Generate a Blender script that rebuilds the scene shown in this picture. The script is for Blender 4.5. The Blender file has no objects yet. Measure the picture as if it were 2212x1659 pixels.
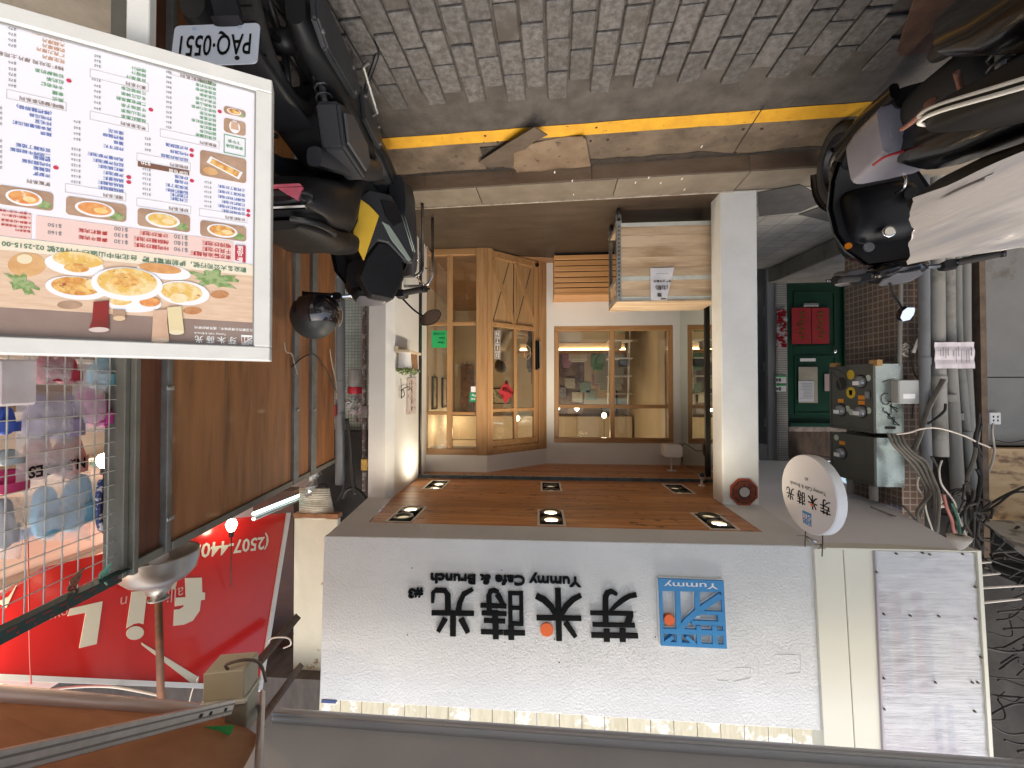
import bpy, bmesh, math, random
from mathutils import Vector as V, Matrix
R = math.radians
random.seed(7)
SC = bpy.context.scene
COL = SC.collection
# ---------------------------------------------------------------- camera, sky, sun, exposure
CAMH, F_PX = 1.65, 850.0
YAW, PIT = R(4.0), R(-0.82)
Fw = V((math.sin(YAW)*math.cos(PIT), math.cos(YAW)*math.cos(PIT), math.sin(PIT)))
Rt = V((math.cos(YAW), -math.sin(YAW), 0))
Up = Rt.cross(Fw)
cam = bpy.data.objects.new('camera', bpy.data.cameras.new('camera')); COL.objects.link(cam)
cam.data.sensor_width = 36; cam.data.lens = 36*F_PX/2212; cam.data.clip_start = 0.05; cam.data.clip_end = 500
# the phone was held upside down: rolled by 180 degrees
cam.matrix_world = Matrix(((-Rt.x, -Up.x, -Fw.x, 0), (-Rt.y, -Up.y, -Fw.y, 0), (-Rt.z, -Up.z, -Fw.z, CAMH), (0, 0, 0, 1)))
SC.camera = cam
SC.view_settings.view_transform = 'Standard'; SC.view_settings.look = 'None'
SC.view_settings.gamma = 1; SC.view_settings.use_curve_mapping = False
SC.view_settings.exposure = 0.80
w = bpy.data.worlds.new('World'); SC.world = w; w.use_nodes = True
nt = w.node_tree; nt.nodes.clear()
sky = nt.nodes.new('ShaderNodeTexSky'); sky.sky_type = 'NISHITA'; sky.sun_disc = False
SUN_EL, SUN_AZ = R(62), R(200)      # azimuth clockwise from +y
sky.sun_elevation = SUN_EL; sky.sun_rotation = SUN_AZ; sky.dust_density = 5; sky.air_density = 1.2; sky.ozone_density = 1
bg = nt.nodes.new('ShaderNodeBackground'); bg.inputs[1].default_value = 0.15
wo = nt.nodes.new('ShaderNodeOutputWorld'); nt.links.new(sky.outputs[0], bg.inputs[0]); nt.links.new(bg.outputs[0], wo.inputs[0])
sl = bpy.data.lights.new('sun', 'SUN'); sl.energy = 0.9; sl.angle = R(25); sl.color = (1, .96, .9)
so = bpy.data.objects.new('sun', sl); COL.objects.link(so)
sd = V((math.sin(SUN_AZ)*math.cos(SUN_EL), math.cos(SUN_AZ)*math.cos(SUN_EL), math.sin(SUN_EL)))
so.rotation_euler = sd.to_track_quat('Z', 'Y').to_euler(); so.location = (0, -5, 8)
SC.cycles.max_bounces = 8; SC.cycles.transparent_max_bounces = 12; SC.cycles.caustics_reflective = False; SC.cycles.caustics_refractive = False
# ---------------------------------------------------------------- geometry helpers
C0 = V((0, 0, CAMH))
def ray(X, Y): return Fw*F_PX + Rt*(1106-X) + Up*(Y-829.5)
def at_y(X, Y, y): r = ray(X, Y); return C0 + r*(y/r.y)
def at_x(X, Y, x): r = ray(X, Y); return C0 + r*(x/r.x)
def at_z(X, Y, z): r = ray(X, Y); return C0 + r*((z-CAMH)/r.z)
def at_d(X, Y, d): r = ray(X, Y); return C0 + r*(d/F_PX)
def zf(ox, oy, s): return lambda x, y: ((ox+x/s)/1.82278, (oy+y/s)/1.82278)
WM = {}
def wm(o): return WM.get(o.name, Matrix()) if o else Matrix()
class Plane:
    """a real plane in the place: origin, u (right), v (up), n (towards the viewer)"""
    def __init__(s, o, u, v):
        s.o = V(o); s.u = V(u).normalized(); s.n = s.u.cross(V(v)).normalized(); s.v = s.n.cross(s.u)
    def hit(s, X, Y, off=0):
        r = ray(X, Y); o = s.o+s.n*off; return C0 + r*((o-C0).dot(s.n)/r.dot(s.n))
    def uv(s, X, Y, off=0): p = s.hit(X, Y, off)-s.o; return p.dot(s.u), p.dot(s.v)
    def M(s):
        return Matrix(((s.u.x, s.v.x, s.n.x, s.o.x), (s.u.y, s.v.y, s.n.y, s.o.y), (s.u.z, s.v.z, s.n.z, s.o.z), (0, 0, 0, 1)))
def frame(o, rz=0): return Matrix.Translation(V(o)) @ Matrix.Rotation(rz, 4, 'Z')
TXT = {}
def text_geo(s, bold=0, res=2):
    k = (s, bold, res)
    if k not in TXT:
        c = bpy.data.curves.new('t', 'FONT'); c.body = s; c.offset = bold; c.resolution_u = res
        o = bpy.data.objects.new('t', c); COL.objects.link(o)
        m = bpy.data.meshes.new_from_object(o.evaluated_get(bpy.context.evaluated_depsgraph_get()))
        vs = [v.co.copy() for v in m.vertices]; fs = [tuple(p.vertices) for p in m.polygons]
        bpy.data.objects.remove(o); bpy.data.curves.remove(c); bpy.data.meshes.remove(m)
        xs = [v.x for v in vs] or [0, 1]; ys = [v.y for v in vs] or [0, 1]
        TXT[k] = (vs, fs, min(xs), max(xs), min(ys), max(ys))
    return TXT[k]
class MB:
    def __init__(s, M=None): s.v = []; s.f = []; s.M = M; s.sm = []
    def add(s, vs, fs, smooth=False):
        b = len(s.v); M = s.M
        s.v += [(M @ V(p)) if M else V(p) for p in vs]
        s.f += [tuple(b+i for i in f) for f in fs]; s.sm += [smooth]*len(fs); return s
    def box(s, a, b):
        x0, y0, z0 = (min(a[i], b[i]) for i in range(3)); x1, y1, z1 = (max(a[i], b[i]) for i in range(3))
        return s.add([(x0,y0,z0),(x1,y0,z0),(x1,y1,z0),(x0,y1,z0),(x0,y0,z1),(x1,y0,z1),(x1,y1,z1),(x0,y1,z1)],
                     [(0,3,2,1),(4,5,6,7),(0,1,5,4),(1,2,6,5),(2,3,7,6),(3,0,4,7)])
    def hexa(s, q, r):          # two quads (lists of 4 points)
        return s.add(list(q)+list(r), [(3,2,1,0),(4,5,6,7),(0,1,5,4),(1,2,6,5),(2,3,7,6),(3,0,4,7)])
    def prism(s, pts, z0, z1):  # polygon in local xy
        n = len(pts)
        return s.add([(p[0],p[1],z0) for p in pts]+[(p[0],p[1],z1) for p in pts],
                     [tuple(range(n-1,-1,-1)), tuple(range(n,2*n))]+[(i,(i+1)%n,n+(i+1)%n,n+i) for i in range(n)])
    def cyl(s, c, r, z0, z1, n=24, r2=None):
        r2 = r if r2 is None else r2
        a = [2*math.pi*i/n for i in range(n)]
        return s.add([(c[0]+r*math.cos(t),c[1]+r*math.sin(t),z0) for t in a]+[(c[0]+r2*math.cos(t),c[1]+r2*math.sin(t),z1) for t in a],
                     [tuple(range(n-1,-1,-1)), tuple(range(n,2*n))]+[(i,(i+1)%n,n+(i+1)%n,n+i) for i in range(n)], False)
    def tube(s, pts, r, n=8, caps=True):
        pts = [V(p) for p in pts]; m = len(pts); rs = r if isinstance(r, (list, tuple)) else [r]*m
        vs = []; up = None
        for i, p in enumerate(pts):
            t = (pts[min(i+1,m-1)]-pts[max(i-1,0)])
            t = t.normalized() if t.length > 1e-9 else V((0,0,1))
            if up is None: up = V((0,0,1)) if abs(t.z) < .9 else V((1,0,0))
            a = t.cross(up).normalized(); up = a.cross(t).normalized()
            vs += [p+(a*math.cos(2*math.pi*k/n)+up*math.sin(2*math.pi*k/n))*rs[i] for k in range(n)]
        fs = [(i*n+k, i*n+(k+1)%n, (i+1)*n+(k+1)%n, (i+1)*n+k) for i in range(m-1) for k in range(n)]
        b = len(s.v); s.add(vs, fs, True)
        if caps: s.f += [tuple(b+k for k in range(n-1,-1,-1)), tuple(b+(m-1)*n+k for k in range(n))]; s.sm += [False]*2
        return s
    def lathe(s, prof, c=(0,0,0), n=24, axis='z'):
        vs = []
        for (r, h) in prof:
            for k in range(n):
                a = 2*math.pi*k/n; x, y = r*math.cos(a), r*math.sin(a)
                p = (x,y,h) if axis == 'z' else ((h,x,y) if axis == 'x' else (y,h,x))
                vs.append((p[0]+c[0],p[1]+c[1],p[2]+c[2]))
        m = len(prof)
        fs = [(i*n+k, i*n+(k+1)%n, (i+1)*n+(k+1)%n, (i+1)*n+k) for i in range(m-1) for k in range(n)]
        return s.add(vs, fs, True)
    def loft(s, secs, n=20, p=2.6):     # (x, y, z, halfwidth, halfheight[, tilt]) sections along y
        vs = []
        for q in secs:
            x, y, z, a, b = q[:5]; e = q[5] if len(q) > 5 else 0
            for k in range(n):
                t = 2*math.pi*k/n; c, d = math.cos(t), math.sin(t)
                uu = a*math.copysign(abs(c)**(2/p), c); vv = b*math.copysign(abs(d)**(2/p), d)
                vs.append((x+uu, y-vv*math.sin(e), z+vv*math.cos(e)))
        m = len(secs)
        fs = [(i*n+k, i*n+(k+1)%n, (i+1)*n+(k+1)%n, (i+1)*n+k) for i in range(m-1) for k in range(n)]
        fs += [tuple(range(n-1,-1,-1)), tuple((m-1)*n+k for k in range(n))]
        return s.add(vs, fs, True)
    def stroke(s, pts, ws, z0, z1, P=None):   # a flat band with thickness, in local xy
        m = len(pts); ws = ws if isinstance(ws, (list, tuple)) else [ws]*m
        L = []; Rr = []
        for i in range(m):
            a = V(pts[max(i-1,0)]); b = V(pts[min(i+1,m-1)]); t = (b-a).normalized(); nn = V((-t.y, t.x))*ws[i]/2
            L.append(V(pts[i])+nn); Rr.append(V(pts[i])-nn)
        vs = []
        for i in range(m): vs += [(L[i].x,L[i].y,z0),(Rr[i].x,Rr[i].y,z0),(Rr[i].x,Rr[i].y,z1),(L[i].x,L[i].y,z1)]
        fs = []
        for i in range(m-1):
            for k in range(4): fs.append((i*4+k, i*4+(k+1)%4, (i+1)*4+(k+1)%4, (i+1)*4+k))
        fs += [(3,2,1,0), tuple((m-1)*4+k for k in range(4))]
        return s.add(vs, fs)
    def text(s, body, x, y, h, z=0.001, align='l', w=None, bold=0, ext=0, ang=0, mid=False, vert=False, res=2):
        """text with cap height h at x,y in local xy"""
        if vert:
            for i, ch in enumerate(body): s.text(ch, x, y-i*h*1.12, h, z, 'c', None, bold, ext)
            return s
        vs, fs, a, b, c, d = text_geo(body, bold, res)
        k = h/0.75 if w is None or not w else w/(b-a)
        ky = h/0.75 if not (w and w < 0) else k
        if w and w > 0: ky = h/(d-c) if d > c else 1
        ox = {'l': a, 'c': (a+b)/2, 'r': b}[align]; oy = c if (w and w > 0) else (0 if not mid else .36)
        ca, sa = math.cos(ang), math.sin(ang); out = []
        for v in vs:
            px, py = (v.x-ox)*k, (v.y-oy)*ky
            out.append((x+px*ca-py*sa, y+px*sa+py*ca, z))
        if not ext: return s.add(out, fs)
        n = len(out); top = [(p[0],p[1],z+ext) for p in out]
        ed = {}
        for f in fs:
            for i in range(len(f)):
                e = (f[i], f[(i+1)%len(f)]); ed[e] = 1
        side = [(i, j, n+j, n+i) for (i, j) in ed if (j, i) not in ed]
        return s.add(out+top, [tuple(n+i for i in f) for f in fs]+side)
    def build(s, name, m, parent=None, bevel=0, smooth=None, seg=1, kind=None, label=None):
        if not s.v: s.add([(0,0,0),(0,0,.001),(0,.001,0)], [(0,1,2)])
        n = len(s.v); lo = V([min(v[i] for v in s.v) for i in range(3)]); hi = V([max(v[i] for v in s.v) for i in range(3)])
        org = (lo+hi)/2
        if parent is None: org.z = lo.z
        me = bpy.data.meshes.new(name)
        me.from_pydata([v-org for v in s.v], [], s.f)
        if any(s.sm): me.polygons.foreach_set('use_smooth', s.sm)
        me.update()
        bm = bmesh.new(); bm.from_mesh(me)
        if bevel:
            bmesh.ops.remove_doubles(bm, verts=bm.verts, dist=1e-5)
            bmesh.ops.bevel(bm, geom=[e for e in bm.edges if len(e.link_faces) == 2 and e.calc_face_angle(0) > .5], offset=bevel, segments=seg, affect='EDGES', clamp_overlap=True)
        bmesh.ops.recalc_face_normals(bm, faces=bm.faces)
        bm.to_mesh(me); bm.free()
        if smooth: me.shade_smooth(); me.set_sharp_from_angle(angle=R(smooth))
        o = bpy.data.objects.new(name, me); COL.objects.link(o)
        if m: me.materials.append(m)
        WMo = Matrix.Translation(org)
        if parent:
            o.parent = parent; loc = wm(parent).inverted() @ WMo
            o.matrix_local = loc
        else: o.location = org
        WM[o.name] = WMo
        if kind: o['kind'] = kind
        if label: o['label'] = label
        return o
def tag(o, label, cat, group=None):
    o['label'] = label; o['category'] = cat
    if group: o['group'] = group
    return o
def thing(name, label, cat, loc, rz=0, group=None):
    o = bpy.data.objects.new(name, None); COL.objects.link(o); o.empty_display_size = .05
    o.location = V(loc); o.rotation_euler = (0, 0, rz); WM[o.name] = frame(loc, rz)
    return tag(o, label, cat, group)
def struct(o): o['kind'] = 'structure'; return o
def place_copy(src, parent, loc, rz=0, scale=None, name=None):      # one object sharing mesh data
    o = src.copy(); COL.objects.link(o)
    if parent: o.parent = parent
    o.location = loc; o.rotation_euler = (0, 0, rz)
    if scale: o.scale = scale
    return o
def copy_tree(root, parent=None):
    c = root.copy(); COL.objects.link(c)
    if parent: c.parent = parent
    for ch in list(root.children): copy_tree(ch, c)
    return c
def smooth_path(pts, n=6):
    pts = [V(p) for p in pts]; out = []
    for i in range(len(pts)-1):
        p0, p1, p2, p3 = pts[max(i-1,0)], pts[i], pts[i+1], pts[min(i+2,len(pts)-1)]
        for k in range(n):
            t = k/n; out.append(.5*((2*p1)+(p2-p0)*t+(2*p0-5*p1+4*p2-p3)*t*t+(3*p1-p0-3*p2+p3)*t**3))
    return out+[pts[-1]]
# ---------------------------------------------------------------- materials
MATS = {}
def mat(name, col, rough=.6, metal=0, col2=None, ns=3, nd=4, cr=(.35,.65), stretch=None, bump=0, bs=60, bd=.01, spec=None, coat=0, trans=0, emit=None, es=0,
        col3=None, ns3=8, cr3=(.6,.66), stretch3=None, rvar=0, rnd=0, alpha=None, stretchb=None):
    if name in MATS: return MATS[name]
    m = bpy.data.materials.new(name); m.use_nodes = True; t = m.node_tree; b = t.nodes['Principled BSDF']; L = t.links.new; N = t.nodes.new
    b.inputs['Base Color'].default_value = (*col, 1); b.inputs['Roughness'].default_value = rough; b.inputs['Metallic'].default_value = metal
    if spec is not None: b.inputs['Specular IOR Level'].default_value = spec
    if coat: b.inputs['Coat Weight'].default_value = coat; b.inputs['Coat Roughness'].default_value = .08
    if trans: b.inputs['Transmission Weight'].default_value = trans
    if alpha is not None: b.inputs['Alpha'].default_value = alpha
    if emit: b.inputs['Emission Color'].default_value = (*emit, 1); b.inputs['Emission Strength'].default_value = es
    if col2 or bump or col3 or rvar or rnd:
        g = N('ShaderNodeNewGeometry'); src = g.outputs['Position']
        def mapped(st, off=0):
            mp = N('ShaderNodeMapping'); L(src, mp.inputs[0]); mp.inputs['Scale'].default_value = st or (1,1,1); mp.inputs['Location'].default_value = (off, off*.7, off*.3)
            if rnd:
                oi = N('ShaderNodeObjectInfo'); ma = N('ShaderNodeMath'); ma.operation = 'MULTIPLY'; ma.inputs[1].default_value = 30; L(oi.outputs['Random'], ma.inputs[0])
                cx = N('ShaderNodeCombineXYZ'); [L(ma.outputs[0], cx.inputs[i]) for i in range(3)]; L(cx.outputs[0], mp.inputs['Location'])
            return mp.outputs[0]
        def noise(sc, st, d, off=0):
            n = N('ShaderNodeTexNoise'); n.inputs['Scale'].default_value = sc; n.inputs['Detail'].default_value = d; n.inputs['Roughness'].default_value = .62; L(mapped(st, off), n.inputs['Vector']); return n.outputs['Fac']
        cur = None
        if col2:
            r = N('ShaderNodeValToRGB'); r.color_ramp.elements[0].position = cr[0]; r.color_ramp.elements[1].position = cr[1]
            r.color_ramp.elements[0].color = (*col, 1); r.color_ramp.elements[1].color = (*col2, 1); L(noise(ns, stretch, nd), r.inputs[0]); cur = r.outputs[0]
        if rnd:
            oi = N('ShaderNodeObjectInfo'); mr = N('ShaderNodeMapRange'); mr.inputs[3].default_value = 1-rnd; mr.inputs[4].default_value = 1+rnd; L(oi.outputs['Random'], mr.inputs[0])
            mx = N('ShaderNodeMix'); mx.data_type = 'RGBA'; mx.blend_type = 'MULTIPLY'; mx.inputs[0].default_value = 1; mx.inputs[6].default_value = (*col, 1)
            if cur: L(cur, mx.inputs[6])
            cc = N('ShaderNodeCombineColor'); [L(mr.outputs[0], cc.inputs[i]) for i in range(3)]; L(cc.outputs[0], mx.inputs[7]); cur = mx.outputs[2]
        if col3:
            r = N('ShaderNodeValToRGB'); r.color_ramp.elements[0].position = cr3[0]; r.color_ramp.elements[1].position = cr3[1]; r.color_ramp.elements[0].color = (0,0,0,1); r.color_ramp.elements[1].color = (1,1,1,1)
            L(noise(ns3, stretch3, 5, 7.3), r.inputs[0]); mx = N('ShaderNodeMix'); mx.data_type = 'RGBA'; L(r.outputs[0], mx.inputs[0]); mx.inputs[6].default_value = (*col, 1)
            if cur: L(cur, mx.inputs[6])
            mx.inputs[7].default_value = (*col3, 1); cur = mx.outputs[2]
        if cur: L(cur, b.inputs['Base Color'])
        if rvar:
            mr = N('ShaderNodeMapRange'); mr.inputs[3].default_value = max(.02, rough-rvar); mr.inputs[4].default_value = min(1, rough+rvar); L(noise(5, None, 4, 3), mr.inputs[0]); L(mr.outputs[0], b.inputs['Roughness'])
        if bump:
            bp = N('ShaderNodeBump'); bp.inputs['Strength'].default_value = bump; bp.inputs['Distance'].default_value = bd; L(noise(bs, stretchb or stretch, 4, 1.7), bp.inputs['Height']); L(bp.outputs[0], b.inputs['Normal'])
    MATS[name] = m; return m
def brick_mat(name, c1, c2, cm, w, h, mortar, rot='xz', off=.5, rough=.6, bump=.4, metal=0):
    """small tiles: too far away or too small to pick apart singly"""
    if name in MATS: return MATS[name]
    m = bpy.data.materials.new(name); m.use_nodes = True; t = m.node_tree; b = t.nodes['Principled BSDF']; L = t.links.new; N = t.nodes.new
    g = N('ShaderNodeNewGeometry'); s = N('ShaderNodeSeparateXYZ'); L(g.outputs['Position'], s.inputs[0]); c = N('ShaderNodeCombineXYZ')
    if rot == 'both':
        ad = N('ShaderNodeMath'); L(s.outputs[0], ad.inputs[0]); L(s.outputs[1], ad.inputs[1]); L(ad.outputs[0], c.inputs[0]); L(s.outputs[2], c.inputs[1])
    else:
        L(s.outputs['xyz'.index(rot[0])], c.inputs[0]); L(s.outputs['xyz'.index(rot[1])], c.inputs[1])
    k = N('ShaderNodeTexBrick'); k.offset = off; k.inputs['Scale'].default_value = 1; k.inputs['Brick Width'].default_value = w; k.inputs['Row Height'].default_value = h
    k.inputs['Mortar Size'].default_value = mortar; k.inputs['Mortar Smooth'].default_value = .2
    k.inputs['Color1'].default_value = (*c1,1); k.inputs['Color2'].default_value = (*c2,1); k.inputs['Mortar'].default_value = (*cm,1); L(c.outputs[0], k.inputs[0])
    n = N('ShaderNodeTexNoise'); n.inputs['Scale'].default_value = 4; n.inputs['Detail'].default_value = 5; L(g.outputs['Position'], n.inputs['Vector'])
    mr = N('ShaderNodeMapRange'); mr.inputs[1].default_value = .3; mr.inputs[2].default_value = .7; mr.inputs[3].default_value = .7; mr.inputs[4].default_value = 1.1; L(n.outputs[0], mr.inputs[0])
    cc = N('ShaderNodeCombineColor'); [L(mr.outputs[0], cc.inputs[i]) for i in range(3)]
    mx = N('ShaderNodeMix'); mx.data_type = 'RGBA'; mx.blend_type = 'MULTIPLY'; mx.inputs[0].default_value = 1; L(k.outputs[0], mx.inputs[6]); L(cc.outputs[0], mx.inputs[7])
    L(mx.outputs[2], b.inputs['Base Color']); b.inputs['Roughness'].default_value = rough; b.inputs['Metallic'].default_value = metal
    iv = N('ShaderNodeMath'); iv.operation = 'SUBTRACT'; iv.inputs[0].default_value = 1; L(k.outputs['Fac'], iv.inputs[1])
    bp = N('ShaderNodeBump'); bp.inputs['Strength'].default_value = bump; bp.inputs['Distance'].default_value = .003; L(iv.outputs[0], bp.inputs['Height']); L(bp.outputs[0], b.inputs['Normal'])
    MATS[name] = m; return m
def glass_mat(name, tint=(.97,.98,.97), ior=1.5, rough=0):
    m = bpy.data.materials.new(name); m.use_nodes = True; t = m.node_tree; t.nodes.clear(); N = t.nodes.new; L = t.links.new
    tr = N('ShaderNodeBsdfTransparent'); tr.inputs[0].default_value = (*tint,1); gl = N('ShaderNodeBsdfGlossy'); gl.inputs['Roughness'].default_value = rough
    fr = N('ShaderNodeFresnel'); gg = N('ShaderNodeNewGeometry'); mr = N('ShaderNodeMapRange'); mr.inputs[3].default_value = ior; mr.inputs[4].default_value = 1/ior
    L(gg.outputs['Backfacing'], mr.inputs[0]); L(mr.outputs[0], fr.inputs[0]); mx = N('ShaderNodeMixShader'); o = N('ShaderNodeOutputMaterial')
    L(fr.outputs[0], mx.inputs[0]); L(tr.outputs[0], mx.inputs[1]); L(gl.outputs[0], mx.inputs[2]); L(mx.outputs[0], o.inputs[0]); MATS[name] = m; return m
def fabric_mat(name, c, tr=.35, **k):
    m = mat(name, c, **k); t = m.node_tree; b = t.nodes['Principled BSDF']; o = t.nodes['Material Output']; N = t.nodes.new
    tl = N('ShaderNodeBsdfTranslucent'); tl.inputs[0].default_value = (*c,1); mx = N('ShaderNodeMixShader'); mx.inputs[0].default_value = tr
    if b.inputs['Base Color'].is_linked: t.links.new(b.inputs['Base Color'].links[0].from_socket, tl.inputs[0])
    t.links.new(b.outputs[0], mx.inputs[1]); t.links.new(tl.outputs[0], mx.inputs[2]); t.links.new(mx.outputs[0], o.inputs[0]); return m
def oak(name, c1, c2, st, sc=9, rough=.45, rnd=.08, bump=.08, coat=.15):
    return mat(name, c1, rough, 0, c2, ns=sc, nd=6, cr=(.3,.7), stretch=st, bump=bump, bs=sc*3, bd=.002, coat=coat, rnd=rnd)
stucco = mat('stucco', (.71,.72,.715), .85, col2=(.64,.65,.645), ns=2, bump=1, bs=85, bd=.006, col3=(.55,.54,.5), ns3=70, cr3=(.75,.8))
stucco_fine = mat('pillar_stucco', (.74,.75,.72), .8, col2=(.66,.67,.64), ns=3, bump=.45, bs=130, bd=.004, col3=(.35,.33,.3), ns3=55, cr3=(.72,.76))
white_wall = mat('white_wall_paint', (.76,.75,.71), .7, col2=(.70,.69,.65), ns=1.5, bump=.06, bs=60)
soffit_white = mat('soffit_board', (.82,.80,.82), .7, col2=(.77,.75,.77), ns=1.2, bump=.1, bs=180, bd=.002)
cream = mat('cream_panel', (.74,.72,.60), .45, col2=(.70,.68,.57), ns=1.5)
oak_v = oak('oak_vertical', (.30,.155,.060), (.47,.275,.125), (13,13,.8), 2.2)
oak_h = oak('oak_horizontal', (.30,.15,.056), (.46,.265,.115), (.9,14,14), 2.2)
oak_panel = oak('oak_door_panel', (.32,.18,.075), (.46,.28,.13), (9,9,.6), 2.2, .5)
pine_ceil = mat('ceiling_pine', (.36,.135,.042), .40, 0, (.60,.29,.115), ns=2.4, nd=7, cr=(.36,.66), stretch=(.9,14,1), bump=.05, bs=8, bd=.002, coat=.12, rnd=.22, col3=(.12,.04,.015), ns3=8.0, cr3=(.605,.65), stretch3=(1.0,2.0,1))
slat_oak = mat('slat_oak', (.55,.27,.10), .5, 0, (.66,.36,.15), ns=2, nd=5, stretch=(1,14,14), bump=.05, rnd=.08)
cart_wood = mat('cart_board_wood', (.66,.51,.34), .55, 0, (.36,.23,.125), ns=3.0, nd=7, cr=(.40,.70), stretch=(.55,4,4.2), bump=.06, bs=20, bd=.002, rnd=.16, col3=(.2,.11,.05), ns3=6, cr3=(.74,.8), stretch3=(1,1,2))
plywood = mat('stained_plywood', (.29,.125,.046), .42, 0, (.16,.065,.025), ns=2.2, nd=6, cr=(.35,.75), stretch=(7,7,.55), bump=.08, bs=10, bd=.003, rnd=.12, col3=(.085,.036,.016), ns3=3.2, cr3=(.50,.76), stretch3=(5,5,.6), coat=.1)
ply_dark = mat('dark_plywood', (.16,.055,.027), .45, 0, (.085,.03,.016), ns=3, stretch=(6,6,.6), bump=.05)
steel_gray = mat('gray_steel_frame', (.20,.205,.205), .5, .3, (.13,.125,.11), ns=9, bump=.1, col3=(.22,.15,.09), ns3=14, cr3=(.66,.72))
galv = mat('galvanised_steel', (.45,.47,.46), .42, .75, (.33,.34,.33), ns=10, rvar=.15)
old_steel = mat('old_painted_steel', (.19,.185,.155), .55, .35, (.14,.135,.11), ns=6, bump=.15, col3=(.17,.08,.04), ns3=9, cr3=(.68,.75))
chrome = mat('chrome', (.62,.62,.62), .12, 1)
black_plastic = mat('black_plastic', (.006,.0065,.008), .42, 0, (.010,.010,.012), ns=6, spec=.3, bump=.1, bs=240, bd=.0008, rvar=.1)
gloss_black = mat('gloss_black_paint', (.005,.005,.006), .22, 0, spec=.35, coat=.3)
gray_plastic = mat('gray_plastic', (.026,.028,.033), .45, 0, (.021,.023,.027), spec=.35, ns=5, rvar=.1)
rubber = mat('tyre_rubber', (.014,.013,.013), .8, 0, (.03,.026,.022), ns=9, bump=.3, bs=90)
seat_black = mat('seat_vinyl', (.007,.0065,.006), .48, 0, (.010,.009,.008), spec=.3, ns=5, bump=.25, bs=260, bd=.001)
yellow_paint = mat('yellow_paint', (.66,.42,.035), .5, 0, (.58,.36,.03), ns=7)
black_letter = mat('black_letter', (.003,.0035,.004), .6, spec=.12)
blue_letter = mat('blue_logo', (.04,.26,.56), .4)
orange_dot = mat('orange_dot', (.85,.15,.03), .4)
white_plastic = mat('white_plastic', (.75,.75,.74), .4)
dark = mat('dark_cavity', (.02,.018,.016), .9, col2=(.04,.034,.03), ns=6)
print_white = mat('print_white', (.8,.8,.8), .5)
# ---------------------------------------------------------------- street and kerb
FZ, CZ = 0.125, 2.53            # terrace floor, soffit height
asphalt = mat('worn_asphalt', (.046,.041,.036), .72, 0, (.088,.079,.070), ns=7, bump=.9, bs=170, bd=.006, col3=(.035,.03,.026), ns3=2.2, cr3=(.52,.7), rvar=.2)
paver_m = mat('stamped_paver', (.050,.047,.044), .55, 0, (.135,.130,.127), ns=38, nd=5, cr=(.36,.72), bump=.8, bs=200, bd=.005, rnd=.16, rvar=.2, col3=(.05,.043,.036), ns3=3, cr3=(.55,.72))
conc_gutter = mat('gutter_concrete', (.080,.060,.042), .8, 0, (.15,.115,.080), ns=5, nd=7, bump=.4, bs=60, bd=.005, col3=(.045,.035,.026), ns3=11, cr3=(.58,.72))
kerb_m = mat('kerb_stone', (.11,.070,.042), .75, 0, (.17,.12,.078), ns=4, nd=6, stretch=(.6,2,2), bump=.35, bs=70, bd=.004, rnd=.12, col3=(.05,.04,.03), ns3=18, cr3=(.66,.74))
slab_m = mat('pavement_slab', (.145,.12,.09), .7, 0, (.20,.17,.13), ns=5, nd=6, bump=.3, bs=90, bd=.003, rnd=.1, col3=(.07,.055,.04), ns3=22, cr3=(.68,.74))
floor_m = mat('terrace_floor_vinyl', (.046,.031,.020), .5, 0, (.068,.047,.031), ns=2.5, nd=6, stretch=(1,9,1), bump=.05, bs=30, rvar=.1, col3=(.03,.02,.013), ns3=1.3, cr3=(.5,.7))
tile_m = brick_mat('hall_floor_tile', (.36,.34,.29), (.31,.29,.25), (.12,.11,.09), .2, .2, .004, 'xy', 0, .45, .3)
g = MB(); g.add([(-60,-60,-.045),(60,-60,-.045),(60,60,-.045),(-60,60,-.045)], [(0,1,2,3)]); struct(g.build('ground', mat('pale_bounce_ground', (.52,.51,.49), .85, col2=(.46,.45,.43), ns=1.5)))  # out of view, made pale to bounce light up onto the undersides
a0, a1 = at_z(802,300,0), at_z(1903,217,0); rd = (a1-a0).normalized(); RA = math.atan2(-rd.y, -rd.x)     # road direction, +u to +x
KM = frame((0, (a0.y*a1.x-a1.y*a0.x)/(a1.x-a0.x), 0), RA)      # u along the kerb, v away from the camera, v=0 front edge of the yellow line
road_root = MB(KM).box((-9,-2.1,-.04),(9,-.001,0)).build('road', asphalt); struct(road_root)
ku, kv = V((math.cos(RA), math.sin(RA), 0)), V((-math.sin(RA), math.cos(RA), 0))
def kuv(p): d = V(p)-KM.translation; return d.dot(ku), d.dot(kv)
v_line = kuv(at_z(1400,(281),0))[1]
v_line = max(.11, min(.16, v_line)); v_gut = kuv(at_z(1283,357,0))[1]; v_kt = kuv(at_z(1283,388,.11))[1]
E1, E2 = at_z(1097,439,FZ), at_z(1561,417,FZ)
v_ter = (kuv(E1)[1]+kuv(E2)[1])/2
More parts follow.
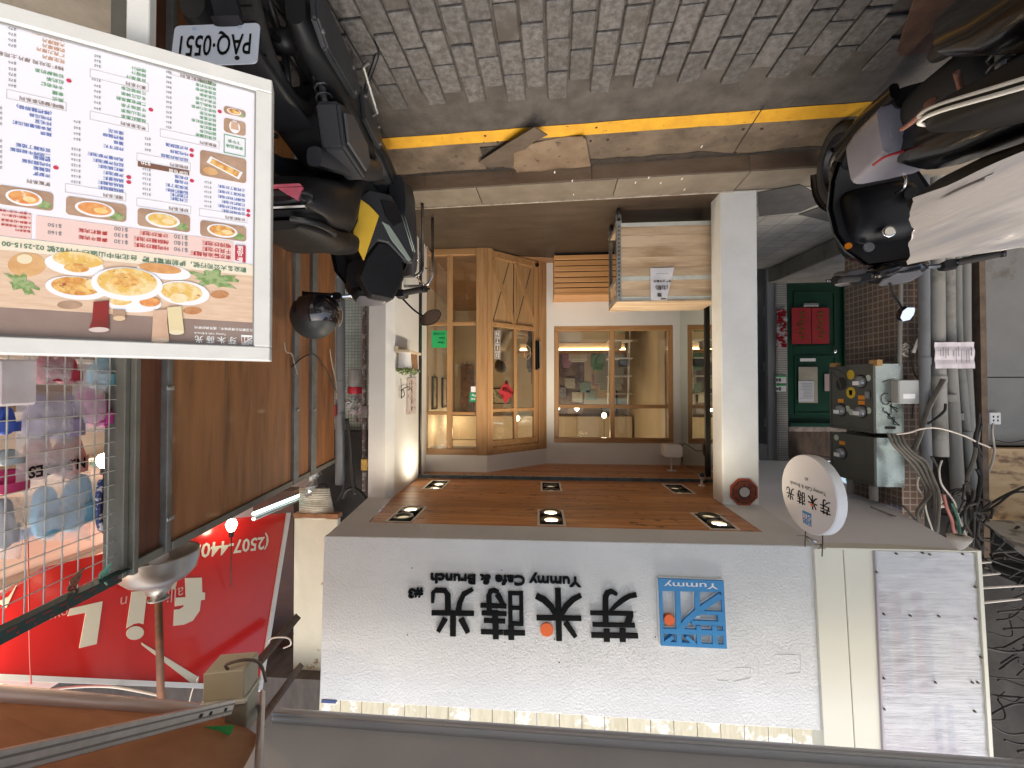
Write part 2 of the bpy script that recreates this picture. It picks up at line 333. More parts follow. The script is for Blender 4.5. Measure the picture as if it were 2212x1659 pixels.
# stamped setts: joints 8 mm deep, columns run away from the camera
COLW, ROWL, GAP = .114, .19, .0105
src = MB().box((-(COLW-GAP)/2,-(ROWL-GAP)/2,-.012),((COLW-GAP)/2,(ROWL-GAP)/2,.008)).build('paver', paver_m, None, bevel=.005)
pv = []
Mi = wm(road_root).inverted() @ KM
for ci in range(-34, 34):
    u = ci*COLW; vend = -.24 - .05*random.random()
    nrow = 18
    for ri in range(nrow):
        v = vend - ROWL*(ri+.5) - (0 if ci % 2 else ROWL*.5) - .0
        p = KM @ V((u, v, 0)); d = (p-C0).dot(Fw)
        if d < .3: continue
        X = 1106-(p-C0).dot(Rt)/d*F_PX; Y = 829.5+(p-C0).dot(Up)/d*F_PX
        if X < 480 or X > 2200 or Y < -60: continue
        if X < 560+(300-Y)*0 or (X > 1960 and Y < 250) or (X > 2050): continue
        pv.append((d, u, v))
pv.sort(key=lambda t: t[0])
first = True; stuffm = MB(KM)
for i, (d, u, v) in enumerate(pv):
    jr = random.uniform(-.012,.012); dz = random.uniform(-.003,.003)
    if i < 300:
        o = src if first else place_copy(src, None, (0,0,0)); first = False
        o.parent = road_root; o.matrix_local = Mi @ Matrix.Translation((u+random.uniform(-.002,.002), v, dz)) @ Matrix.Rotation(jr, 4, 'Z')
        o.name = 'paver'
    else: stuffm.box((u-(COLW-GAP)/2, v-(ROWL-GAP)/2, -.012), (u+(COLW-GAP)/2, v+(ROWL-GAP)/2, .010+dz))
if pv[300:]: stuffm.build('far_pavers', paver_m, road_root, kind='stuff')
print('pavers', len(pv))
# gutter, yellow line, kerb stones
gut = MB(KM).box((-9,0,-.05),(9,v_gut,.0)).build('gutter', conc_gutter); struct(gut)
ylw = mat('yellow_road_paint', (.62,.34,.022), .6, 0, (.52,.27,.018), ns=10, bump=.3, bs=120, bd=.002, col3=(.10,.07,.035), ns3=34, cr3=(.64,.7))
ym = MB(KM); n = 60
for i in range(n):
    ua, ub = -4.4+8.8*i/n, -4.4+8.8*(i+1)/n
    if abs(ua-(-2.13)) < .08 and i: pass
e = [(-4.4+8.8*i/n, random.uniform(-.004,.004), v_line+random.uniform(-.004,.004)) for i in range(n+1)]
ym.add([(a,b,.004) for a,b,c in e]+[(a,c,.004) for a,b,c in e], [(i,i+1,n+2+i,n+1+i) for i in range(n)])
struct(ym.build('yellow_line', ylw))
joint = mat('gutter_joint_dirt', (.03,.024,.02), .9)
jm = MB(KM)
for (X0,Y0,X1,Y1) in ((1650,227,1582,334),(1222,330,1227,370),(1147,333,1140,368)):
    A, B = kuv(at_z(X0,Y0,0)), kuv(at_z(X1,Y1,0)); jm.stroke([A,B], .007, .0045, .006)
jm.build('gutter_joint', joint, gut)
hm = MB(KM)
zt = zf(2000,0,2.011)
for zx, zy in ((655,1115),(790,1105),(700,1005),(1862,1022),(2010,1018),(745,1285),(1800,1210)):
    u, v = kuv(at_z(*zt(zx,zy),0)); hm.cyl((u,v), .009, .001, .005, 10)
for X, Y in ((1042,327),(1062,319),(1048,292),(1075,305),(1020,378),(1085,380)):
    u, v = kuv(at_z(X,Y,0)); hm.cyl((u,v), .009, .001, .005, 10)
hm.build('drain_hole', dark, gut)
kp = struct(MB(KM).box((-9,v_gut,-.05),(9,v_ter-.004,.100)).build('kerb', conc_gutter))
us = [-4.2]+[kuv(at_z(X,388,.11))[0] for X in (1601,1278,905)]+[1.9]
us = sorted(us+[-3.0,2.6])
for i in range(len(us)-1):
    MB(KM).box((us[i]+.003,v_gut-.012,-.03),(us[i+1]-.003,v_kt,.112)).build('kerb_stone', kerb_m, kp, bevel=.006)
us2 = [-4.2,-2.9]+[kuv(at_z(1583,415,.12))[0]]+[-.55,.5,1.5,2.6]
for i in range(len(us2)-1):
    MB(KM).box((us2[i]+.003,v_kt+.003,0),(us2[i+1]-.003,v_ter-.006,.119)).build('pavement_slab', slab_m, kp, bevel=.003)
MB(KM).box((us2[2],v_ter-.008,.05),(1.5,v_ter+.004,FZ+.004)).build('edge_trim', mat('trim_pale',(.5,.45,.38),.5,col2=(.3,.24,.18),ns=20), kp)
struct(MB().add([tuple(KM @ V((kuv((-1.42,3,0))[0],v_ter,FZ))), tuple(KM @ V((1.9,v_ter,FZ))), (1.6,7.6,FZ), (-1.70,7.6,FZ), (-1.70,3.2,FZ)], [(0,1,2,3,4)]).build('terrace_floor', floor_m))
struct(MB().add([tuple(KM @ V((-4.2,v_ter-.002,.121))), tuple(KM @ V((kuv((-1.42,3,0))[0],v_ter-.002,.121))), (-1.62,3.3,.121),(-1.62,7.6,.121),(-4.4,7.6,.121)], [(0,1,2,3,4)]).build('hall_floor', tile_m))
dirt = mat('gutter_dirt', (.028,.022,.018), .9, col2=(.05,.04,.032), ns=20, bump=.4, bs=90)
random.seed(31); us_ = [-4.0+i*.055 for i in range(100)]; dv = []; w_ = .05
for u_ in us_: w_ = max(.006, min(.085, w_+random.uniform(-.014,.014))); dv.append(w_*(1.0 if u_ < -.2 else .45))
struct(MB(KM).add([(u_,v_gut-.0125,.0046) for u_ in us_]+[(u_,v_gut-.0125-d_,.0046) for u_,d_ in zip(us_,dv)], [(i,i+1,101+i,100+i) for i in range(99)]).build('gutter_dirt', dirt))
litter = MB(KM)
for zx, zy in ((1010,1445),(1378,1415),(1115,1405),(520,1540),(370,1362),(1210,1448),(1398,1500),(510,1430),(1320,670),(1535,1293)):
    X, Y = zt(zx,zy); u, v = kuv(at_z(X,Y,.12)); litter.box((u-.004,v-.012,.1195 if Y > 360 else .0045),(u+.004,v+.012,.1225 if Y > 360 else .008))
tag(litter.build('paper_scraps', mat('litter',(.6,.58,.52),.8)), 'tiny pale paper scraps scattered on the kerb slabs', 'litter', None)['kind'] = 'stuff'
# drain grate and mats
gp = [kuv(at_z(X,Y,0)) for X, Y in ((1038,318),(1095,386))]
gx0, gx1 = sorted((gp[0][0], gp[1][0])); gy0, gy1 = sorted((gp[0][1], gp[1][1])); gy1 = min(gy1, v_gut-.02)
gr = MB(KM).box((gx0,gy0,.001),(gx1,gy1,.003)).build('drain_grate', dark); tag(gr, 'cast iron drain grate in the gutter partly under brown mat scraps', 'drain grate')
iron = mat('cast_iron', (.09,.085,.075), .6, .6, (.05,.04,.035), ns=20)
nb = 9
for i in range(nb+1):
    u = gx0+(gx1-gx0)*i/nb; MB(KM).box((u-.004,gy0,.003),(u+.004,gy1,.009)).build('bar', iron, gr)
for j in range(6):
    v = gy0+(gy1-gy0)*j/5; MB(KM).box((gx0-.004,v-.005,.003),(gx1+.004,v+.005,.0085)).build('cross_bar', iron, gr)
matm = mat('old_rubber_mat', (.15,.105,.065), .85, 0, (.20,.145,.095), ns=6, bump=.4, bs=120, bd=.004, col3=(.05,.035,.025), ns3=14, cr3=(.6,.68))
matd = mat('dark_rubber_mat', (.075,.055,.04), .85, 0, (.10,.075,.055), ns=10, bump=.5, bs=110, bd=.004)
P = [kuv(at_z(*zt(x,y),.02)) for x, y in ((0,1160),(100,1150),(200,1140),(300,1130),(420,1105),(590,1072),(618,1105),(640,1220),(655,1300),(520,1325),(390,1340),(250,1375),(90,1428),(60,1340),(10,1280))]
mt = MB(KM); nn = len(P)
def mz(u, v): return .012+.012*math.sin(u*14)+.008*math.sin(v*30)
cu = sum(p[0] for p in P)/nn; cv = sum(p[1] for p in P)/nn
mt.add([(p[0],p[1],mz(*p)) for p in P]+[(p[0],p[1],mz(*p)+.008) for p in P]+[(cu,cv,.006),(cu,cv,.03)],
       [(i,(i+1)%nn,nn+(i+1)%nn,nn+i) for i in range(nn)]+[(i,(i+1)%nn,2*nn) for i in range(nn)]+[(nn+i,nn+(i+1)%nn,2*nn+1) for i in range(nn)])
tag(mt.build('rubber_mat', matm), 'brown crumpled rubber mat lying flat over the drain in the gutter', 'mat')
z1 = zf(950,0,2.011)
P = [at_z(*z1(x,y),z) for x, y, z in ((1880,1275,.02),(2060,1160,.03),(2212,1065,.05),(2320,1000,.07),(2425,1062,.06),(2350,1090,.05),(2250,1175,.03),(2130,1215,.02),(2160,1330,.012),(2080,1310,.012),(1960,1320,.012))]
mt = MB(); nn = len(P); c = sum(P, V((0,0,0)))/nn
mt.add([p for p in P]+[p+V((0,0,.007)) for p in P]+[c,c+V((0,0,.007))], [(i,(i+1)%nn,nn+(i+1)%nn,nn+i) for i in range(nn)]+[(i,(i+1)%nn,2*nn) for i in range(nn)]+[(nn+i,nn+(i+1)%nn,2*nn+1) for i in range(nn)])
tag(mt.build('rubber_mat_strip', matd), 'dark torn rubber strip curled up over the yellow line', 'mat')
# ---------------------------------------------------------------- shop front: pillars, walls
FY = at_z(1600,413,.12).y
xl1, xl0 = at_y(1558,700,FY).x, at_y(1637,700,FY).x       # upright-left pillar
pil = tag(MB().box((xl0,FY,.11),(xl1,FY+.17,CZ)).build('pillar', stucco_fine, None, bevel=.006), 'white speckled stucco pillar with an octagonal red plaque near its top', 'pillar')
xr0, xr1, xr2 = at_y(853,700,FY+.06).x, at_y(833,700,FY).x, at_y(797,700,FY).x
xw = at_y(905,700,3.9).x
side = MB()
side.add([(xr1,FY,.11),(xr2,FY,.11),(xr2,FY+.2,.11),(xw+.12,4.25,.11),(xw+.002,4.25,.11),(xr0,FY+.06,.11)]+[(xr1,FY,CZ),(xr2,FY,CZ),(xr2,FY+.2,CZ),(xw+.12,4.25,CZ),(xw+.002,4.25,CZ),(xr0,FY+.06,CZ)],
         [(5,4,3,2,1,0),(6,7,8,9,10,11)]+[(i,(i+1)%6,6+(i+1)%6,6+i) for i in range(6)])
sidew = tag(side.build('side_wall', mat('side_wall_stucco', (.74,.74,.71), .7, col2=(.68,.68,.65), ns=2, bump=.35, bs=110, bd=.004)), 'white side wall of the terrace carrying the plant shelf', 'wall')
# back wall (upright centre) with window opening
BY = 4.72
wx0, wx1 = at_y(1455,830,BY).x, at_y(1197,830,BY).x; wz0, wz1 = at_y(1330,703,BY).z, at_y(1330,957,BY).z
xm = at_y(1470,800,BY).x; xb = at_y(1180,800,BY).x
bw = MB()
bw.box((xm,BY,FZ),(wx0,BY+.12,CZ)); bw.box((wx1,BY,FZ),(xb+.02,BY+.12,CZ)); bw.box((wx0,BY,FZ),(wx1,BY+.12,wz0)); bw.box((wx0,BY,wz1),(wx1,BY+.12,CZ))
bwall = tag(bw.build('window_wall', white_wall), 'white wall around the square oak window at the back of the terrace', 'wall')
glass = glass_mat('window_glass', ior=1.7)
wn = thing('oak_window', 'square oak window of four panes looking into the warm lit shop', 'window', ((wx0+wx1)/2, BY, wz0))
PW = Plane((0,BY+.03,0),(1,0,0),(0,0,1))
def bars(pl, parent, name, m, lst, d0, d1, bevel=.004):
    for (X0,Y0,X1,Y1) in lst:
        u0,v0 = pl.uv(X0,Y0); u1,v1 = pl.uv(X1,Y1); MB(pl.M()).box((u0,v0,d0),(u1,v1,d1)).build(name, m, parent, bevel=bevel)
u0,v0,u1,v1 = wx0,wz0,wx1,wz1; PWM = PW.M()
fw = .058
for nm, a, b, mm in (('frame',(u0,v0),(u1,v0+fw),oak_h),('frame',(u0,v1-fw),(u1,v1),oak_h),('frame',(u0,v0+fw),(u0+fw,v1-fw),oak_v),('frame',(u1-fw,v0+fw),(u1,v1-fw),oak_v)):
    MB(PWM).box((a[0]+.001,a[1]+.001,-.05),(b[0]-.001,b[1]-.001,.02)).build(nm, mm, wn, bevel=.004)
um, _ = PW.uv(1322.5,800); _, vm = PW.uv(1322,878)
MB(PWM).box((um-.026,v0+fw,-.045),(um+.026,v1-fw,.012)).build('mullion', oak_v, wn, bevel=.004)
for ua, ub in ((u0+fw,um-.026),(um+.026,u1-fw)): MB(PWM).box((ua,vm-.022,-.045),(ub,vm+.022,.010)).build('mullion', oak_h, wn, bevel=.004)
for ua, ub in ((u0+fw,um-.026),(um+.026,u1-fw)):
    for va, vb in ((v0+fw,vm-.022),(vm+.022,v1-fw)): MB(PWM).box((ua,va,-.024),(ub,vb,-.018)).build('pane', glass, wn)
# mirror wall on the upright left
mir = mat('dark_mirror', (.80,.83,.76), .015, 1)
mw = thing('mirror_panel', 'tall mirror covering the side wall, reflecting the oak window', 'mirror', (xm, 4.2, FZ))
MB().box((xm-.004,FY+.17,FZ),(xm-.0005,BY+.1,CZ-.003)).build('mirror_glass', mir, mw)
MB().box((xm-.09,FY+.17,FZ),(xm-.005,BY+.1,CZ-.003)).build('backing', white_wall, mw)
tag(MB().box((xl0+.02,FY+.172,.12),(xm-.092,7.4,CZ-.01)).build('hall_side_wall', white_wall), 'plain wall between the terrace and the dim hallway', 'wall')
yr = xm/at_x(1527,800,xm).x*at_x(1527,800,xm).y
dark_metal = mat('dark_bronze', (.03,.026,.022), .4, .6)
tag(MB().box((xm,yr-.02,FZ),(xm+.022,yr+.012,CZ-.03)).build('shutter_rail', dark_metal), 'thin dark vertical shutter rail standing against the mirror', 'rail')
tag(MB().box((xw-.022,3.88,FZ),(xw-.001,3.93,CZ-.03)).build('shutter_rail', dark_metal), 'thin dark vertical shutter rail beside the plant shelf wall', 'rail')
# ---------------------------------------------------------------- ceiling of planks with downlights
cy0 = at_z(1190,1138.5,CZ).y; cxr = at_z(800,1126,CZ).x; cxl = at_z(1637,1143,CZ).x
slot0, slot1 = 3.86, 3.93
fix = []
for (X, Y, w, l) in ((878,1112,.17,.33),(1190,1115.5,.17,.32),(1533,1119,.17,.32),(940,1050,.17,.32),(1190,1050.5,.17,.32),(1459,1052,.17,.32)):
    p = at_z(X,Y,CZ); fix.append((p.x,p.y,w,l))
xs_front = [f[0] for f in fix[:3]]
fix = [(x,2.735 if i < 3 else 3.60,w,l) for i,(x,y,w,l) in enumerate(fix)]
ceil = struct(MB().box((-1.69,cy0-.04,CZ+.16),(1.30,5.0,CZ+.2)).build('ceiling', dark))
def rects_minus(r, holes):
    out = [r]
    for h in holes:
        nw = []
        for (a,b,c,d) in out:
            if h[0] >= c or h[2] <= a or h[1] >= d or h[3] <= b: nw.append((a,b,c,d)); continue
            if h[0] > a: nw.append((a,b,h[0],d))
            if h[2] < c: nw.append((h[2],b,c,d))
            x0,x1 = max(a,h[0]),min(c,h[2])
            if h[1] > b: nw.append((x0,b,x1,h[1]))
            if h[3] < d: nw.append((x0,h[3],x1,d))
        out = nw
    return out
holes = [(x-w/2,y-l/2,x+w/2,y+l/2) for x,y,w,l in fix]
y = cy0; pw = .098
while y < BY-.005:
    y2 = min(y+pw, BY)
    if y < slot0 < y2: y2 = slot0
    if slot0 <= y < slot1: y = slot1; continue
    wl, wr = -1.80, 1.62
    if y < FY-.002:
        t = (y-cy0)/(FY-cy0); wl = cxl*(1-t)+(xl1)*t; wr = cxr*(1-t)+xr0*t
    elif y < FY+.17: wl = xl1; wr = xw+.1
    else: wl = xm; wr = xw+.1
    m = MB(); zz = CZ+random.uniform(-.0008,.0008)
    for (a,b,c,d) in rects_minus((wl,y+.0012,wr,y2-.0012), holes): m.box((a,b,zz),(c,d,CZ+.014))
    m.build('ceiling_plank', pine_ceil, ceil); y = y2
MB().box((-1.69,cy0-.04,CZ+.013),(1.30,cy0-.001,CZ+.03)).build('ceiling_lining', dark, ceil)
slot = thing('shutter_slot', 'blue grey steel shutter slot running across the wooden ceiling', 'shutter slot', (0,3.9,CZ))
blue_steel = mat('blue_gray_steel', (.10,.15,.18), .5, .4, (.06,.08,.09), ns=8)
MB().box((xm,slot0+.001,CZ-.03),(xw,slot0+.012,CZ+.08)).build('flange', blue_steel, slot)
MB().box((xm,slot0+.013,CZ+.05),(xw,slot1-.013,CZ+.08)).build('slot_back', blue_steel, slot)
MB().box((xm,slot1-.012,CZ-.022),(xw,slot1-.001,CZ+.08)).build('rear_flange', mat('rusty_trim', (.55,.52,.46), .6, col2=(.2,.12,.07), ns=25, cr=(.5,.62)), slot)
# downlights
lamp_warm = (1,.80,.52)
trim_m = mat('downlight_trim', (.74,.68,.58), .5); black_in = mat('downlight_black', (.012,.012,.012), .5); ring_m = mat('downlight_ring', (.05,.045,.04), .3, .8)
lit = mat('lamp_lit', (1,.9,.7), .5, emit=(1,.80,.50), es=14); faint_lens = mat('lamp_lens', (.35,.32,.26), .2, emit=(1,.8,.5), es=.35)  # lenses that are off still get a faint glow of their own
lab = ['lit twin downlight nearest the plant shelf wall, front row of the ceiling','lit twin downlight at the middle of the front ceiling row','lit twin downlight in the front ceiling row by the octagonal plaque',
       'twin downlight behind the front one on the plant shelf side','dark twin downlight in the middle of the ceiling near the shutter slot','dark twin downlight near the small security camera']
for i, (x,y,w,l) in enumerate(fix):
    t = thing('ceiling_downlight', lab[i], 'downlight', (x,y,CZ), 0, 'recessed twin downlights in the terrace ceiling')
    tr = MB(); b = .008
    for (a,bb,c,d) in ((x-w/2-b,y-l/2-b,x+w/2+b,y-l/2+b),(x-w/2-b,y+l/2-b,x+w/2+b,y+l/2+b),(x-w/2-b,y-l/2+b,x-w/2+b,y+l/2-b),(x+w/2-b,y-l/2+b,x+w/2+b,y+l/2-b)): tr.box((a,bb,CZ-.004),(c,d,CZ+.002))
    tr.build('trim', trim_m, t)
    hb = MB(); X0,Y0,X1,Y1 = x-w/2+.001,y-l/2+.001,x+w/2-.001,y+l/2-.001
    hb.add([(X0,Y0,CZ),(X1,Y0,CZ),(X1,Y1,CZ),(X0,Y1,CZ),(X0,Y0,CZ+.13),(X1,Y0,CZ+.13),(X1,Y1,CZ+.13),(X0,Y1,CZ+.13)], [(4,5,6,7),(0,1,5,4),(1,2,6,5),(2,3,7,6),(3,0,4,7)]); hb.build('housing', black_in, t)
    for k in (-1,1):
        cy = y+k*l*.245; r = w*.43; on = i < 4
        tilt = (0.0,)
        rg = MB(frame((x,cy,CZ-.012 if i < 3 else CZ+.012))); rg.lathe([(r*.60,.03),(r*.62,0),(r*.80,-.006),(r*.98,-.004),(r,.004),(r,.05),(r*.9,.07)], n=28)
        h = rg.build('lamp_ring', ring_m, t, smooth=40)
        MB(frame((x,cy,CZ-.012 if i < 3 else CZ+.012))).cyl((0,0), r*.61, .012, .03, 24).build('lamp_lens', lit if (on and not (i in (0,) and k < 0) and not (i == 2 and k > 0)) else faint_lens, h)
    if i in (0,1,2,3,4):  # the dark rear middle unit gets an added fill beam for the terrace
        ld = bpy.data.lights.new('downlight_and_fill_beam', 'SPOT'); ld.energy = (13,46,14,10,46)[i]; ld.color = (1,.86,.68); ld.spot_size = R(150); ld.spot_blend = .8; ld.shadow_soft_size = .05
        lo = bpy.data.objects.new('downlight_and_fill_beam', ld); COL.objects.link(lo); lo.location = (x+(.12 if i == 2 else 0),y,CZ-.03)
        d = V(((.35 if i in (0,3) else (-.2 if i == 2 else 0)), .15, -1)); lo.rotation_euler = (-d).to_track_quat('Z','Y').to_euler()
# ---------------------------------------------------------------- bay / door
DY = 4.17
dx0, dx1 = xw, at_y(1052.4,700,DY).x      # upright right edge .. corner
PD = Plane((0,DY,0),(1,0,0),(0,0,1)); PDM = PD.M()
B0 = V((dx1,DY,0)); B1 = V((at_y(1180,700,BY).x, BY, 0))
PA = Plane(B1,(B0-B1),(0,0,1)); PAM = PA.M(); LA = (B0-B1).length
ztop = at_y(915,982,DY).z
hd = MB()
hd.add([(dx1,DY,ztop),(xw+.1,DY,ztop),(xw+.1,BY+.1,ztop),(B1.x,BY+.1,ztop),(B1.x,BY,ztop)]+[(dx1,DY,CZ),(xw+.1,DY,CZ),(xw+.1,BY+.1,CZ),(B1.x,BY+.1,CZ),(B1.x,BY,CZ)],
       [(4,3,2,1,0),(5,6,7,8,9)]+[(i,(i+1)%5,5+(i+1)%5,5+i) for i in range(5)])
tag(hd.build('door_header', white_wall), 'white plastered header above the oak door bay', 'header wall')
zd = zf(1600,900,2.765); ze = zf(1600,1400,3.318)
bay = thing('oak_bay_screen', 'fixed oak glazed screen with four panes and the green delivery sticker', 'glazed screen', ((dx0+dx1)/2, DY, FZ))
yB, yT = FZ, ztop
def hb(pl, parent, name, m, u0, u1, v0, v1, d0, d1, bevel=.004, **k): return MB(pl).box((u0,v0,d0),(u1,v1,d1)).build(name, m, parent, bevel=bevel, **k)
uA = PD.uv(*zd(190,600))[0]; uM0, uM1 = PD.uv(*zd(500,600))[0], PD.uv(*zd(440,600))[0]; uP = PD.uv(*zd(760,600))[0]
vb1 = PD.uv(*zd(600,285))[1]; vr0, vr1 = PD.uv(*zd(600,1010))[1], PD.uv(*zd(600,1050))[1]; vh0, vh1 = PD.uv(*ze(600,733))[1], PD.uv(*ze(600,775))[1]; vt0 = PD.uv(*ze(600,1220))[1]
hb(PDM, bay, 'stile', oak_v, uA, dx0-.003, FZ, yT, -.06, .0)
hb(PDM, bay, 'post', oak_v, dx1+.001, uP, FZ, yT, -.09, .012, .006)
hb(PDM, bay, 'mullion', oak_v, uM0, uM1, vb1, vt0, -.045, -.008)
for ua, ub in ((uP,uM0),(uM1,uA)):
    hb(PDM, bay, 'rail', oak_h, ua, ub, vr0, vr1, -.045, -.008); hb(PDM, bay, 'rail', oak_h, ua, ub, vh0, vh1, -.045, -.008)
    for va, vb_ in ((vb1,vr0),(vr1,vh0),(vh1,vt0)): hb(PDM, bay, 'pane', glass, ua, ub, va, vb_, -.030, -.024, 0)
hb(PDM, bay, 'bottom_rail', oak_h, uP, uA, FZ, vb1, -.05, -.002); hb(PDM, bay, 'top_rail', oak_h, uP, uA, vt0, yT, -.05, -.002)
dr = thing('oak_door', 'oak door with crossed bracing below and four panes above, red diamond paper on its glass', 'door', ((B0+B1)/2).to_tuple())
uE = PA.uv(*zd(1425,700))[0]; uE2 = PA.uv(*zd(1510,700))[0]; uL = PA.uv(*zd(940,700))[0]; um0, um1 = PA.uv(*zd(1213,1300))[0], PA.uv(*zd(1180,1300))[0]
vr0a, vr1a = PA.uv(*zd(1060,1025))[1], PA.uv(*zd(1060,1075))[1]; vh0a, vh1a = PA.uv(*ze(1250,690))[1], PA.uv(*ze(1250,735))[1]; vt0a = PA.uv(*ze(1250,1105))[1]; vtt = PA.uv(*ze(1250,1180))[1]
hb(PAM, dr, 'jamb', oak_v, .004, uE-.02, FZ, yT, -.09, .012); hb(PAM, dr, 'door_stile', oak_v, uE-.018, uE+.04, FZ+.01, vt0a, -.05, -.004)
hb(PAM, dr, 'corner_post', oak_v, uL, LA+.001, FZ, yT, -.09, .010)
hb(PAM, dr, 'header', oak_h, uE-.018, uL, vtt+.004, yT, -.09, .010); hb(PAM, dr, 'top_rail', oak_h, uE-.016, uL, vt0a, vtt, -.05, -.004)
hb(PAM, dr, 'bottom_rail', oak_h, uE+.04, uL, FZ+.01, FZ+.09, -.05, -.002)
hb(PAM, dr, 'lock_rail', oak_h, uE+.04, uL, vr0a, vr1a, -.05, -.004)
hb(PAM, dr, 'mullion', oak_v, um0, um1, vr1a, vt0a, -.045, -.008)
for ua, ub in ((uE+.04,um0),(um1,uL)):
    hb(PAM, dr, 'rail', oak_h, ua, ub, vh0a, vh1a, -.045, -.008)
    for va, vb_ in ((vr1a,vh0a),(vh1a,vt0a)): hb(PAM, dr, 'pane', glass, ua, ub, va, vb_, -.030, -.024, 0)
    hb(PAM, dr, 'door_panel', oak_panel, ua+.002, ub-.002, FZ+.09, vr0a, -.035, -.026, .002)
hb(PAM, dr, 'mid_stile', oak_v, um0+.01, um1-.008, FZ+.09, vr0a, -.026, -.014)
for q in (((950,325),(1180,1045)),((1212,385),(1405,1065))):
    p0, p1 = PA.uv(*zd(*q[0])), PA.uv(*zd(*q[1])); MB(PAM).stroke([p0,p1], .045, -.026, -.008).build('brace', oak_v, dr)
for q in (((1130,370),(958,1000)),((1368,440),(1220,1010))):
    p0, p1 = PA.uv(*zd(*q[0])), PA.uv(*zd(*q[1])); MB(PAM).stroke([p0,p1], .008, -.0255, -.022).build('groove', joint, dr)
hx, hy = PA.uv(*zd(1412,1380)); MB(PAM).box((hx-.006,hy-.17,-.004),(hx+.012,hy+.17,.030)).build('door_handle', mat('handle_black',(.01,.01,.01),.3,.5), dr, bevel=.004)
MB(PAM).box((hx-.032,hy-.16,.012),(hx-.016,hy+.16,.045)).build('pull_bar', chrome, dr, bevel=.004)
MB(PAM).cyl((uE+.01,FZ+.06), .022, .0, .02, 14).build('floor_stop', dark_metal, dr)
red_paper = mat('red_paper', (.40,.022,.028), .6, col2=(.33,.02,.024), ns=8)
PA2 = Plane(PA.o+PA.n*.002, PA.u, PA.v)
pts = [PA2.uv(*ze(*q)) for q in ((1303,322),(1205,478),(1297,632),(1408,478))]
dm = MB(PAM).prism(pts, -.003, .0).build('spring_festival_diamond', red_paper); tag(dm, 'red paper diamond reading Happy year stuck on the oak door glass', 'paper decoration')
tm = MB(PAM); cx, cy = PA2.uv(*ze(1305,480)); tm.text('Happy', cx-.10, cy-.01, .045, .0015, bold=.02, ang=-.25); tm.text('year', cx-.02, cy-.06, .035, .0015, bold=.015, ang=.1); tm.text('恒', cx+.03, cy+.02, .04, .0015); tm.text('事', cx-.03, cy-.13, .04, .0015, bold=.01); tm.build('writing', black_letter, dm)
green_st = mat('green_sticker', (.02,.42,.13), .5)
q = [PD.uv(*zd(*p)) for p in ((275,1298),(440,1110))]
st = MB(PDM).box((q[0][0],q[0][1],-.002),(q[1][0],q[1][1],.0)).build('delivery_sticker', green_st); tag(st, 'bright green square sticker reading Uber Eats on the oak screen', 'sticker')
u0, u1 = sorted((q[0][0],q[1][0])); v0, v1 = sorted((q[0][1],q[1][1])); tm = MB(PDM); hh = (v1-v0)
tm.text('Uber', u0+.025, v1-hh*.36, hh*.15, .001, bold=.02); tm.text('Eats', u0+.025, v1-hh*.62, hh*.15, .001, bold=.02); tm.text('合作商家', u0+.02, v1-hh*.88, hh*.13, .001); tm.build('writing', black_letter, st)
# DT!F style glass stickers and hexagon
tm = MB(PAM)
for i, ch in enumerate('DITN'):
    cx, cy = PA2.uv(*zd(992, 1382-i*78)); s = .036
    for a, b, c, d in ((-s,-s,s,-s+.005),(-s,s-.005,s,s),(-s,-s,-s+.005,s),(s-.005,-s,s,s)): tm.box((cx+a,cy+b,0),(cx+c,cy+d,.0015))
    tm.text(ch, cx, cy, .045, .001, 'c', mid=True, bold=.02)
ds = tm.build('window_lettering', print_white); tag(ds, 'column of four boxed white letters on the oak door glass', 'lettering')
tm = MB(PAM); cx, cy = PA2.uv(*zd(1318,1348)); hr = [(cx+.055*math.sin(t)*.9, cy+.085*math.cos(t)) for t in [math.pi/3*k for k in range(7)]]
tm.stroke(hr, .005, 0, .0015); tm.box((cx-.02,cy-.03,0),(cx+.02,cy-.025,.0015)); tm.tube([(cx-.02,cy+.02,0),(cx,cy+.035,0),(cx+.02,cy+.01,0)], .003)
tag(tm.build('hexagon_sticker', mat('gold_print',(.7,.5,.3),.5)), 'thin hexagonal outline sticker on the oak door glass', 'sticker')
lp = MB(PDM); cx, cy = PD.uv(*ze(880,545)); lp.box((cx-.045,cy-.05,-.002),(cx+.045,cy+.05,0)); st = lp.build('payment_sticker', mat('green_dark',(.01,.25,.12),.5)); tag(st, 'small dark green payment sticker reading LINE Pay on the screen glass', 'sticker')
MB(PDM).text('LINE', cx, cy+.008, .022, .001, 'c', bold=.02).text('Pay', cx, cy-.03, .026, .001, 'c', bold=.02).build('writing', print_white, st)
tag(MB(PDM).box((cx-.05,cy-.115,-.002),(cx+.03,cy-.055,.0)).build('white_card', print_white), 'small white card on the glass below the payment sticker', 'card')
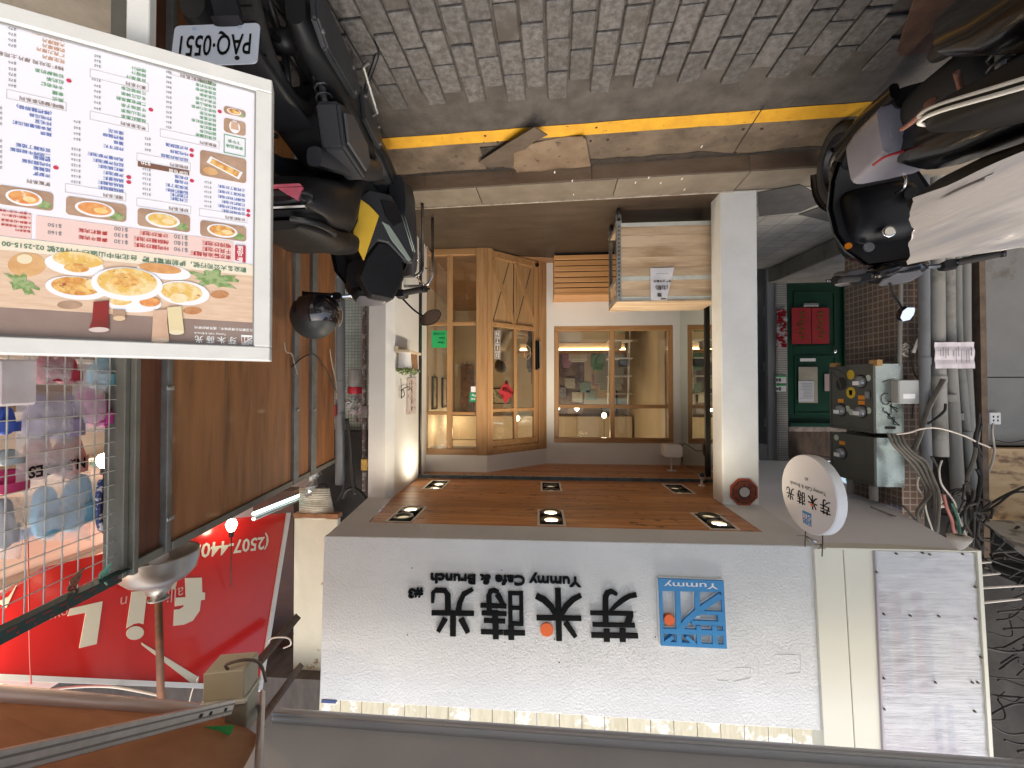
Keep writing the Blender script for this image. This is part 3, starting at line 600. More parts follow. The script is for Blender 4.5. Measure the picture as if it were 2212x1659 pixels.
# slatted box
s0, s1 = at_y(1197,600,4.38).x, at_y(1355,600,4.38).x; sh = at_y(1250,638,4.38).z
sb = thing('slatted_bench', 'oak slatted box standing against the white wall behind the wheeled cart', 'slatted box', ((s0+s1)/2,4.5,FZ))
MB().box((s1,4.40,FZ),(s0-.015,BY-.002,sh-.03)).build('carcass', dark, sb)
zz = [zf(2000,700,2.011)(370,y)[1] for y in (612,655,700,745,790,833,873,930)]
hs = [at_y(1200,Y,4.38).z for Y in zz]
for i in range(len(hs)-1):
    MB().box((s1,4.375,hs[i]+.006),(s0,4.399,hs[i+1]-.006 if i < len(hs)-2 else hs[i+1])).build('slat', slat_oak, sb, bevel=.002)
for i in range(9): MB().box((s0-.0145,4.41+i*.034,FZ+.01),(s0,4.41+i*.034+.026,sh-.03)).build('side_slat', slat_oak, sb)
MB().box((s1,4.37,sh-.028),(s0+.003,BY-.003,sh)).build('top_board', slat_oak, sb, bevel=.002)
# ---------------------------------------------------------------- shop interior seen through the glass
warm = mat('interior_wall', (.62,.53,.40), .8, col2=(.56,.47,.35), ns=2)
intf = mat('interior_floor', (.22,.12,.06), .5, 0, (.30,.17,.09), ns=3, stretch=(1,8,1))
iw = MB(); X0, X1, YB = xm, 1.62, 7.5
iw.box((X0-.1,BY+.13,FZ),(X0,YB,CZ+.1)); iw.box((X1,4.3,FZ),(X1+.1,YB,CZ+.1)); iw.box((X0,YB,FZ),(X1,YB+.1,CZ+.1)); iw.box((xw+.10,DY-.06,FZ),(X1,DY,CZ))
tag(iw.build('interior_walls', warm), 'warm beige inner walls of the cafe seen through the glass', 'wall')
struct(MB().box((X0,4.3,CZ+.015),(X1,YB,CZ+.1)).build('interior_ceiling', mat('interior_ceiling_paint',(.6,.52,.42),.8)))
struct(MB().add([(X0,BY+.1,FZ+.004),(1.62,4.2,FZ+.004),(1.62,7.5,FZ+.004),(X0,7.5,FZ+.004)],[(0,1,2,3)]).build('interior_floor', intf))
ct = thing('service_counter', 'pale counter with lit slatted front deep inside the cafe', 'counter', (-.7,6.3,FZ))
MB().box((-1.3,6.1,FZ),(.3,6.6,1.05)).build('counter_body', mat('counter_pale',(.72,.60,.42),.5), ct); MB().box((-1.35,6.05,1.05),(.35,6.65,1.09)).build('counter_top', oak_h, ct)
for i in range(5): MB().box((-1.3,6.085,FZ+.12+i*.17),(.3,6.098,FZ+.13+i*.17)).build('slat_line', mat('slat_shadow',(.35,.22,.1),.6), ct)
MB().box((-1.3,6.07,1.02),(.3,6.085,1.045)).build('light_strip', mat('strip_glow',(1,.8,.5),.5,emit=(1,.72,.38),es=5), ct)
ic = [('green_bin',(-.9,6.2),(.12,.1,.16),(.05,.25,.1),'dark green tub on the cafe counter','tub'),('paper_stack',(-.6,6.2),(.18,.12,.08),(.7,.68,.6),'stack of white papers on the cafe counter','papers'),('menu_box',(-.25,6.2),(.12,.1,.2),(.10,.08,.10),'dark box on the cafe counter','box'),
      ('pink_box',(-.42,6.25),(.1,.1,.13),(.45,.2,.35),'pinkish box on the cafe counter','box'),('coffee_machine',(-1.1,6.35),(.26,.3,.36),(.35,.38,.36),'grey green machine on the cafe counter','machine'),('blue_tin',(.12,6.2),(.1,.1,.18),(.06,.07,.2),'dark blue tin at the end of the counter','tin'),('white_carton',(-.05,6.22),(.12,.1,.15),(.65,.6,.5),'white carton near the middle of the counter','carton')]
for nm,(x,y),(a,b,c),colr,l,cg in ic:
    tag(MB().box((x-a*.8,y-b/2,1.092),(x+a*.8,y+b/2,1.09+c*1.3)).prism([(x-a*.7+.01,y-b/2+.01),(x+a*.7-.01,y-b/2+.01),(x+a*.6-.02,y+b/2-.02),(x-a*.6+.02,y+b/2-.02)],1.09+c*1.3,1.09+c*1.6).build(nm, mat(nm,tuple(.6*q+.07 for q in colr),.5), None, bevel=.006), l, cg)
dp = tag(MB().box((-.74,6.64,FZ+.01),(-.33,6.69,2.05)).build('dark_mural', mat('mural_purple',(.10,.075,.085),.6,col2=(.24,.20,.20),ns=5), None, bevel=.004), 'dark purplish mural panel standing at the far side of the cafe window', 'panel')
dp2 = tag(MB().box((-1.6,6.95,2.12),(1.6,7.4,CZ+.005)).build('ceiling_beam', warm, None), 'beige beam crossing the inner ceiling of the cafe', 'beam')
for k_,(x_,z_,c_,l_) in enumerate(((-.75,1.62,(.08,.22,.16),'green leaflet pinned above the counter'),(-.5,1.55,(.45,.42,.38),'pale leaflet pinned above the counter middle'),(-.95,1.5,(.35,.12,.2),'pink leaflet pinned near the wire shelf'),(-.62,1.78,(.5,.45,.36),'cream leaflet pinned highest above the counter'),(-.35,1.7,(.12,.12,.2),'navy leaflet pinned next to the mural'),(-.85,1.75,(.2,.3,.28),'teal leaflet pinned high near the shelf'))):
    tag(MB().box((x_-.09,6.60,z_-.09),(x_+.08,6.615,z_+.08)).build('leaflet', mat('leaflet%d'%k_,tuple(.5*q+.16 for q in c_),.6,col2=tuple(.6*q+.06 for q in c_),ns=22), None), l_, 'leaflet', 'leaflets over the cafe counter')
tag(MB().box((-1.25,6.616,1.09),(-.75,6.63,1.95)).build('pin_board', mat('pin_board',(.42,.34,.25),.8), None), 'tan pin board rising behind the counter clutter', 'board')
shf = thing('metal_shelf', 'white wire ladder shelf inside the cafe behind the window', 'shelf', (-1.05,5.5,FZ))
wht = mat('shelf_white', (.7,.68,.62), .4)
for x in (-1.25,-.98): MB().tube([(x,5.45,FZ),(x+.04,5.5,1.85)], .01).build('upright', wht, shf)
for k in range(6): MB().box((-1.25,5.38,.5+k*.24),(-.94,5.62,.515+k*.24)).build('tier', wht, shf)
for i, (x,z,cc) in enumerate(((-1.15,1.24,(.05,.05,.05)),(-1.05,1.0,(.4,.3,.2)),(-1.12,.76,(.1,.25,.15)))):
    tag(MB().box((x-.06,5.42,z+.002-.005),(x+.07,5.55,z+.10)).build('storage_box', mat('sb%d'%i,cc,.6), None, bevel=.008), ('black appliance on the wire shelf','tan box on the wire shelf','green box on the wire shelf')[i], 'box')
def picture(x0,x1,z0,z1,y,l,art,axis='y',lean=0):
    o = thing('framed_picture', l, 'framed picture', ((x0+x1)/2,y,z0) if axis == 'y' else (y,(x0+x1)/2,z0), 0, 'framed pictures inside the cafe')
    b = .02
    def bx(a0,a1,c0,c1,d0,d1):
        return MB().box((a0,y-d1,c0),(a1,y-d0,c1)) if axis == 'y' else MB().box((y-d1,a0,c0),(y-d0,a1,c1))
    for r in ((x0,x1,z0,z0+b),(x0,x1,z1-b,z1),(x0,x0+b,z0+b,z1-b),(x1-b,x1,z0+b,z1-b)): bx(*r,0,.03).build('frame', dark_metal, o)
    bx(x0+b,x1-b,z0+b,z1-b,0,.012).build('print', art, o)
art1 = mat('art_landscape', (.65,.60,.48), .5, col2=(.12,.25,.12), ns=9, cr=(.52,.6), col3=(.5,.28,.1), ns3=6, cr3=(.56,.6))
art2 = mat('art_flowers', (.60,.55,.45), .5, col2=(.25,.3,.18), ns=14, cr=(.5,.6), col3=(.55,.3,.25), ns3=16, cr3=(.6,.64))
art3 = mat('art_dark', (.10,.09,.10), .5, col2=(.3,.16,.1), ns=12)
picture(.55,.98,1.62,1.92,7.49,'colourful landscape picture in dark frame seen through the oak door',art1)
picture(5.3,5.55,1.45,1.95,1.615,'narrow flower picture on the right inner wall near the glass',art2,'x')
picture(5.8,6.05,1.45,1.95,1.615,'second flower picture further along the right inner wall',art2,'x')
picture(6.4,6.7,1.45,1.95,1.615,'third flower picture at the far end of the inner wall',art2,'x')
picture(-.2,.15,1.25,1.55,7.49,'small dark picture on the back wall above the counter',art3)
picture(-1.45,-1.15,1.55,2.1,7.49,'tall pale picture in dark frame on the back wall corner',art2)
menu_tv = tag(MB().box((1.25,7.40,1.2),(1.50,7.44,2.1)).build('dark_poster', art3, None, bevel=.004), 'tall dark poster behind the oak screen', 'poster')
for i,(x,y,z) in enumerate(((-.15,5.9,2.05),(-.28,6.3,1.95),(.0,6.6,2.0),(-.6,6.4,1.95),(.35,6.2,2.1),(-1.0,6.2,2.05))):
    pl = thing('pendant_lamp', ('globe pendant nearest the window','globe pendant above the counter middle','globe pendant over the counter rear','globe pendant left of the cluster','globe pendant close to the oak door','globe pendant by the wire shelf')[i], 'pendant lamp', (x,y,z), 0, 'small globe pendants inside the cafe')
    MB(frame((x,y,z))).lathe([(.002,-.04),(.025,-.033),(.04,0),(.025,.033),(.006,.045)], n=14).build('globe', mat('globe_glow',(1,.9,.7),.4,emit=(1,.82,.55),es=10), pl)
    MB().tube([(x,y,z+.04),(x,y,CZ+.01)], .003, 5).build('cord', black_letter, pl)
for (x,y,z,e) in ((-.6,5.6,2.3,4.5),(.6,5.9,2.3,4.5),(1.45,5.45,2.2,2.2),(1.45,5.95,2.2,2.2),(-1.3,7.3,2.3,3.5),(.75,7.3,2.3,3.5),(1.45,6.7,2.2,2.2)):
    ld = bpy.data.lights.new('interior_lamp','POINT'); ld.energy = e; ld.color = (1,.74,.44); ld.shadow_soft_size = .08; lo = bpy.data.objects.new('interior_lamp',ld); COL.objects.link(lo); lo.location = (x,y,z)
# ---------------------------------------------------------------- fascia: signboard, soffit, panels
b0, b1 = at_z(700,1158,CZ-.002), at_z(1779,1180,CZ-.002); u = (b0-b1).normalized()
tmid = at_d(1245,1545,0.968*((b0+b1)/2-C0).dot(Fw)); lean = tmid-(b0+b1)/2; lean -= u*lean.dot(u)
PS = Plane(b1, u, lean); PSM = PS.M(); BW = (b0-b1).length
tl, tr_ = PS.uv(1801,1580), PS.uv(690,1511); bl, br = (0,0), (BW,0)
print('board', BW, tl, tr_, 'depth', (b1-C0).dot(Fw), 'FY', FY, 'xl', xl0, xl1, 'xm', xm, 'cy0', cy0)
board = thing('shop_signboard', 'big white stucco signboard with black characters and blue square emblem', 'signboard', ((b0+b1)/2).to_tuple())
pts = [bl, br, tr_, tl]
MB(PSM).prism(pts, -.26, 0).build('board', stucco, board, bevel=.004)
za = zf(1100,2000,1.62); zb = zf(2000,2000,1.62)
def sk(mb, z, pts, w, z0, z1):
    P = [PS.uv(*z(*p)) for p in pts]; k = (PS.uv(*z(0,0))[0]-PS.uv(*z(100,0))[0])/100
    mb.stroke(P, [q*k for q in w] if isinstance(w, (list,tuple)) else w*k, z0, z1)
LD = .014
G1 = [([(530,805),(827,810)],28),([(628,768),(629,846)],36),([(729,764),(730,847)],36),([(538,738),(807,743)],23),([(524,664),(796,669)],23),([(780,672),(758,738)],36),([(622,745),(620,600),(621,562),(633,536),(660,527),(693,546)],[34,34,34,32,28,20]),([(648,657),(685,618),(730,582),(770,558),(817,548)],[12,22,26,26,26])]
G2 = [([(318,508),(326,841)],36),([(182,695),(467,699)],28),([(312,690),(275,625),(230,580),(180,556)],[24,36,40,34]),([(335,690),(370,622),(415,578),(465,552)],[24,34,32,26]),([(368,725),(430,817)],[36,24])]
G3 = [([(1287,784),(1428,789)],24),([(1380,735),(1382,830)],34),([(1430,790),(1568,792)],26),([(1478,746),(1480,834)],34),([(1472,527),(1475,742)],24),([(1542,527),(1545,742)],24),([(1464,538),(1553,540)],20),([(1464,632),(1553,634)],18),([(1464,731),(1555,733)],20),
      ([(1306,712),(1442,717)],22),([(1292,664),(1450,670)],22),([(1284,615),(1450,622)],22),([(1376,650),(1380,745)],34),([(1340,664),(1338,550),(1348,526),(1370,520),(1400,532)],[30,30,28,24,18]),([(1393,545),(1428,608)],[34,22])]
G4 = [([(1110,665),(1109,812)],34),([(974,664),(1243,668)],26),([(1060,700),(1015,783)],[34,26]),([(1160,700),(1205,790)],[34,26]),([(1142,658),(1152,600),(1178,545),(1235,513)],[34,32,30,22]),([(1078,658),(1076,550),(1058,522),(1000,520),(983,535),(980,600)],[34,32,28,26,24,16])]
for Gx, z in ((G1,zb),(G2,zb),(G3,za),(G4,za)):
    mb = MB(PSM)
    for i, (p, w) in enumerate(Gx): sk(mb, z, p, w, .003, LD+i*.0003)
    mb.build('character', black_letter, board)
def disc(mb, z, c, r, z0, z1, pl=PS):
    a = pl.uv(*z(*c)); b = pl.uv(*z(c[0]+r,c[1])); mb.cyl(a, abs(a[0]-b[0]), z0, z1, 32)
mb = MB(PSM); disc(mb, zb, (247,770), 41, .003, .0145); mb.build('orange_dot', orange_dot, board)
x1, y1 = PS.uv(*zb(466,495)); x0, y0 = PS.uv(*za(968,407)); 
xa, ya = PS.uv(*zb(466,476)); xb_, yb_ = PS.uv(*za(968,432))
tx = MB(PSM); tw = xb_-xa; vs, fs, a, b, c, d = text_geo('Yummy Cafe & Brunch', .028, 3); k = tw/(b-a)
p_top = PS.uv(*za(1100,487))[1]; p_base = PS.uv(*za(1100,487-0))[1]
base = PS.uv(*za(1440,480))[1]; capt = PS.uv(*za(1440,422))[1]
bot = min(base,capt); ch = abs(capt-base)
tx.add([(xa+(v.x-a)*k, bot+.004+(v.y)*ch*1.06/.73, .002) for v in vs]+[(xa+(v.x-a)*k, bot+.004+(v.y)*ch*1.06/.73, .018) for v in vs], [tuple(len(vs)+i for i in f) for f in fs]+[(f[i],f[(i+1)%len(f)],len(vs)+f[(i+1)%len(f)],len(vs)+f[i]) for f in fs for i in range(len(f))])
tx.build('lettering', black_letter, board)
xa, ya = PS.uv(*za(918,572)); xc, yc = PS.uv(*za(826,503)); tx = MB(PSM); tx.text('#3', xa, min(ya,yc), abs(yc-ya), .002, w=xc-xa, bold=.03, ext=.014)
# w-mode keeps natural height
tx.build('number', black_letter, board)
# emblem
em = thing('square_emblem', 'blue square emblem with cut out character and white word Yummy on the signboard', 'emblem', PS.hit(*zb(1165,660)).to_tuple())
q = [PS.uv(*zb(*p)) for p in ((948,432),(1366,450),(1386,886),(962,862))]
mb = MB(PSM)
for (p, w) in (([(957,440),(973,857)],26),([(1357,455),(1376,880)],26),([(964,852),(1382,870)],30),([(955,447),(1364,462)],26),([(1072,520),(1082,860)],40),([(1195,520),(1203,860)],38),([(965,768),(1370,783)],42),([(1085,760),(1200,640),(1345,545)],44),([(1160,715),(1345,722)],34),([(1210,655),(1370,662)],30),([(1303,730),(1308,870)],38)):
    sk(mb, zb, p, w, .002, .014)
mb.build('backing', print_white, em)
mb = MB(PSM); hq = [PS.uv(*zb(*p)) for p in ((951,439),(1363,454),(1365,524),(955,516))]; mb.prism(hq, .002, .026)
S = [([(963,440),(978,858)],18),([(1353,455),(1373,880)],18),([(968,848),(1379,868)],24),([(1072,515),(1082,860)],30),([(1196,520),(1198,672)],28),([(965,768),(1370,783)],30),([(1085,762),(1130,705),(1200,643),(1345,545)],34),([(1160,715),(1340,722)],24),([(1338,650),(1344,735)],26),([(1210,652),(1368,659)],22),
     ([(1203,735),(1208,860)],26),([(1303,735),(1310,868)],28),([(995,842),(1045,805)],22),([(1125,805),(1178,848)],22)]
for i,(p,w) in enumerate(S): sk(mb, zb, p, w, .002, .0262+i*.0002)
mb.build('emblem_strokes', blue_letter, em)
mb = MB(PSM); disc(mb, zb, (1019,699), 33, .003, .0285); mb.build('orange_dot', orange_dot, em)
xa, ya = PS.uv(*zb(1328,505)); xc, yc = PS.uv(*zb(985,460)); mb = MB(PSM); vs, fs, a, b, c, d = text_geo('Yummy', .01, 3); k = (xc-xa)/(b-a); kh = (yc-ya)*1.0
t0 = PS.uv(*zb(1150,500))[1]; t1 = PS.uv(*zb(1150,452))[1]; lo_ = min(t0,t1); hh = abs(t1-t0)
mb.add([(xa+(v.x-a)*k, lo_+.000+(v.y-c)*hh/(d-c), .0275) for v in vs], fs); mb.build('word', print_white, em)
# drip stains and old glue ridges left by earlier letters
gl = MB(PSM)
for pth in ([(1700,875),(1755,915)],[(1375,578),(1425,588)],[(1480,605),(1520,635)],[(1700,935),(1870,940),(1865,1050),(1770,1062)],[(1450,1020),(1550,1018),(1545,1085),(1440,1110)],[(1600,980),(1605,1105)],[(1335,1100),(1410,1105)],[(1520,840),(1525,900)],[(1655,850),(1690,885)]):
    P = [PS.uv(*zb(*p)) for p in pth]; gl.stroke(P, .0035, 0, .0016)
random.seed(3)
for i in range(420):
    x, y = (random.gauss(900,260), random.gauss(905,60)) if i < 260 else (random.uniform(300,1400), random.uniform(640,900))
    uu, vv = PS.uv(*zb(x-600 if i % 2 else x, y)); L_ = random.uniform(.003,.013); an = random.uniform(0,6.28)
    if .05 < uu < BW-.05: gl.stroke([(uu,vv),(uu+L_*math.cos(an),vv+L_*math.sin(an))], random.uniform(.0015,.003), 0, .0014)
gl.build('glue_ridges', mat('glue_gray',(.64,.64,.62),.8), board, kind='stuff')
dk = MB(PSM)
for z, p in ((za,(845,383)),(za,(1418,397)),(za,(818,808)),(zb,(297,838)),(zb,(327,986)),(zb,(941,823))):
    dk.cyl(PS.uv(*z(*p)), .0035, 0, .002, 8)
dk.build('screw_holes', dark, board)
# textured soffit ring behind the board (level with the ceiling)
sf = MB()
bz = CZ-.0015
bk = [b1+V((0,.0,0)), b0]
PSin0, PSin1 = PSM @ V((0,0,-.05)), PSM @ V((BW,0,-.05))
cl0, cl1 = V((cxl,cy0,bz)), V((cxr,cy0,bz))
pl0, pr0 = V((xl1,FY,bz)), V((xr0,FY+.06,bz))
sf.add([PSin0+V((.002,0,0)), PSin1-V((.002,0,0)), cl1, cl0, V((xl0,FY,bz)), pl0, V((xr2,FY,bz)), pr0]+[], [(0,1,2,3),(0,3,5,4),(1,6,7,2)])
sfo = sf.build('soffit', stucco); struct(sfo)
# upright-left soffit over the hallway
hs_ = MB(); h0, h1, h2, h3 = at_z(1641,991,CZ+.004), at_z(1737,996,CZ+.004), at_z(2085,1186,CZ+.004), at_z(1779,1178,CZ+.004)
hs_.add([V((xl0+.02,FY+.1,CZ+.004)), V((-1.62,7.5,CZ+.004)), V((-3.4,7.5,CZ+.004)), h1, h2+V((0,-.03,0)), h3+V((0,-.03,0)), V((xl0+.1,FY-.1,CZ+.004))], [(0,1,2,3,4,5,6)])
MB_off = hs_.build('hall_soffit', soffit_white); struct(MB_off)
zr = zf(3000,2000,1.62)
# cream panel and wrapped sign, same fascia, a little behind the board face
PF = Plane(at_z(2112,1187,CZ), at_z(1780,1184,CZ)-at_z(2112,1187,CZ), lean)
PFM = PF.M()
cp = thing('cream_fascia', 'plain cream fascia panels between the signboard and the wrapped sign', 'fascia panel', PF.hit(1837,1300).to_tuple())
xs = [PF.uv(*zr(x,y)) for x,y in ((398,262),(525,262),(712,262),(463,1500),(600,1520),(775,1545))]
tp = PF.uv(1801,1640)[1]
def quadp(a,b,c,d,z0,z1,nm,m,par,bev=.002): MB(PFM).prism([a,b,c,d],z0,z1).build(nm,m,par,bevel=bev)
ext = lambda lo,hi: (lo[0]+(hi[0]-lo[0])*(tp-lo[1])/(hi[1]-lo[1]), tp)
quadp(xs[2],xs[1],ext(xs[1],xs[4]),ext(xs[2],xs[5]),-.10,-.004,'panel',cream,cp)
quadp((xs[1][0]+.003,xs[1][1]),(xs[0][0]+.05,xs[0][1]),(xs[3][0]+.05,tp),(ext(xs[1],xs[4])[0]+.003,tp),-.10,-.006,'panel',cream,cp)
# wrapped sign
ws = thing('wrapped_sign', 'faded sign wrapped in crinkled clear plastic with screw dimples', 'wrapped sign', PF.hit(2000,1400).to_tuple())
wq = [PF.uv(*zr(1345,285)), PF.uv(*zr(722,275)), ext(PF.uv(*zr(722,275)),PF.uv(*zr(775,1545))), ext(PF.uv(*zr(1345,285)),PF.uv(*zr(1428,1590)))]
wrap = mat('plastic_wrap', (.66,.66,.69), .22, 0, alpha=.48, col2=(.73,.73,.74), ns=2.5, stretch=(1,1,3), bump=.5, bs=9, bd=.02, coat=.3, stretchb=(.6,.6,7), col3=(.60,.56,.60), ns3=2.2, cr3=(.5,.62))
NX, NY = 26, 60; vs = []
for j in range(NY+1):
    for i in range(NX+1):
        s, t = i/NX, j/NY
        p = V(wq[0]).lerp(V(wq[1]), s).lerp(V(wq[3]).lerp(V(wq[2]), s), t)
        zz_ = .004*math.sin(t*70+3*math.sin(s*5))*math.sin(t*11+s*3)*math.sin(s*9+t*8)+.0025*random.uniform(-1,1)*(1 if random.random() < .2 else .1)
        vs.append((p.x,p.y,.006+zz_))
wpn = MB(PFM).add(vs, [(j*(NX+1)+i, j*(NX+1)+i+1, (j+1)*(NX+1)+i+1, (j+1)*(NX+1)+i) for j in range(NY) for i in range(NX)], True).build('plastic_face', wrap, ws)
MB(PFM).prism(wq, -.10, -.003).build('sign_box', white_plastic, ws)
r1 = [PF.uv(*zr(1358,268)), PF.uv(*zr(1382,268)), ext(PF.uv(*zr(1382,268)),PF.uv(*zr(1462,1590))), ext(PF.uv(*zr(1358,268)),PF.uv(*zr(1438,1590)))]
MB(PFM).prism(r1, -.10, .012).build('edge_trim', cream, ws)
r2 = [PF.uv(*zr(712,275)), PF.uv(*zr(722,275)), ext(PF.uv(*zr(722,275)),PF.uv(*zr(778,1545))), ext(PF.uv(*zr(712,275)),PF.uv(*zr(766,1545)))]
MB(PFM).prism(r2, -.08, .008).build('edge_trim', mat('lilac_trim',(.42,.38,.42),.5), ws)
r3 = [PF.uv(*zr(398,250)), PF.uv(*zr(1380,270)), PF.uv(*zr(1380,278)), PF.uv(*zr(398,262))]
MB(PFM).prism(r3, -.08, .010).build('bottom_trim', cream, ws)
dk = MB(PFM)
for p in ((768,672),(937,682),(1117,685),(1350,702),(768,1080),(1096,1106),(1330,1106),(1365,1106),(770,1275),(848,288),(1015,283),(1060,292),(1268,290),(1385,946),(1348,500),(722,405),(1345,1290)):
    dk.cyl(PF.uv(*zr(*p)), .0055, .004, .014, 8)
dk.build('screw', mat('rusty_screw',(.12,.08,.06),.6,.5), ws)
faint = mat('faded_print', (.60,.53,.55), .5); faintb = mat('faded_print_blue', (.53,.56,.62), .5)
sh = MB(PFM)
for i,(xx,yy,ww,hh2) in enumerate(((1160,360,500,0),(0,0,0,0))):
    pass
for xx in (1000,860,770): 
    a = PF.uv(*zr(xx+70,1190)); b = PF.uv(*zr(xx-40,540)); 
    sh.box((min(a[0],b[0]),min(a[1],b[1]),-.0029),(max(a[0],b[0]),max(a[1],b[1]),-.0018))
sh.build('faded_print', faint, ws)
sh = MB(PFM)
for xx in (760,890,1030):
    a = PF.uv(*zr(xx+80,1190)); b = PF.uv(*zr(xx,690)); sh.box((min(a[0],b[0]),min(a[1],b[1]),-.0017),(max(a[0],b[0]),max(a[1],b[1]),-.0009))
for xx in (1100,1180): a = PF.uv(*zr(xx+60,1560)); b = PF.uv(*zr(xx,1260)); sh.box((min(a[0],b[0]),min(a[1],b[1]),-.0017),(max(a[0],b[0]),max(a[1],b[1]),-.0009))
sh.build('faded_print', faintb, ws)
# strip of old ribbed cladding above the board and awning
cl = thing('old_cladding', 'yellowed ribbed cladding strip between the signboard top and grey awning', 'cladding', PS.hit(1245,1560,-.05).to_tuple())
clm = mat('old_cream_cladding', (.62,.58,.44), .6, col2=(.50,.46,.32), ns=6, stretch=(6,6,1), col3=(.75,.74,.70), ns3=9, cr3=(.55,.6))
q0, q1 = PS.uv(1830,1500), PS.uv(640,1500); nR = 22; qz = -.06
for i in range(nR):
    a = q0[0]+(q1[0]-q0[0])*i/nR; b = q0[0]+(q1[0]-q0[0])*(i+1)/nR
    MB(PSM).box((a+.002,tl[1]-.3,qz-.28),(b-.002,tl[1]+.35,qz-.205)).build('cladding_strip', clm, cl)
mb = MB(PSM); a = PS.uv(700,1516); mb.box((a[0]-.07,a[1]-.012,-.05),(a[0]+.015,a[1]+.005,.003)); mb.build('blue_tape', mat('blue_tape',(.04,.07,.2),.5), cl)
# ---------------------------------------------------------------- hallway at upright left
z7 = zf(2932,700,2.011); z8 = zf(2932,1350,2.011); z9 = zf(3000,1000,2.37)
GY = 5.15
stepx = at_z(1745,541,.121).x
pave = mat('step_concrete', (.24,.22,.18), .8, col2=(.17,.15,.12), ns=5, nd=6, bump=.3, bs=50, col3=(.08,.07,.05), ns3=8, cr3=(.6,.7))
gx0, gx1 = at_y(1820,750,GY).x, at_y(1701,750,GY).x
gz0, gz1 = at_y(1760,612,GY).z, at_y(1760,913,GY).z
st = MB().add([tuple(at_z(1673,575,.121)), tuple(at_z(1816,507,.121)), (-4.4,3.75,.121), (-4.4,5.5,.121), (-2.7,5.5,.121)]+[(p[0],p[1],gz0-.01) for p in (at_z(1673,575,.121), at_z(1816,507,.121), (-4.4,3.75), (-4.4,5.5), (-2.7,5.5))], [(4,3,2,1,0),(5,6,7,8,9)]+[(i,(i+1)%5,5+(i+1)%5,5+i) for i in range(5)])
tag(st.build('concrete_step', pave, None, bevel=.01), 'stained low concrete step in front of the green door', 'step')
green = mat('green_door_paint', (.006,.042,.026), .4, 0, (.008,.058,.032), ns=3, bump=.05)
gd = thing('green_door', 'dark green door with red paper panels and crimson hallway couplets beside it', 'door', ((gx0+gx1)/2,GY,gz0))
MB().box((gx0,GY,gz0),(gx1,GY+.05,gz1)).build('leaf', green, gd)
pw_ = gx1-gx0; ph_ = gz1-gz0
for (a,b,c,d) in ((.12,.52,.88,.94),(.12,.06,.88,.46)):
    X0,Z0,X1,Z1 = gx0+pw_*a, gz0+ph_*b, gx0+pw_*c, gz0+ph_*d
    for r in ((X0,Z0,X1,Z0+.02),(X0,Z1-.02,X1,Z1),(X0,Z0+.02,X0+.02,Z1-.02),(X1-.02,Z0+.02,X1,Z1-.02)): MB().box((r[0],GY-.008,r[1]),(r[2],GY-.001,r[3])).build('moulding', green, gd)
for r in ((gx0-.06,gz0,gx0-.001,gz1+.05),(gx0-.001,gz1+.001,gx1,gz1+.05)): MB().box((r[0],GY-.03,r[1]),(r[2],GY+.06,r[3])).build('frame', green, gd, bevel=.004)
kx = at_y(*z9(680,908),GY-.03); MB(Matrix.Translation((kx.x,GY-.002,kx.z))@Matrix.Rotation(R(90),4,'X')).lathe([(.003,.05),(.02,.045),(.024,.03),(.012,.015),(.018,0)], n=14).build('knob', chrome, gd)
hx = [at_y(*z9(385,475),GY), at_y(*z9(525,465),GY)]; MB().box((hx[1].x,GY-.012,hx[0].z-.02),(hx[0].x,GY-.001,hx[0].z+.02)).build('mail_slot', galv, gd, bevel=.003)
gold = mat('gold_foil', (.5,.32,.08), .3, .8, col2=(.35,.2,.05), ns=60)
for i,(xa,ya,xb_,yb_) in enumerate(((270,505,455,840),(458,505,622,838))):
    a, b = at_y(*z9(xa,ya),GY), at_y(*z9(xb_,yb_),GY)
    x0,x1 = sorted((a.x,b.x)); z0,z1 = sorted((a.z,b.z))
    p = MB().box((x0,GY-.014,z0),(x1,GY-.0095,z1)).build('festival_paper', red_paper); tag(p, ('red paper with gold print on the green door, next to the tiled jamb','red paper with gold print on the green door, nearer the hinge side')[i], 'paper', 'red papers on the green door')
    gm = MB()
    for k in range(7): zz = z0+(z1-z0)*(.15+.11*k); xx = (x0+x1)/2+random.uniform(-.02,.02); gm.box((xx-.025,GY-.0155,zz-.014),(xx+.025,GY-.0142,zz+.014))
    gm.build('gold_print', gold, p)
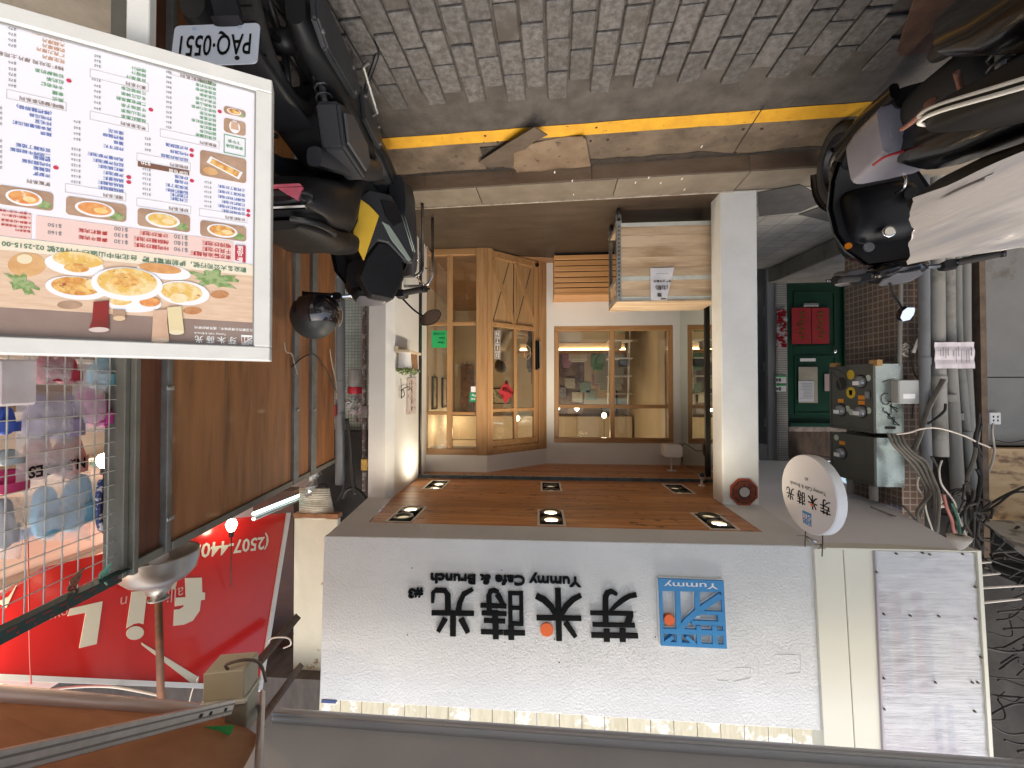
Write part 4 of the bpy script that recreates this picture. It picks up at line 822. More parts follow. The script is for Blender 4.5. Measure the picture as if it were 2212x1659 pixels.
for (xa,ya,xb_,yb_,m,nm,l) in ((335,1055,515,1390,mat('aged_paper',(.40,.37,.30),.7,col2=(.33,.3,.24),ns=6),'faded_poster','faded cream poster with a red character on the green door'),(332,1185,477,1378,mat('notice_paper',(.60,.62,.66),.6),'white_notice','white typed notice on the green door'),(350,975,495,1003,print_white,'tape_strip','white strip of tape above the faded poster'),(577,1120,628,1280,mat('pinkish_label',(.45,.35,.33),.6),'side_label','narrow pinkish label on the door beside the meter box')):
    a, b = at_y(*z9(xa,ya),GY), at_y(*z9(xb_,yb_),GY); x0,x1 = sorted((a.x,b.x)); z0,z1 = sorted((a.z,b.z)); yy = GY-.012-(.004 if nm=='white_notice' else 0)
    p = tag(MB().box((x0,yy-.002,z0),(x1,yy,z1)).build(nm,m), l, 'notice')
    if nm == 'white_notice':
        t = MB(Matrix(((1,0,0,x0),(0,0,-1,yy-.0022),(0,1,0,z0),(0,0,0,1))))
        for k in range(11): t.box((.015,(z1-z0)*(.12+.07*k),.0),((x1-x0)-.015-random.random()*.05,(z1-z0)*(.12+.07*k)+.004,.0006))
        t.build('printed_lines', mat('ink_gray',(.2,.2,.22),.6), p)
    if nm == 'faded_poster':
        t = MB(Matrix(((1,0,0,(x0+x1)/2),(0,0,-1,yy-.0022),(0,1,0,z1-.12),(0,0,0,1)))); t.text('中',-.02,-.02,.085,.0,'c',bold=.04); t.text('獎',-.02,-.13,.07,.0,'c',bold=.04); t.build('character', mat('ink_red',(.42,.02,.02),.6), p)
# wall round the door, jamb tiles, end walls
tile_w = brick_mat('white_strip_tile', (.50,.48,.44), (.43,.41,.38), (.2,.19,.17), .12, .028, .004, 'both', 0, .4, .5)
jx0, jx1 = at_y(1700,750,GY-.02).x, at_y(1676,750,GY-.02).x
tag(MB().box((jx0+.002,GY-.03,.12),(jx1,GY+.1,CZ)).build('tiled_jamb', tile_w), 'column of small white ribbed tiles beside the green door', 'wall')
ex0, ex1 = at_y(1675,750,GY).x, at_y(1640,750,GY).x
gsd = thing('steel_door', 'gray brushed steel door at the end of the hallway', 'door', ((ex0+ex1)/2,GY,.12))
ssm = mat('brushed_steel', (.30,.31,.31), .32, .8, (.22,.23,.23), ns=4, stretch=(1,1,.3))
MB().box((ex0+.10,GY+.04,.12),(-1.62,GY+.08,CZ-.2)).build('leaf', ssm, gsd); MB().box((ex0+.004,GY-.01,.12),(ex0+.10,GY+.10,CZ)).build('frame', mat('frame_gray',(.28,.29,.30),.5), gsd, bevel=.004)
MB().box((ex0+.10,GY+.0,CZ-.2),(-1.62,GY+.09,CZ)).build('transom', mat('frame_gray',(.28,.29,.30),.5), gsd)
for z in (.6,1.3,2.0): MB().box((ex0+.10,GY+.02,z),(ex0+.125,GY+.04,z+.12)).build('hinge', galv, gsd)
lint = mat('stained_lintel', (.10,.065,.045), .85, col2=(.05,.035,.026), ns=6, stretch=(3,3,1), col3=(.3,.26,.22), ns3=5, cr3=(.62,.68))
tag(MB().box((gx0-.2,GY-.02,gz1+.055),(gx1+.002,GY+.1,gz1+.11)).build('door_lintel', mat('lintel_pale',(.38,.33,.30),.8,col2=(.2,.15,.12),ns=12)), 'pale flaking lintel over the green door', 'lintel')
tag(MB().box((-4.4,GY-.01,gz1+.112),(gx1+.003,GY+.1,CZ)).build('stained_wall', lint), 'dark stained wall above the green door', 'wall')
tag(MB().box((-4.4,GY,.12),(gx0-.062,GY+.1,gz1+.11)).build('hall_end_wall', mat('hall_wall_gray',(.22,.21,.19),.8,col2=(.15,.14,.13),ns=5)), 'gray wall between the green door and the mosaic pier', 'wall')
for i,(za_,zb_) in enumerate((((805,360),(845,600)),((790,590),(845,760)))):
    a, b = at_y(*z9(*za_),GY-.02), at_y(*z9(*zb_),GY-.02); x0,x1 = sorted((a.x,b.x)); z0,z1 = sorted((a.z,b.z))
    tag(MB().box((x0-.04,GY-.028,z0),(x1,GY-.002,z1)).build('red_couplet', red_paper), ('upper','lower')[i]+' piece of red couplet beside the door hinge', 'paper')
a, b = at_y(*z9(130,520),GY-.04), at_y(*z9(228,870),GY-.04)
cb = MB(); random.seed(5); x0,x1 = sorted((a.x,b.x)); z0,z1 = sorted((a.z,b.z))
for j in range(9):
    t = j/8; cb.box((x0+.01*math.sin(j*2),GY-.045-.01*random.random(),z0+(z1-z0)*t*.9),(x1-.01*random.random(),GY-.034,z0+(z1-z0)*(t*.9+.1)))
tag(cb.build('red_bundle', mat('red_bundle_plastic',(.26,.015,.02),.25,col2=(.55,.5,.5),ns=14,cr=(.5,.6))), 'crumpled red paper bundle in plastic hung on the white tiled jamb', 'bundle')
for i,(ya,yb) in enumerate(((1135,1205),(1218,1285))):
    a, b = at_y(*z9(130,ya),GY-.034), at_y(*z9(225,yb),GY-.034); x0,x1 = sorted((a.x,b.x)); z0,z1 = sorted((a.z,b.z))
    p = tag(MB().box((x0,GY-.036,z0),(x1,GY-.031,z1)).build('number_plate', print_white), ('lower','upper')[i]+' white and green house number plate on the tiled jamb', 'number plate')
    MB().box((x0,GY-.0385,z0),(x1,GY-.0362,z0+(z1-z0)*.25) if i == 9 else (x1,GY-.0362,z0+.018)).build('green_band', green_st, p)
    t = MB(Matrix(((1,0,0,x0),(0,0,-1,GY-.0372),(0,1,0,z0),(0,0,0,1)))); t.text('84', .06,.035,.045,0,bold=.03); t.build('digits', black_letter, p)
# mosaic pier with meter boxes, pipes
mosaic = brick_mat('brown_mosaic', (.135,.085,.06), (.10,.062,.045), (.24,.20,.16), .048, .048, .005, 'both', 0, .45, .6)
PY = 3.10; px0, px1 = at_y(2120,800,PY).x-.3, at_y(1943,700,PY).x
pmid = at_y(1988,700,PY).x
pier = tag(MB().box((pmid-.01,PY,.11),(px1,3.62,CZ+.45)).build('mosaic_pier', mosaic, None, bevel=.003), 'brown mosaic tiled pier carrying the electric meter boxes', 'pier')
panel_gray = mat('gray_sheet_wall', (.22,.215,.20), .55, .1, (.17,.165,.155), ns=2, nd=6, bump=.08, bs=6, col3=(.12,.10,.08), ns3=5, cr3=(.6,.75))
gw = thing('sheet_metal_wall', 'gray painted sheet metal wall with a horizontal seam behind the pipes', 'wall', (px0-1,PY+.15,.11))
sz = at_y(2170,815,PY+.12).z
MB().box((-5.2,PY+.12,.11),(pmid-.012,PY+.16,sz-.004)).build('sheet', panel_gray, gw); MB().box((-5.2,PY+.122,sz+.004),(pmid-.012,PY+.16,at_y(2170,962,PY+.12).z)).build('sheet', panel_gray, gw)
plyw = mat('stained_pale_plywood', (.42,.27,.13), .6, 0, (.52,.36,.19), ns=3, stretch=(1,1,6), col3=(.17,.09,.04), ns3=4, cr3=(.52,.62), stretch3=(1.2,1,3))
tag(MB().box((-5.2,PY+.02,at_y(2170,966,PY+.1).z),(at_y(2122,1050,PY+.02).x,PY+.10,at_y(2170,1120,PY+.1).z)).build('plywood_sheet', plyw), 'pale plywood sheet with brown stains beside the pipe bundle', 'plywood')
q = [at_y(2120,1122,PY), at_y(2212,1128,PY), at_y(2212,1205,PY-.9), at_y(2175,1165,PY-.5)]
sl_ = MB().add([at_y(2118,1122,PY-.02), at_y(2300,1128,PY-.02), at_y(2300,1215,PY-.55), at_y(2212,1195,PY-.5)]+[p+V((0,0,.02)) for p in (at_y(2118,1122,PY-.02), at_y(2300,1128,PY-.02), at_y(2300,1215,PY-.55), at_y(2212,1195,PY-.5))], [(0,1,2,3),(7,6,5,4),(0,4,5,1),(1,5,6,2),(2,6,7,3),(3,7,4,0)])
tag(sl_.build('old_board', mat('mouldy_board',(.48,.46,.40),.7,col2=(.2,.19,.16),ns=9,cr=(.5,.6))), 'mouldy white board sloping above the stained plywood', 'board')
dw = tag(MB().box((-6,PY+.2,.1),(pmid-.001,PY+.26,5)).box((pmid,PY+.2,CZ+.46),(-1.7,PY+.26,5)).box((-6,PY-.9,CZ+.45),(-3.4,PY+.2,CZ+.5)).build('dark_backing_wall', mat('near_black_wall',(.020,.018,.016),.9,col2=(.055,.05,.044),ns=3,cr=(.4,.7),bump=.3,bs=12,bd=.01)), 'near black wall behind the tangled cables', 'wall')  # near-black base with slightly lighter blotches
def conduit(pts, r, m, name, label, cat, group=None, n=10, parts=False, couple=None):
    P = smooth_path(pts, 5) if len(pts) > 2 else pts
    o = MB().tube(P, r, n).build(name, m, None, smooth=50); tag(o, label, cat, group)
    if couple:
        for c in couple: MB().tube([V(c)-V((0,0,.025)), V(c)+V((0,0,.025))], r*1.14, n).build('coupling', m, o, smooth=50)
    return o
pvc = mat('pvc_gray', (.22,.22,.205), .5, 0, (.165,.165,.15), ns=5, stretch=(1,1,.4), col3=(.13,.125,.11), ns3=6, cr3=(.6,.75))
pvc_pale = mat('pvc_pale', (.31,.30,.27), .5, 0, (.235,.225,.20), ns=4, stretch=(1,1,.3), col3=(.12,.11,.09), ns3=5, cr3=(.54,.74))
pvc_dark = mat('pvc_bluegray', (.16,.17,.18), .45, 0, (.13,.135,.14), ns=5, col3=(.6,.6,.58), ns3=26, cr3=(.70,.73))
yv = PY-.02
def pt(X, Y, y=None): return at_y(X, Y, yv if y is None else y)
pipes = [((1995,300),(1996,700),(2001,1015),2,18,pvc_dark,'dark blue gray pipe spotted with white paint beside the mosaic pier'),
         ((2020,300),(2022,700),(2030,985),1,27,pvc_pale,'thickest pale gray pipe with torn notice taped over it'),
         ((2047,300),(2049,700),(2077,1190),0,21,pvc_pale,'pale gray pipe bending outwards toward the soffit, second from the thickest'),
         ((2067,300),(2068,700),(2095,1010),0,15,pvc,'thin gray pipe between the two wider pale pipes'),
         ((2086,300),(2085,700),(2104,1120),0,17,pvc,'gray pipe standing next to the rusty angle iron')]
for i,(a,b,c,dd,wpx,m,l) in enumerate(pipes):
    yy = PY-.03-.03*dd; r = wpx/2/850*yy
    conduit([pt(*a,yy), pt(*b,yy), pt((b[0]+c[0])/2-1,(b[1]+c[1])/2,yy), pt(*c,yy)], r, m, 'drain_pipe', l, 'pipe', 'vertical pipes beside the mosaic pier', 14, couple=[pt(b[0]+1,b[1]+80+i*40,yy)])
conduit([pt(1948,480,PY-.012), pt(1943,790,PY-.012)], .014, pvc, 'conduit', 'slim gray conduit running down the corner of the mosaic pier', 'conduit')
rust = mat('rusty_angle', (.10,.07,.05), .8, .2, (.17,.12,.08), ns=12, bump=.3)
tag(MB().box((pt(2119,600).x,PY-.05,.3),(pt(2106,600).x,PY+.11,CZ+.4)).build('angle_iron', rust), 'rusty upright angle iron at the edge of the sheet metal wall', 'post')
# meter boxes
mb_paint = mat('meter_box_olive', (.10,.10,.085), .5, .1, (.085,.085,.07), ns=5); mb_side = mat('meter_box_galvanised', (.50,.56,.54), .28, .85, (.38,.44,.42), ns=6, rvar=.15)
bxa = at_y(1887,780,PY-.01).x; bxb = at_y(1948,780,PY-.01).x
def meter_box(Y0, Y1, ylen, lab, dials, name='meter_box'):
    y0 = PY-.02; z0 = at_y(1915,Y0,y0).z; z1 = at_y(1915,Y1,y0).z
    o = thing(name, lab, 'meter box', ((bxa+bxb)/2, y0+ylen/2, z0))
    MB().box((bxb+.004,y0+.004,z0+.004),(bxa-.004,y0+ylen-.004,z1-.004)).build('case', mb_side, o)
    MB().box((bxb,y0,z0),(bxa-.002,y0+.0035,z1)).build('end_plate', mb_side, o)
    d = MB()
    H = z1-z0; L_ = ylen
    M_ = Matrix(((0,0,1,bxa),(1,0,0,y0),(0,1,0,z0),(0,0,0,1)))      # u = +y, v = z, n = +x
    MB(M_).box((0,0,-.004),(L_,H,.004)).build('door_plate', mb_paint, o)
    for r in ((0,0,L_,.015),(0,H-.015,L_,H),(0,.015,.015,H-.015),(L_-.015,.015,L_,H-.015)): MB(M_).box((r[0],r[1],.004),(r[2],r[3],.012)).build('door_rim', mb_paint, o)
    for (a, b, full) in dials:
        g_ = MB(M_).cyl((a*L_,b*H), .052, .0041, .010, 24).build('meter_window', dark, o)
        if full:
            MB(M_).lathe([(.045,.010),(.043,.03),(.03,.045),(.001,.048)], c=(a*L_,b*H,0), n=20).build('dial_cover', mat('meter_glass',(.30,.31,.32),.12,.5), g_)
            MB(M_).box((a*L_-.03,b*H-.002,.049),(a*L_+.028,b*H+.028,.051)).build('dial_face', print_white, g_)
    yl = mat('warning_yellow', (.62,.42,.03), .5); orl = mat('orange_label', (.75,.28,.02), .5); grl = mat('pale_seal', (.5,.55,.48), .5)
    return o, M_, L_, H, yl, orl, grl
o, M_, L_, H, yl, orl, grl = meter_box(786,936,.44,'gray meter box with four round dials and black graffiti on its shiny end', ((.26,.70,1),(.26,.25,1),(.72,.70,1),(.72,.28,0)))
MB(M_).cyl((.5*L_,.14*H), .038, .0042, .006, 20).build('sticker', yl, o); MB(M_).cyl((.5*L_,.42*H), .045, .0042, .006, 20).build('sticker', yl, o); MB(M_).prism([(.5*L_-.018,.42*H-.02),(.5*L_+.018,.42*H-.02),(.5*L_+.012,.42*H+.02),(.5*L_-.012,.42*H+.02)], .0062,.007).build('sticker_print', black_letter, o)
for (a,b) in ((.27,.49),(.27,.57),(.74,.55)): MB(M_).box((a*L_-.03,b*H-.015,.0042),(a*L_+.03,b*H+.015,.006)).build('orange_label', orl, o)
for (a,b) in ((.12,.2),(.12,.68),(.5,.72),(.58,.67)): MB(M_).cyl((a*L_,b*H), .024, .0042, .006, 16).build('pale_seal', grl, o)
MB(M_).box((.03,.40*H,.012),(.055,.50*H,.03)).build('latch', galv, o)
for k,(zx,zy) in enumerate(((685,180),(1085,158))):
    p = at_y(*z8(zx,zy),PY+ (.4 if k == 0 else 0)); MB().box((bxa-.03,p.y-.05,p.z-.02),(bxa+.008,p.y+.02,p.z+.025)).build('wooden_wedge', mat('wedge_wood',(.35,.2,.07),.8), o)
gm = MB(Matrix(((1,0,0,0),(0,0,-1,PY-.0245),(0,1,0,0),(0,0,0,1))))
for pth in ([(1140,405),(1110,400),(1085,425),(1090,470),(1125,490),(1150,470)],[(1130,455),(1170,470)],[(1150,490),(1215,548)],[(1165,480),(1160,560)],[(1100,510),(1105,545),(1160,570)],[(1120,540),(1175,610),(1225,650)],[(1150,560),(1140,600),(1190,590)],[(1190,600),(1180,640),(1230,655)],[(1090,310),(1150,290),(1190,285)],[(1160,500),(1215,520)]):
    P = [at_y(*z8(*p),PY-.025) for p in pth]; gm.stroke([(p.x,p.z) for p in smooth_path(P,4)], .0045, 0, .001)
gm.build('graffiti', black_letter, o)
p = [at_y(*z8(1118,662),PY-.025), at_y(*z8(1195,683),PY-.025)]; MB().box((p[1].x,PY-.026,p[0].z),(p[0].x,PY-.0236,p[1].z)).build('maker_plate', dark, o)
o, M_, L_, H, yl, orl, grl = meter_box(946,1052,.44,'smaller gray meter box with one dial hung above the four dial box', ((.72,.45,1),)); MB(M_).box((.72*L_-.03,.18*H,.0042),(.72*L_+.03,.26*H,.006)).build('orange_label', orl, o)
MB(M_).cyl((.86*L_,.12*H), .024, .0042, .006, 16).build('pale_seal', grl, o)
for u in (.1,.32):
    p = V((bxa-.06,PY-.02+u,at_y(1915,1052,PY).z)); conduit([p, p+V((0,0,.12))], .028, pvc_pale if u == .1 else pvc, 'pipe_stub', ('short pale pipe leaving the top of the smaller meter box, nearer the street','short gray pipe leaving the top of the smaller meter box, farther inside')[u > .1], 'pipe stub')
jb = [at_y(*z8(1218,482),PY-.08), at_y(*z8(1400,292),PY-.08)]
jx = sorted((jb[0].x,jb[1].x)); jz = sorted((jb[0].z,jb[1].z))
jbo = tag(MB().box((jx[0],PY-.085,jz[0]),(jx[1],PY-.002,jz[1])).build('junction_box', mat('pale_gray_plastic',(.40,.41,.39),.5), None, bevel=.006), 'small pale gray plastic box with a white label beside the graffiti', 'junction box')
MB().box((jx[0]+.05,PY-.0875,jz[0]+.10),(jx[0]+.13,PY-.0853,jz[0]+.135)).build('label', print_white, jbo)
# notice taped to pipes, outlet
nq = [at_y(*z7(1510,1510),PY-.13), at_y(*z7(1825,1300),PY-.13)]
nx = sorted((nq[0].x,nq[1].x)); nz = sorted((nq[0].z,nq[1].z)); NXn = 10; vs = []
for j in range(7):
    for i in range(NXn+1): vs.append((nx[0]+(nx[1]-nx[0])*i/NXn, PY-.125-.008*math.sin(i*1.3)+.004*math.sin(j*2), nz[0]+(nz[1]-nz[0])*j/6))
no = tag(MB().add(vs,[(j*(NXn+1)+i,j*(NXn+1)+i+1,(j+1)*(NXn+1)+i+1,(j+1)*(NXn+1)+i) for j in range(6) for i in range(NXn)]).build('taped_notice', mat('pinkish_notice',(.62,.56,.58),.35,coat=.4)), 'pinkish white typed notice taped across the pipes', 'notice')
t = MB(Matrix(((1,0,0,0),(0,0,-1,PY-.1365),(0,1,0,0),(0,0,0,1))))
for i in range(13): xx = nx[0]+.03+(nx[1]-nx[0]-.06)*i/12; t.box((xx-.002,nz[0]+.03+random.random()*.03,0),(xx+.002,nz[1]-.03-random.random()*.06,.0008)) if i not in (3,8) else None
t.build('printed_lines', mat('ink_gray',(.2,.2,.22),.6), no)
op = at_y(*z8(1963,597),PY+.11); ol = tag(MB().box((op.x-.04,PY+.09,op.z-.045),(op.x+.04,PY+.119,op.z+.045)).build('socket_outlet', white_plastic, None, bevel=.004), 'white socket outlet on the gray sheet metal wall', 'socket')
for dx in (-.015,.015): MB().box((op.x+dx-.004,PY+.088,op.z-.02),(op.x+dx+.004,PY+.0898,op.z-.005)).build('slot', black_letter, ol); MB().box((op.x+dx-.004,PY+.088,op.z+.008),(op.x+dx+.004,PY+.0898,op.z+.022)).build('slot', black_letter, ol)
# cables
cab_g = mat('gray_cable', (.17,.155,.125), .6, col2=(.12,.11,.09), ns=8); cab_k = mat('black_cable', (.02,.018,.016), .6); cab_w = mat('white_cable', (.60,.55,.48), .6); cab_r = mat('pink_cable', (.40,.15,.12), .6); cab_gr = mat('green_cable', (.03,.12,.08), .6)
def cable(zpts, r, m, label, y=PY-.12, z=z8, dy=0, group=None):
    P = [at_y(*z(*p), y+dy*i) for i,p in enumerate(zpts)]; return tag(MB().tube(smooth_path(P,6), r, 6).build('cable', m, None, smooth=60), label, 'cable', group)
for k in range(4):
    d = k*32
    cable([(1140+d,720),(1175+d,800),(1250+d*1.0,880),(1330+d*1.1,970-d*.3),(1400+d*1.0,1080),(1440+d,1190),(1440+d if k > 1 else 1400-d,1330),(1500+k*8 if k > 1 else 1365+d,1500 if k > 1 else 1440)], .010, cab_g, ('first','second','third','fourth')[k]+' thick gray cable of the meter box bunch, counted from the mosaic pier', dy=-.012-k*.004, group='thick gray cables from the meter box')
cable([(1200,722),(1300,710),(1400,680),(1500,672),(1600,690),(1750,740),(1850,790),(1945,828)], .006, cab_w, 'thin white cable looping across the pipes to the socket lead', y=PY-.17)
cable([(1968,635),(1960,700),(1972,800),(1978,860),(1950,980),(1900,1085),(1880,1120)], .007, cab_w, 'white lead hanging from the socket outlet', y=PY+.0)
cable([(1575,290),(1550,340),(1500,430),(1440,560),(1400,700),(1340,850)], .016, mat('gray_wrapped_cable',(.09,.085,.075),.8,col2=(.14,.13,.11),ns=14), 'thick dark taped cable hanging diagonally over the pipes', y=PY-.14)
cable([(1590,480),(1580,540),(1500,610),(1450,640)], .008, cab_k, 'short black cable drooping beside the pale pipe', y=PY-.15)
cable([(670,200),(710,250),(745,300),(770,380)], .005, cab_k, 'thin black wire crossing the face of the dial meter box', y=PY+.2)
cable([(670,200),(730,210),(790,250),(810,290)], .004, cab_k, 'second thin black wire draped over the dial meter box', y=PY+.2)
cable([(1330,1100-700),(1335,1180-700),(1325,1300-700+0)], .004, cab_k, 'thin black wire on the mosaic pier', y=PY-.03)
cable([(1320,0),(1335,60),(1325,140),(1345,240),(1370,280)], .005, cab_k, 'black wire falling from the round grille to the junction box', y=PY-.04)
tag(MB(Matrix.Translation(at_y(*z7(1288,1362),PY-.006))@Matrix.Rotation(R(90),4,'X')).cyl((0,0), .055, -.006, .008, 24).build('round_grille', mat('spotted_grille',(.45,.42,.36),.7,col2=(.12,.09,.07),ns=60,cr=(.45,.5))), 'round speckled vent grille on the mosaic pier', 'grille')
cable([(1382,1275),(1360,1330),(1340,1385)], .012, print_white, 'short white tube tied against the mosaic pier', y=PY-.05, z=z7)
random.seed(11)
tang = [((1480,900),(1530,1000),(1560,1150),(1600,1300),(1640,1420),(1660,1530)),((1560,930),(1540,1010),(1560,1120),(1660,1260),(1700,1400),(1790,1600)),((1690,1210),(1760,1260),(1830,1350),(1860,1500)),((1870,640),(1830,760),(1850,900),(1870,1080),(1840,1240),(1800,1420),(1850,1600)),
        ((1880,1330),(1960,1270),(2060,1210),(2212,1140)),((1890,1350),(2000,1280),(2120,1190),(2212,1180)),((1850,700),(1820,900),(1760,1100),(1790,1300),(1740,1500)),((1860,560),(1850,640),(1830,760),(1880,900)),((1100,1230),(1250,1290),(1350,1400),(1480,1500)),((1000,1300),(1150,1360),(1300,1420),(1450,1480)),
        ((1380,1060),(1370,1140),(1420,1230),(1440,1340),(1490,1490)),((1680,1330),(1740,1310),(1770,1300)),((1840,1000),(1870,1100),(1830,1300),(1870,1470)),((1990,770),(2090,790),(2212,770))]
nmz = ['drooping past the cream connector','curving from the thick pipe end','short and arched near the pipe foot','long and dark along the rusty angle iron','rising across the plywood, lower one','rising across the plywood, upper one','snaking between pipe and angle iron','short beside the rusty angle iron','low over the soffit edge near the hallway','lowest over the soffit edge near the hallway','hanging from the pink connector','tiny and pale at the pipe foot','kinked beside the angle iron','crossing the sheet metal wall near the socket']
for i,(p,l) in enumerate(zip(tang,nmz)):
    m = (cab_k,cab_w,cab_k,cab_k,cab_k,cab_k,cab_g,cab_k,cab_k,cab_g,cab_w,cab_w,cab_k,cab_k)[i]
    cable(p, (.009,.006,.005,.014,.008,.007,.012,.008,.007,.008,.005,.006,.01,.004)[i], m, 'cable '+l, y=PY-.16-.01*(i%3), group='tangled cables beside the pipes')
cable([(1575,1200),(1600,1300),(1640,1400),(1655,1480),(1700,1560)], .009, cab_r, 'pink insulated cable near the white connector blocks', y=PY-.2)
cable([(1640,1270),(1680,1370),(1700,1450),(1705,1550)], .008, cab_gr, 'dark green cable next to the pink one', y=PY-.2)
cb2 = MB()
for i in range(3):
    for (zx,zy) in ((1545,1230+i*34),(1575,1215+i*40)):
        p = at_y(*z8(zx,zy),PY-.19); cb2.box((p.x-.018,p.y,p.z-.012),(p.x+.014,p.y+.03,p.z+.010))
tag(cb2.build('connector_blocks', mat('cream_connector',(.5,.45,.38),.6), None, bevel=.003), 'stack of cream connector blocks hanging among the cables', 'connector')
tm_ = MB(); random.seed(21)
for i in range(34):
    X = random.uniform(2118,2215); Y = random.uniform(1180,1640); a = at_y(X,Y,PY-.05-random.random()*.3); P = [a]
    for k in range(4): a = a+V((random.uniform(-.22,-.02),random.uniform(-.05,.05),random.uniform(-.13,.07))); P.append(a)
    tm_.tube(smooth_path(P,7), random.uniform(.004,.008), 5, caps=False)
for i in range(26):
    X = random.uniform(2080,2118); Y = random.uniform(1010,1190); a = at_y(X,Y,PY-.1-random.random()*.15); P = [a]
    for k in range(4): a = a+V((random.uniform(-.06,.06),random.uniform(-.03,.03),random.uniform(-.03,.13))); P.append(a)
    tm_.tube(smooth_path(P,3), random.uniform(.005,.010), 5, caps=False)
for i in range(26):
    X = random.uniform(1745,2010); t=(X-1745)/340; Y = 1000+t*165-random.uniform(0,35); a = at_y(X,Y,PY-.05+(1-t)*.7+random.random()*.1); P = [a]
    for k in range(3): a = a+V((random.uniform(-.25,.1),random.uniform(-.05,.05),random.uniform(-.05,.05))); P.append(a)
    tm_.tube(smooth_path(P,3), random.uniform(.004,.009), 5, caps=False)
tag(tm_.build('cable_tangle', mat('dusty_cable',(.018,.016,.014),.8,col2=(.06,.053,.046),ns=9), None, kind='stuff'), 'dusty dark tangle of thin cables by the wrapped sign', 'cables')
for i,(a,b) in enumerate((((1388,350),(1460,345)),((1392,430),(1515,418)),((1390,512),(1672,495)),((1398,606),(1650,580)))):
    P = [at_y(*zr(*a),PY-.7), at_y(*zr(*b),PY-.5)]; tag(MB().tube(P,.006,5).build('white_rod', cab_w), ('lowest','second','third','topmost')[i]+' thin white rod poking out past the wrapped sign edge', 'rod', 'white rods beside the wrapped sign')
tag(MB(Matrix.Translation(at_y(*z8(1700,1575),PY-.85))).lathe([(.001,.045),(.02,.03),(.045,-.01),(.05,-.03),(.02,-.035)], n=10).build('foam_lump', mat('foam_lump',(.5,.45,.38),.9,bump=.6,bs=30)), 'pale lump of foam at the corner of the wrapped sign', 'foam')
# ---------------------------------------------------------------- small things on the front
# octagonal plaque on the pillar
oc = at_y(1606,1062,FY-.001); M_ = Matrix(((1,0,0,oc.x),(0,0,-1,FY-.001),(0,1,0,oc.z),(0,0,0,1)))
ba = thing('octagonal_plaque', 'red octagonal trigram plaque with a round mirror on the white pillar', 'plaque', oc.to_tuple())
rr = 29/850*FY*1.02; octp = lambda r: [(r*math.cos(R(22.5+45*k)), r*math.sin(R(22.5+45*k))) for k in range(8)]
redw = mat('lacquer_red', (.30,.045,.015), .35, col2=(.36,.07,.02), ns=30); gline = mat('gold_line', (.55,.22,.05), .4)
MB(M_).prism(octp(rr), 0, .012).build('plate', redw, ba, bevel=.003); MB(M_).prism(octp(rr*.86), .012, .0135).build('inner_plate', dark, ba)
t = MB(M_)
for k in range(8):
    a = R(22.5+45*k); t.stroke([(rr*.36*math.cos(a),rr*.36*math.sin(a)),(rr*.88*math.cos(a),rr*.88*math.sin(a))], .004, .0135, .0150)
    b = R(45*k)
    for j,rd_ in enumerate((.48,.58,.68)):
        hw = rr*(.14+.05*j); c_ = V((math.cos(b),math.sin(b))); s_ = V((-c_.y,c_.x))
        if (k+j)%3: t.stroke([c_*rr*rd_-s_*hw, c_*rr*rd_+s_*hw], .0042, .0135, .0152)
        else: t.stroke([c_*rr*rd_-s_*hw, c_*rr*rd_-s_*.003], .0042, .0135, .0152); t.stroke([c_*rr*rd_+s_*.003, c_*rr*rd_+s_*hw], .0042, .0135, .0152)
t.build('trigram_lines', redw, ba)
MB(M_).cyl((0,0), rr*.34, .0135, .017, 24).build('round_mirror', chrome, ba)
# security camera
cc = at_z(1516,1046,CZ); cg = thing('security_camera', 'small white security camera on a short stalk under the ceiling', 'camera', (cc.x,cc.y,CZ-.1))
cy_c = 3.72; cx_c = at_y(1516,1030,cy_c).x
MB(frame((cx_c,cy_c,CZ))).lathe([(.03,0),(.03,-.008),(.012,-.012),(.010,-.055),(.014,-.06)], n=14).build('mount', white_plastic, cg, smooth=40)
A = V((cx_c-.01,cy_c+.01,CZ-.08)); dv = V((.35,-.75,-.45)).normalized(); q_ = dv.to_track_quat('Z','Y').to_matrix().to_4x4()
MB(Matrix.Translation(A)@q_).lathe([(.001,-.05),(.022,-.045),(.026,-.03),(.027,.055),(.024,.06),(.024,.052)], n=18).build('body', white_plastic, cg, smooth=40)
MB(Matrix.Translation(A)@q_).cyl((0,0), .023, .04, .051, 18).build('lens', gloss_black, cg)
# speaker
sp = thing('wall_speaker', 'small white box speaker hung under the terrace ceiling by the mirror', 'speaker', (at_y(1452,980,4.35).x,4.35,CZ-.2))
sx0, sx1, sz0, sz1 = at_y(1470,970,4.35).x, at_y(1434,970,4.35).x, at_y(1450,960,4.35).z, at_y(1450,987,4.35).z
MB().prism([(sx0,4.28),(sx1,4.32),(sx1,4.46),(sx0,4.46)], sz0, sz1).build('cabinet', white_plastic, sp, bevel=.012, seg=2)
MB().box(((sx0+sx1)/2-.006,4.37,sz1),((sx0+sx1)/2+.006,4.385,CZ-.004)).build('stalk', white_plastic, sp); MB().box(((sx0+sx1)/2-.05,4.35,CZ-.008),((sx0+sx1)/2+.04,4.41,CZ-.001)).build('ceiling_plate', white_plastic, sp)
P = [V((sx0+.01,4.47,sz0+.08)), V((sx0-.012,4.6,sz0+.10)), V((xm+.01,4.69,sz0+.04)), V((xm+.01,4.69,CZ))]; tag(MB().tube(smooth_path(P,6),.004,5).build('speaker_wire', cab_k), 'thin black wire from the speaker into the mirror corner', 'wire')
# round hanging sign
rs = thing('round_hanging_sign', 'round white double faced sign hung by wires below the fascia corner', 'round sign', (0,0,0))
dC = 2.15; cpos = at_d(1754,1067,dC)
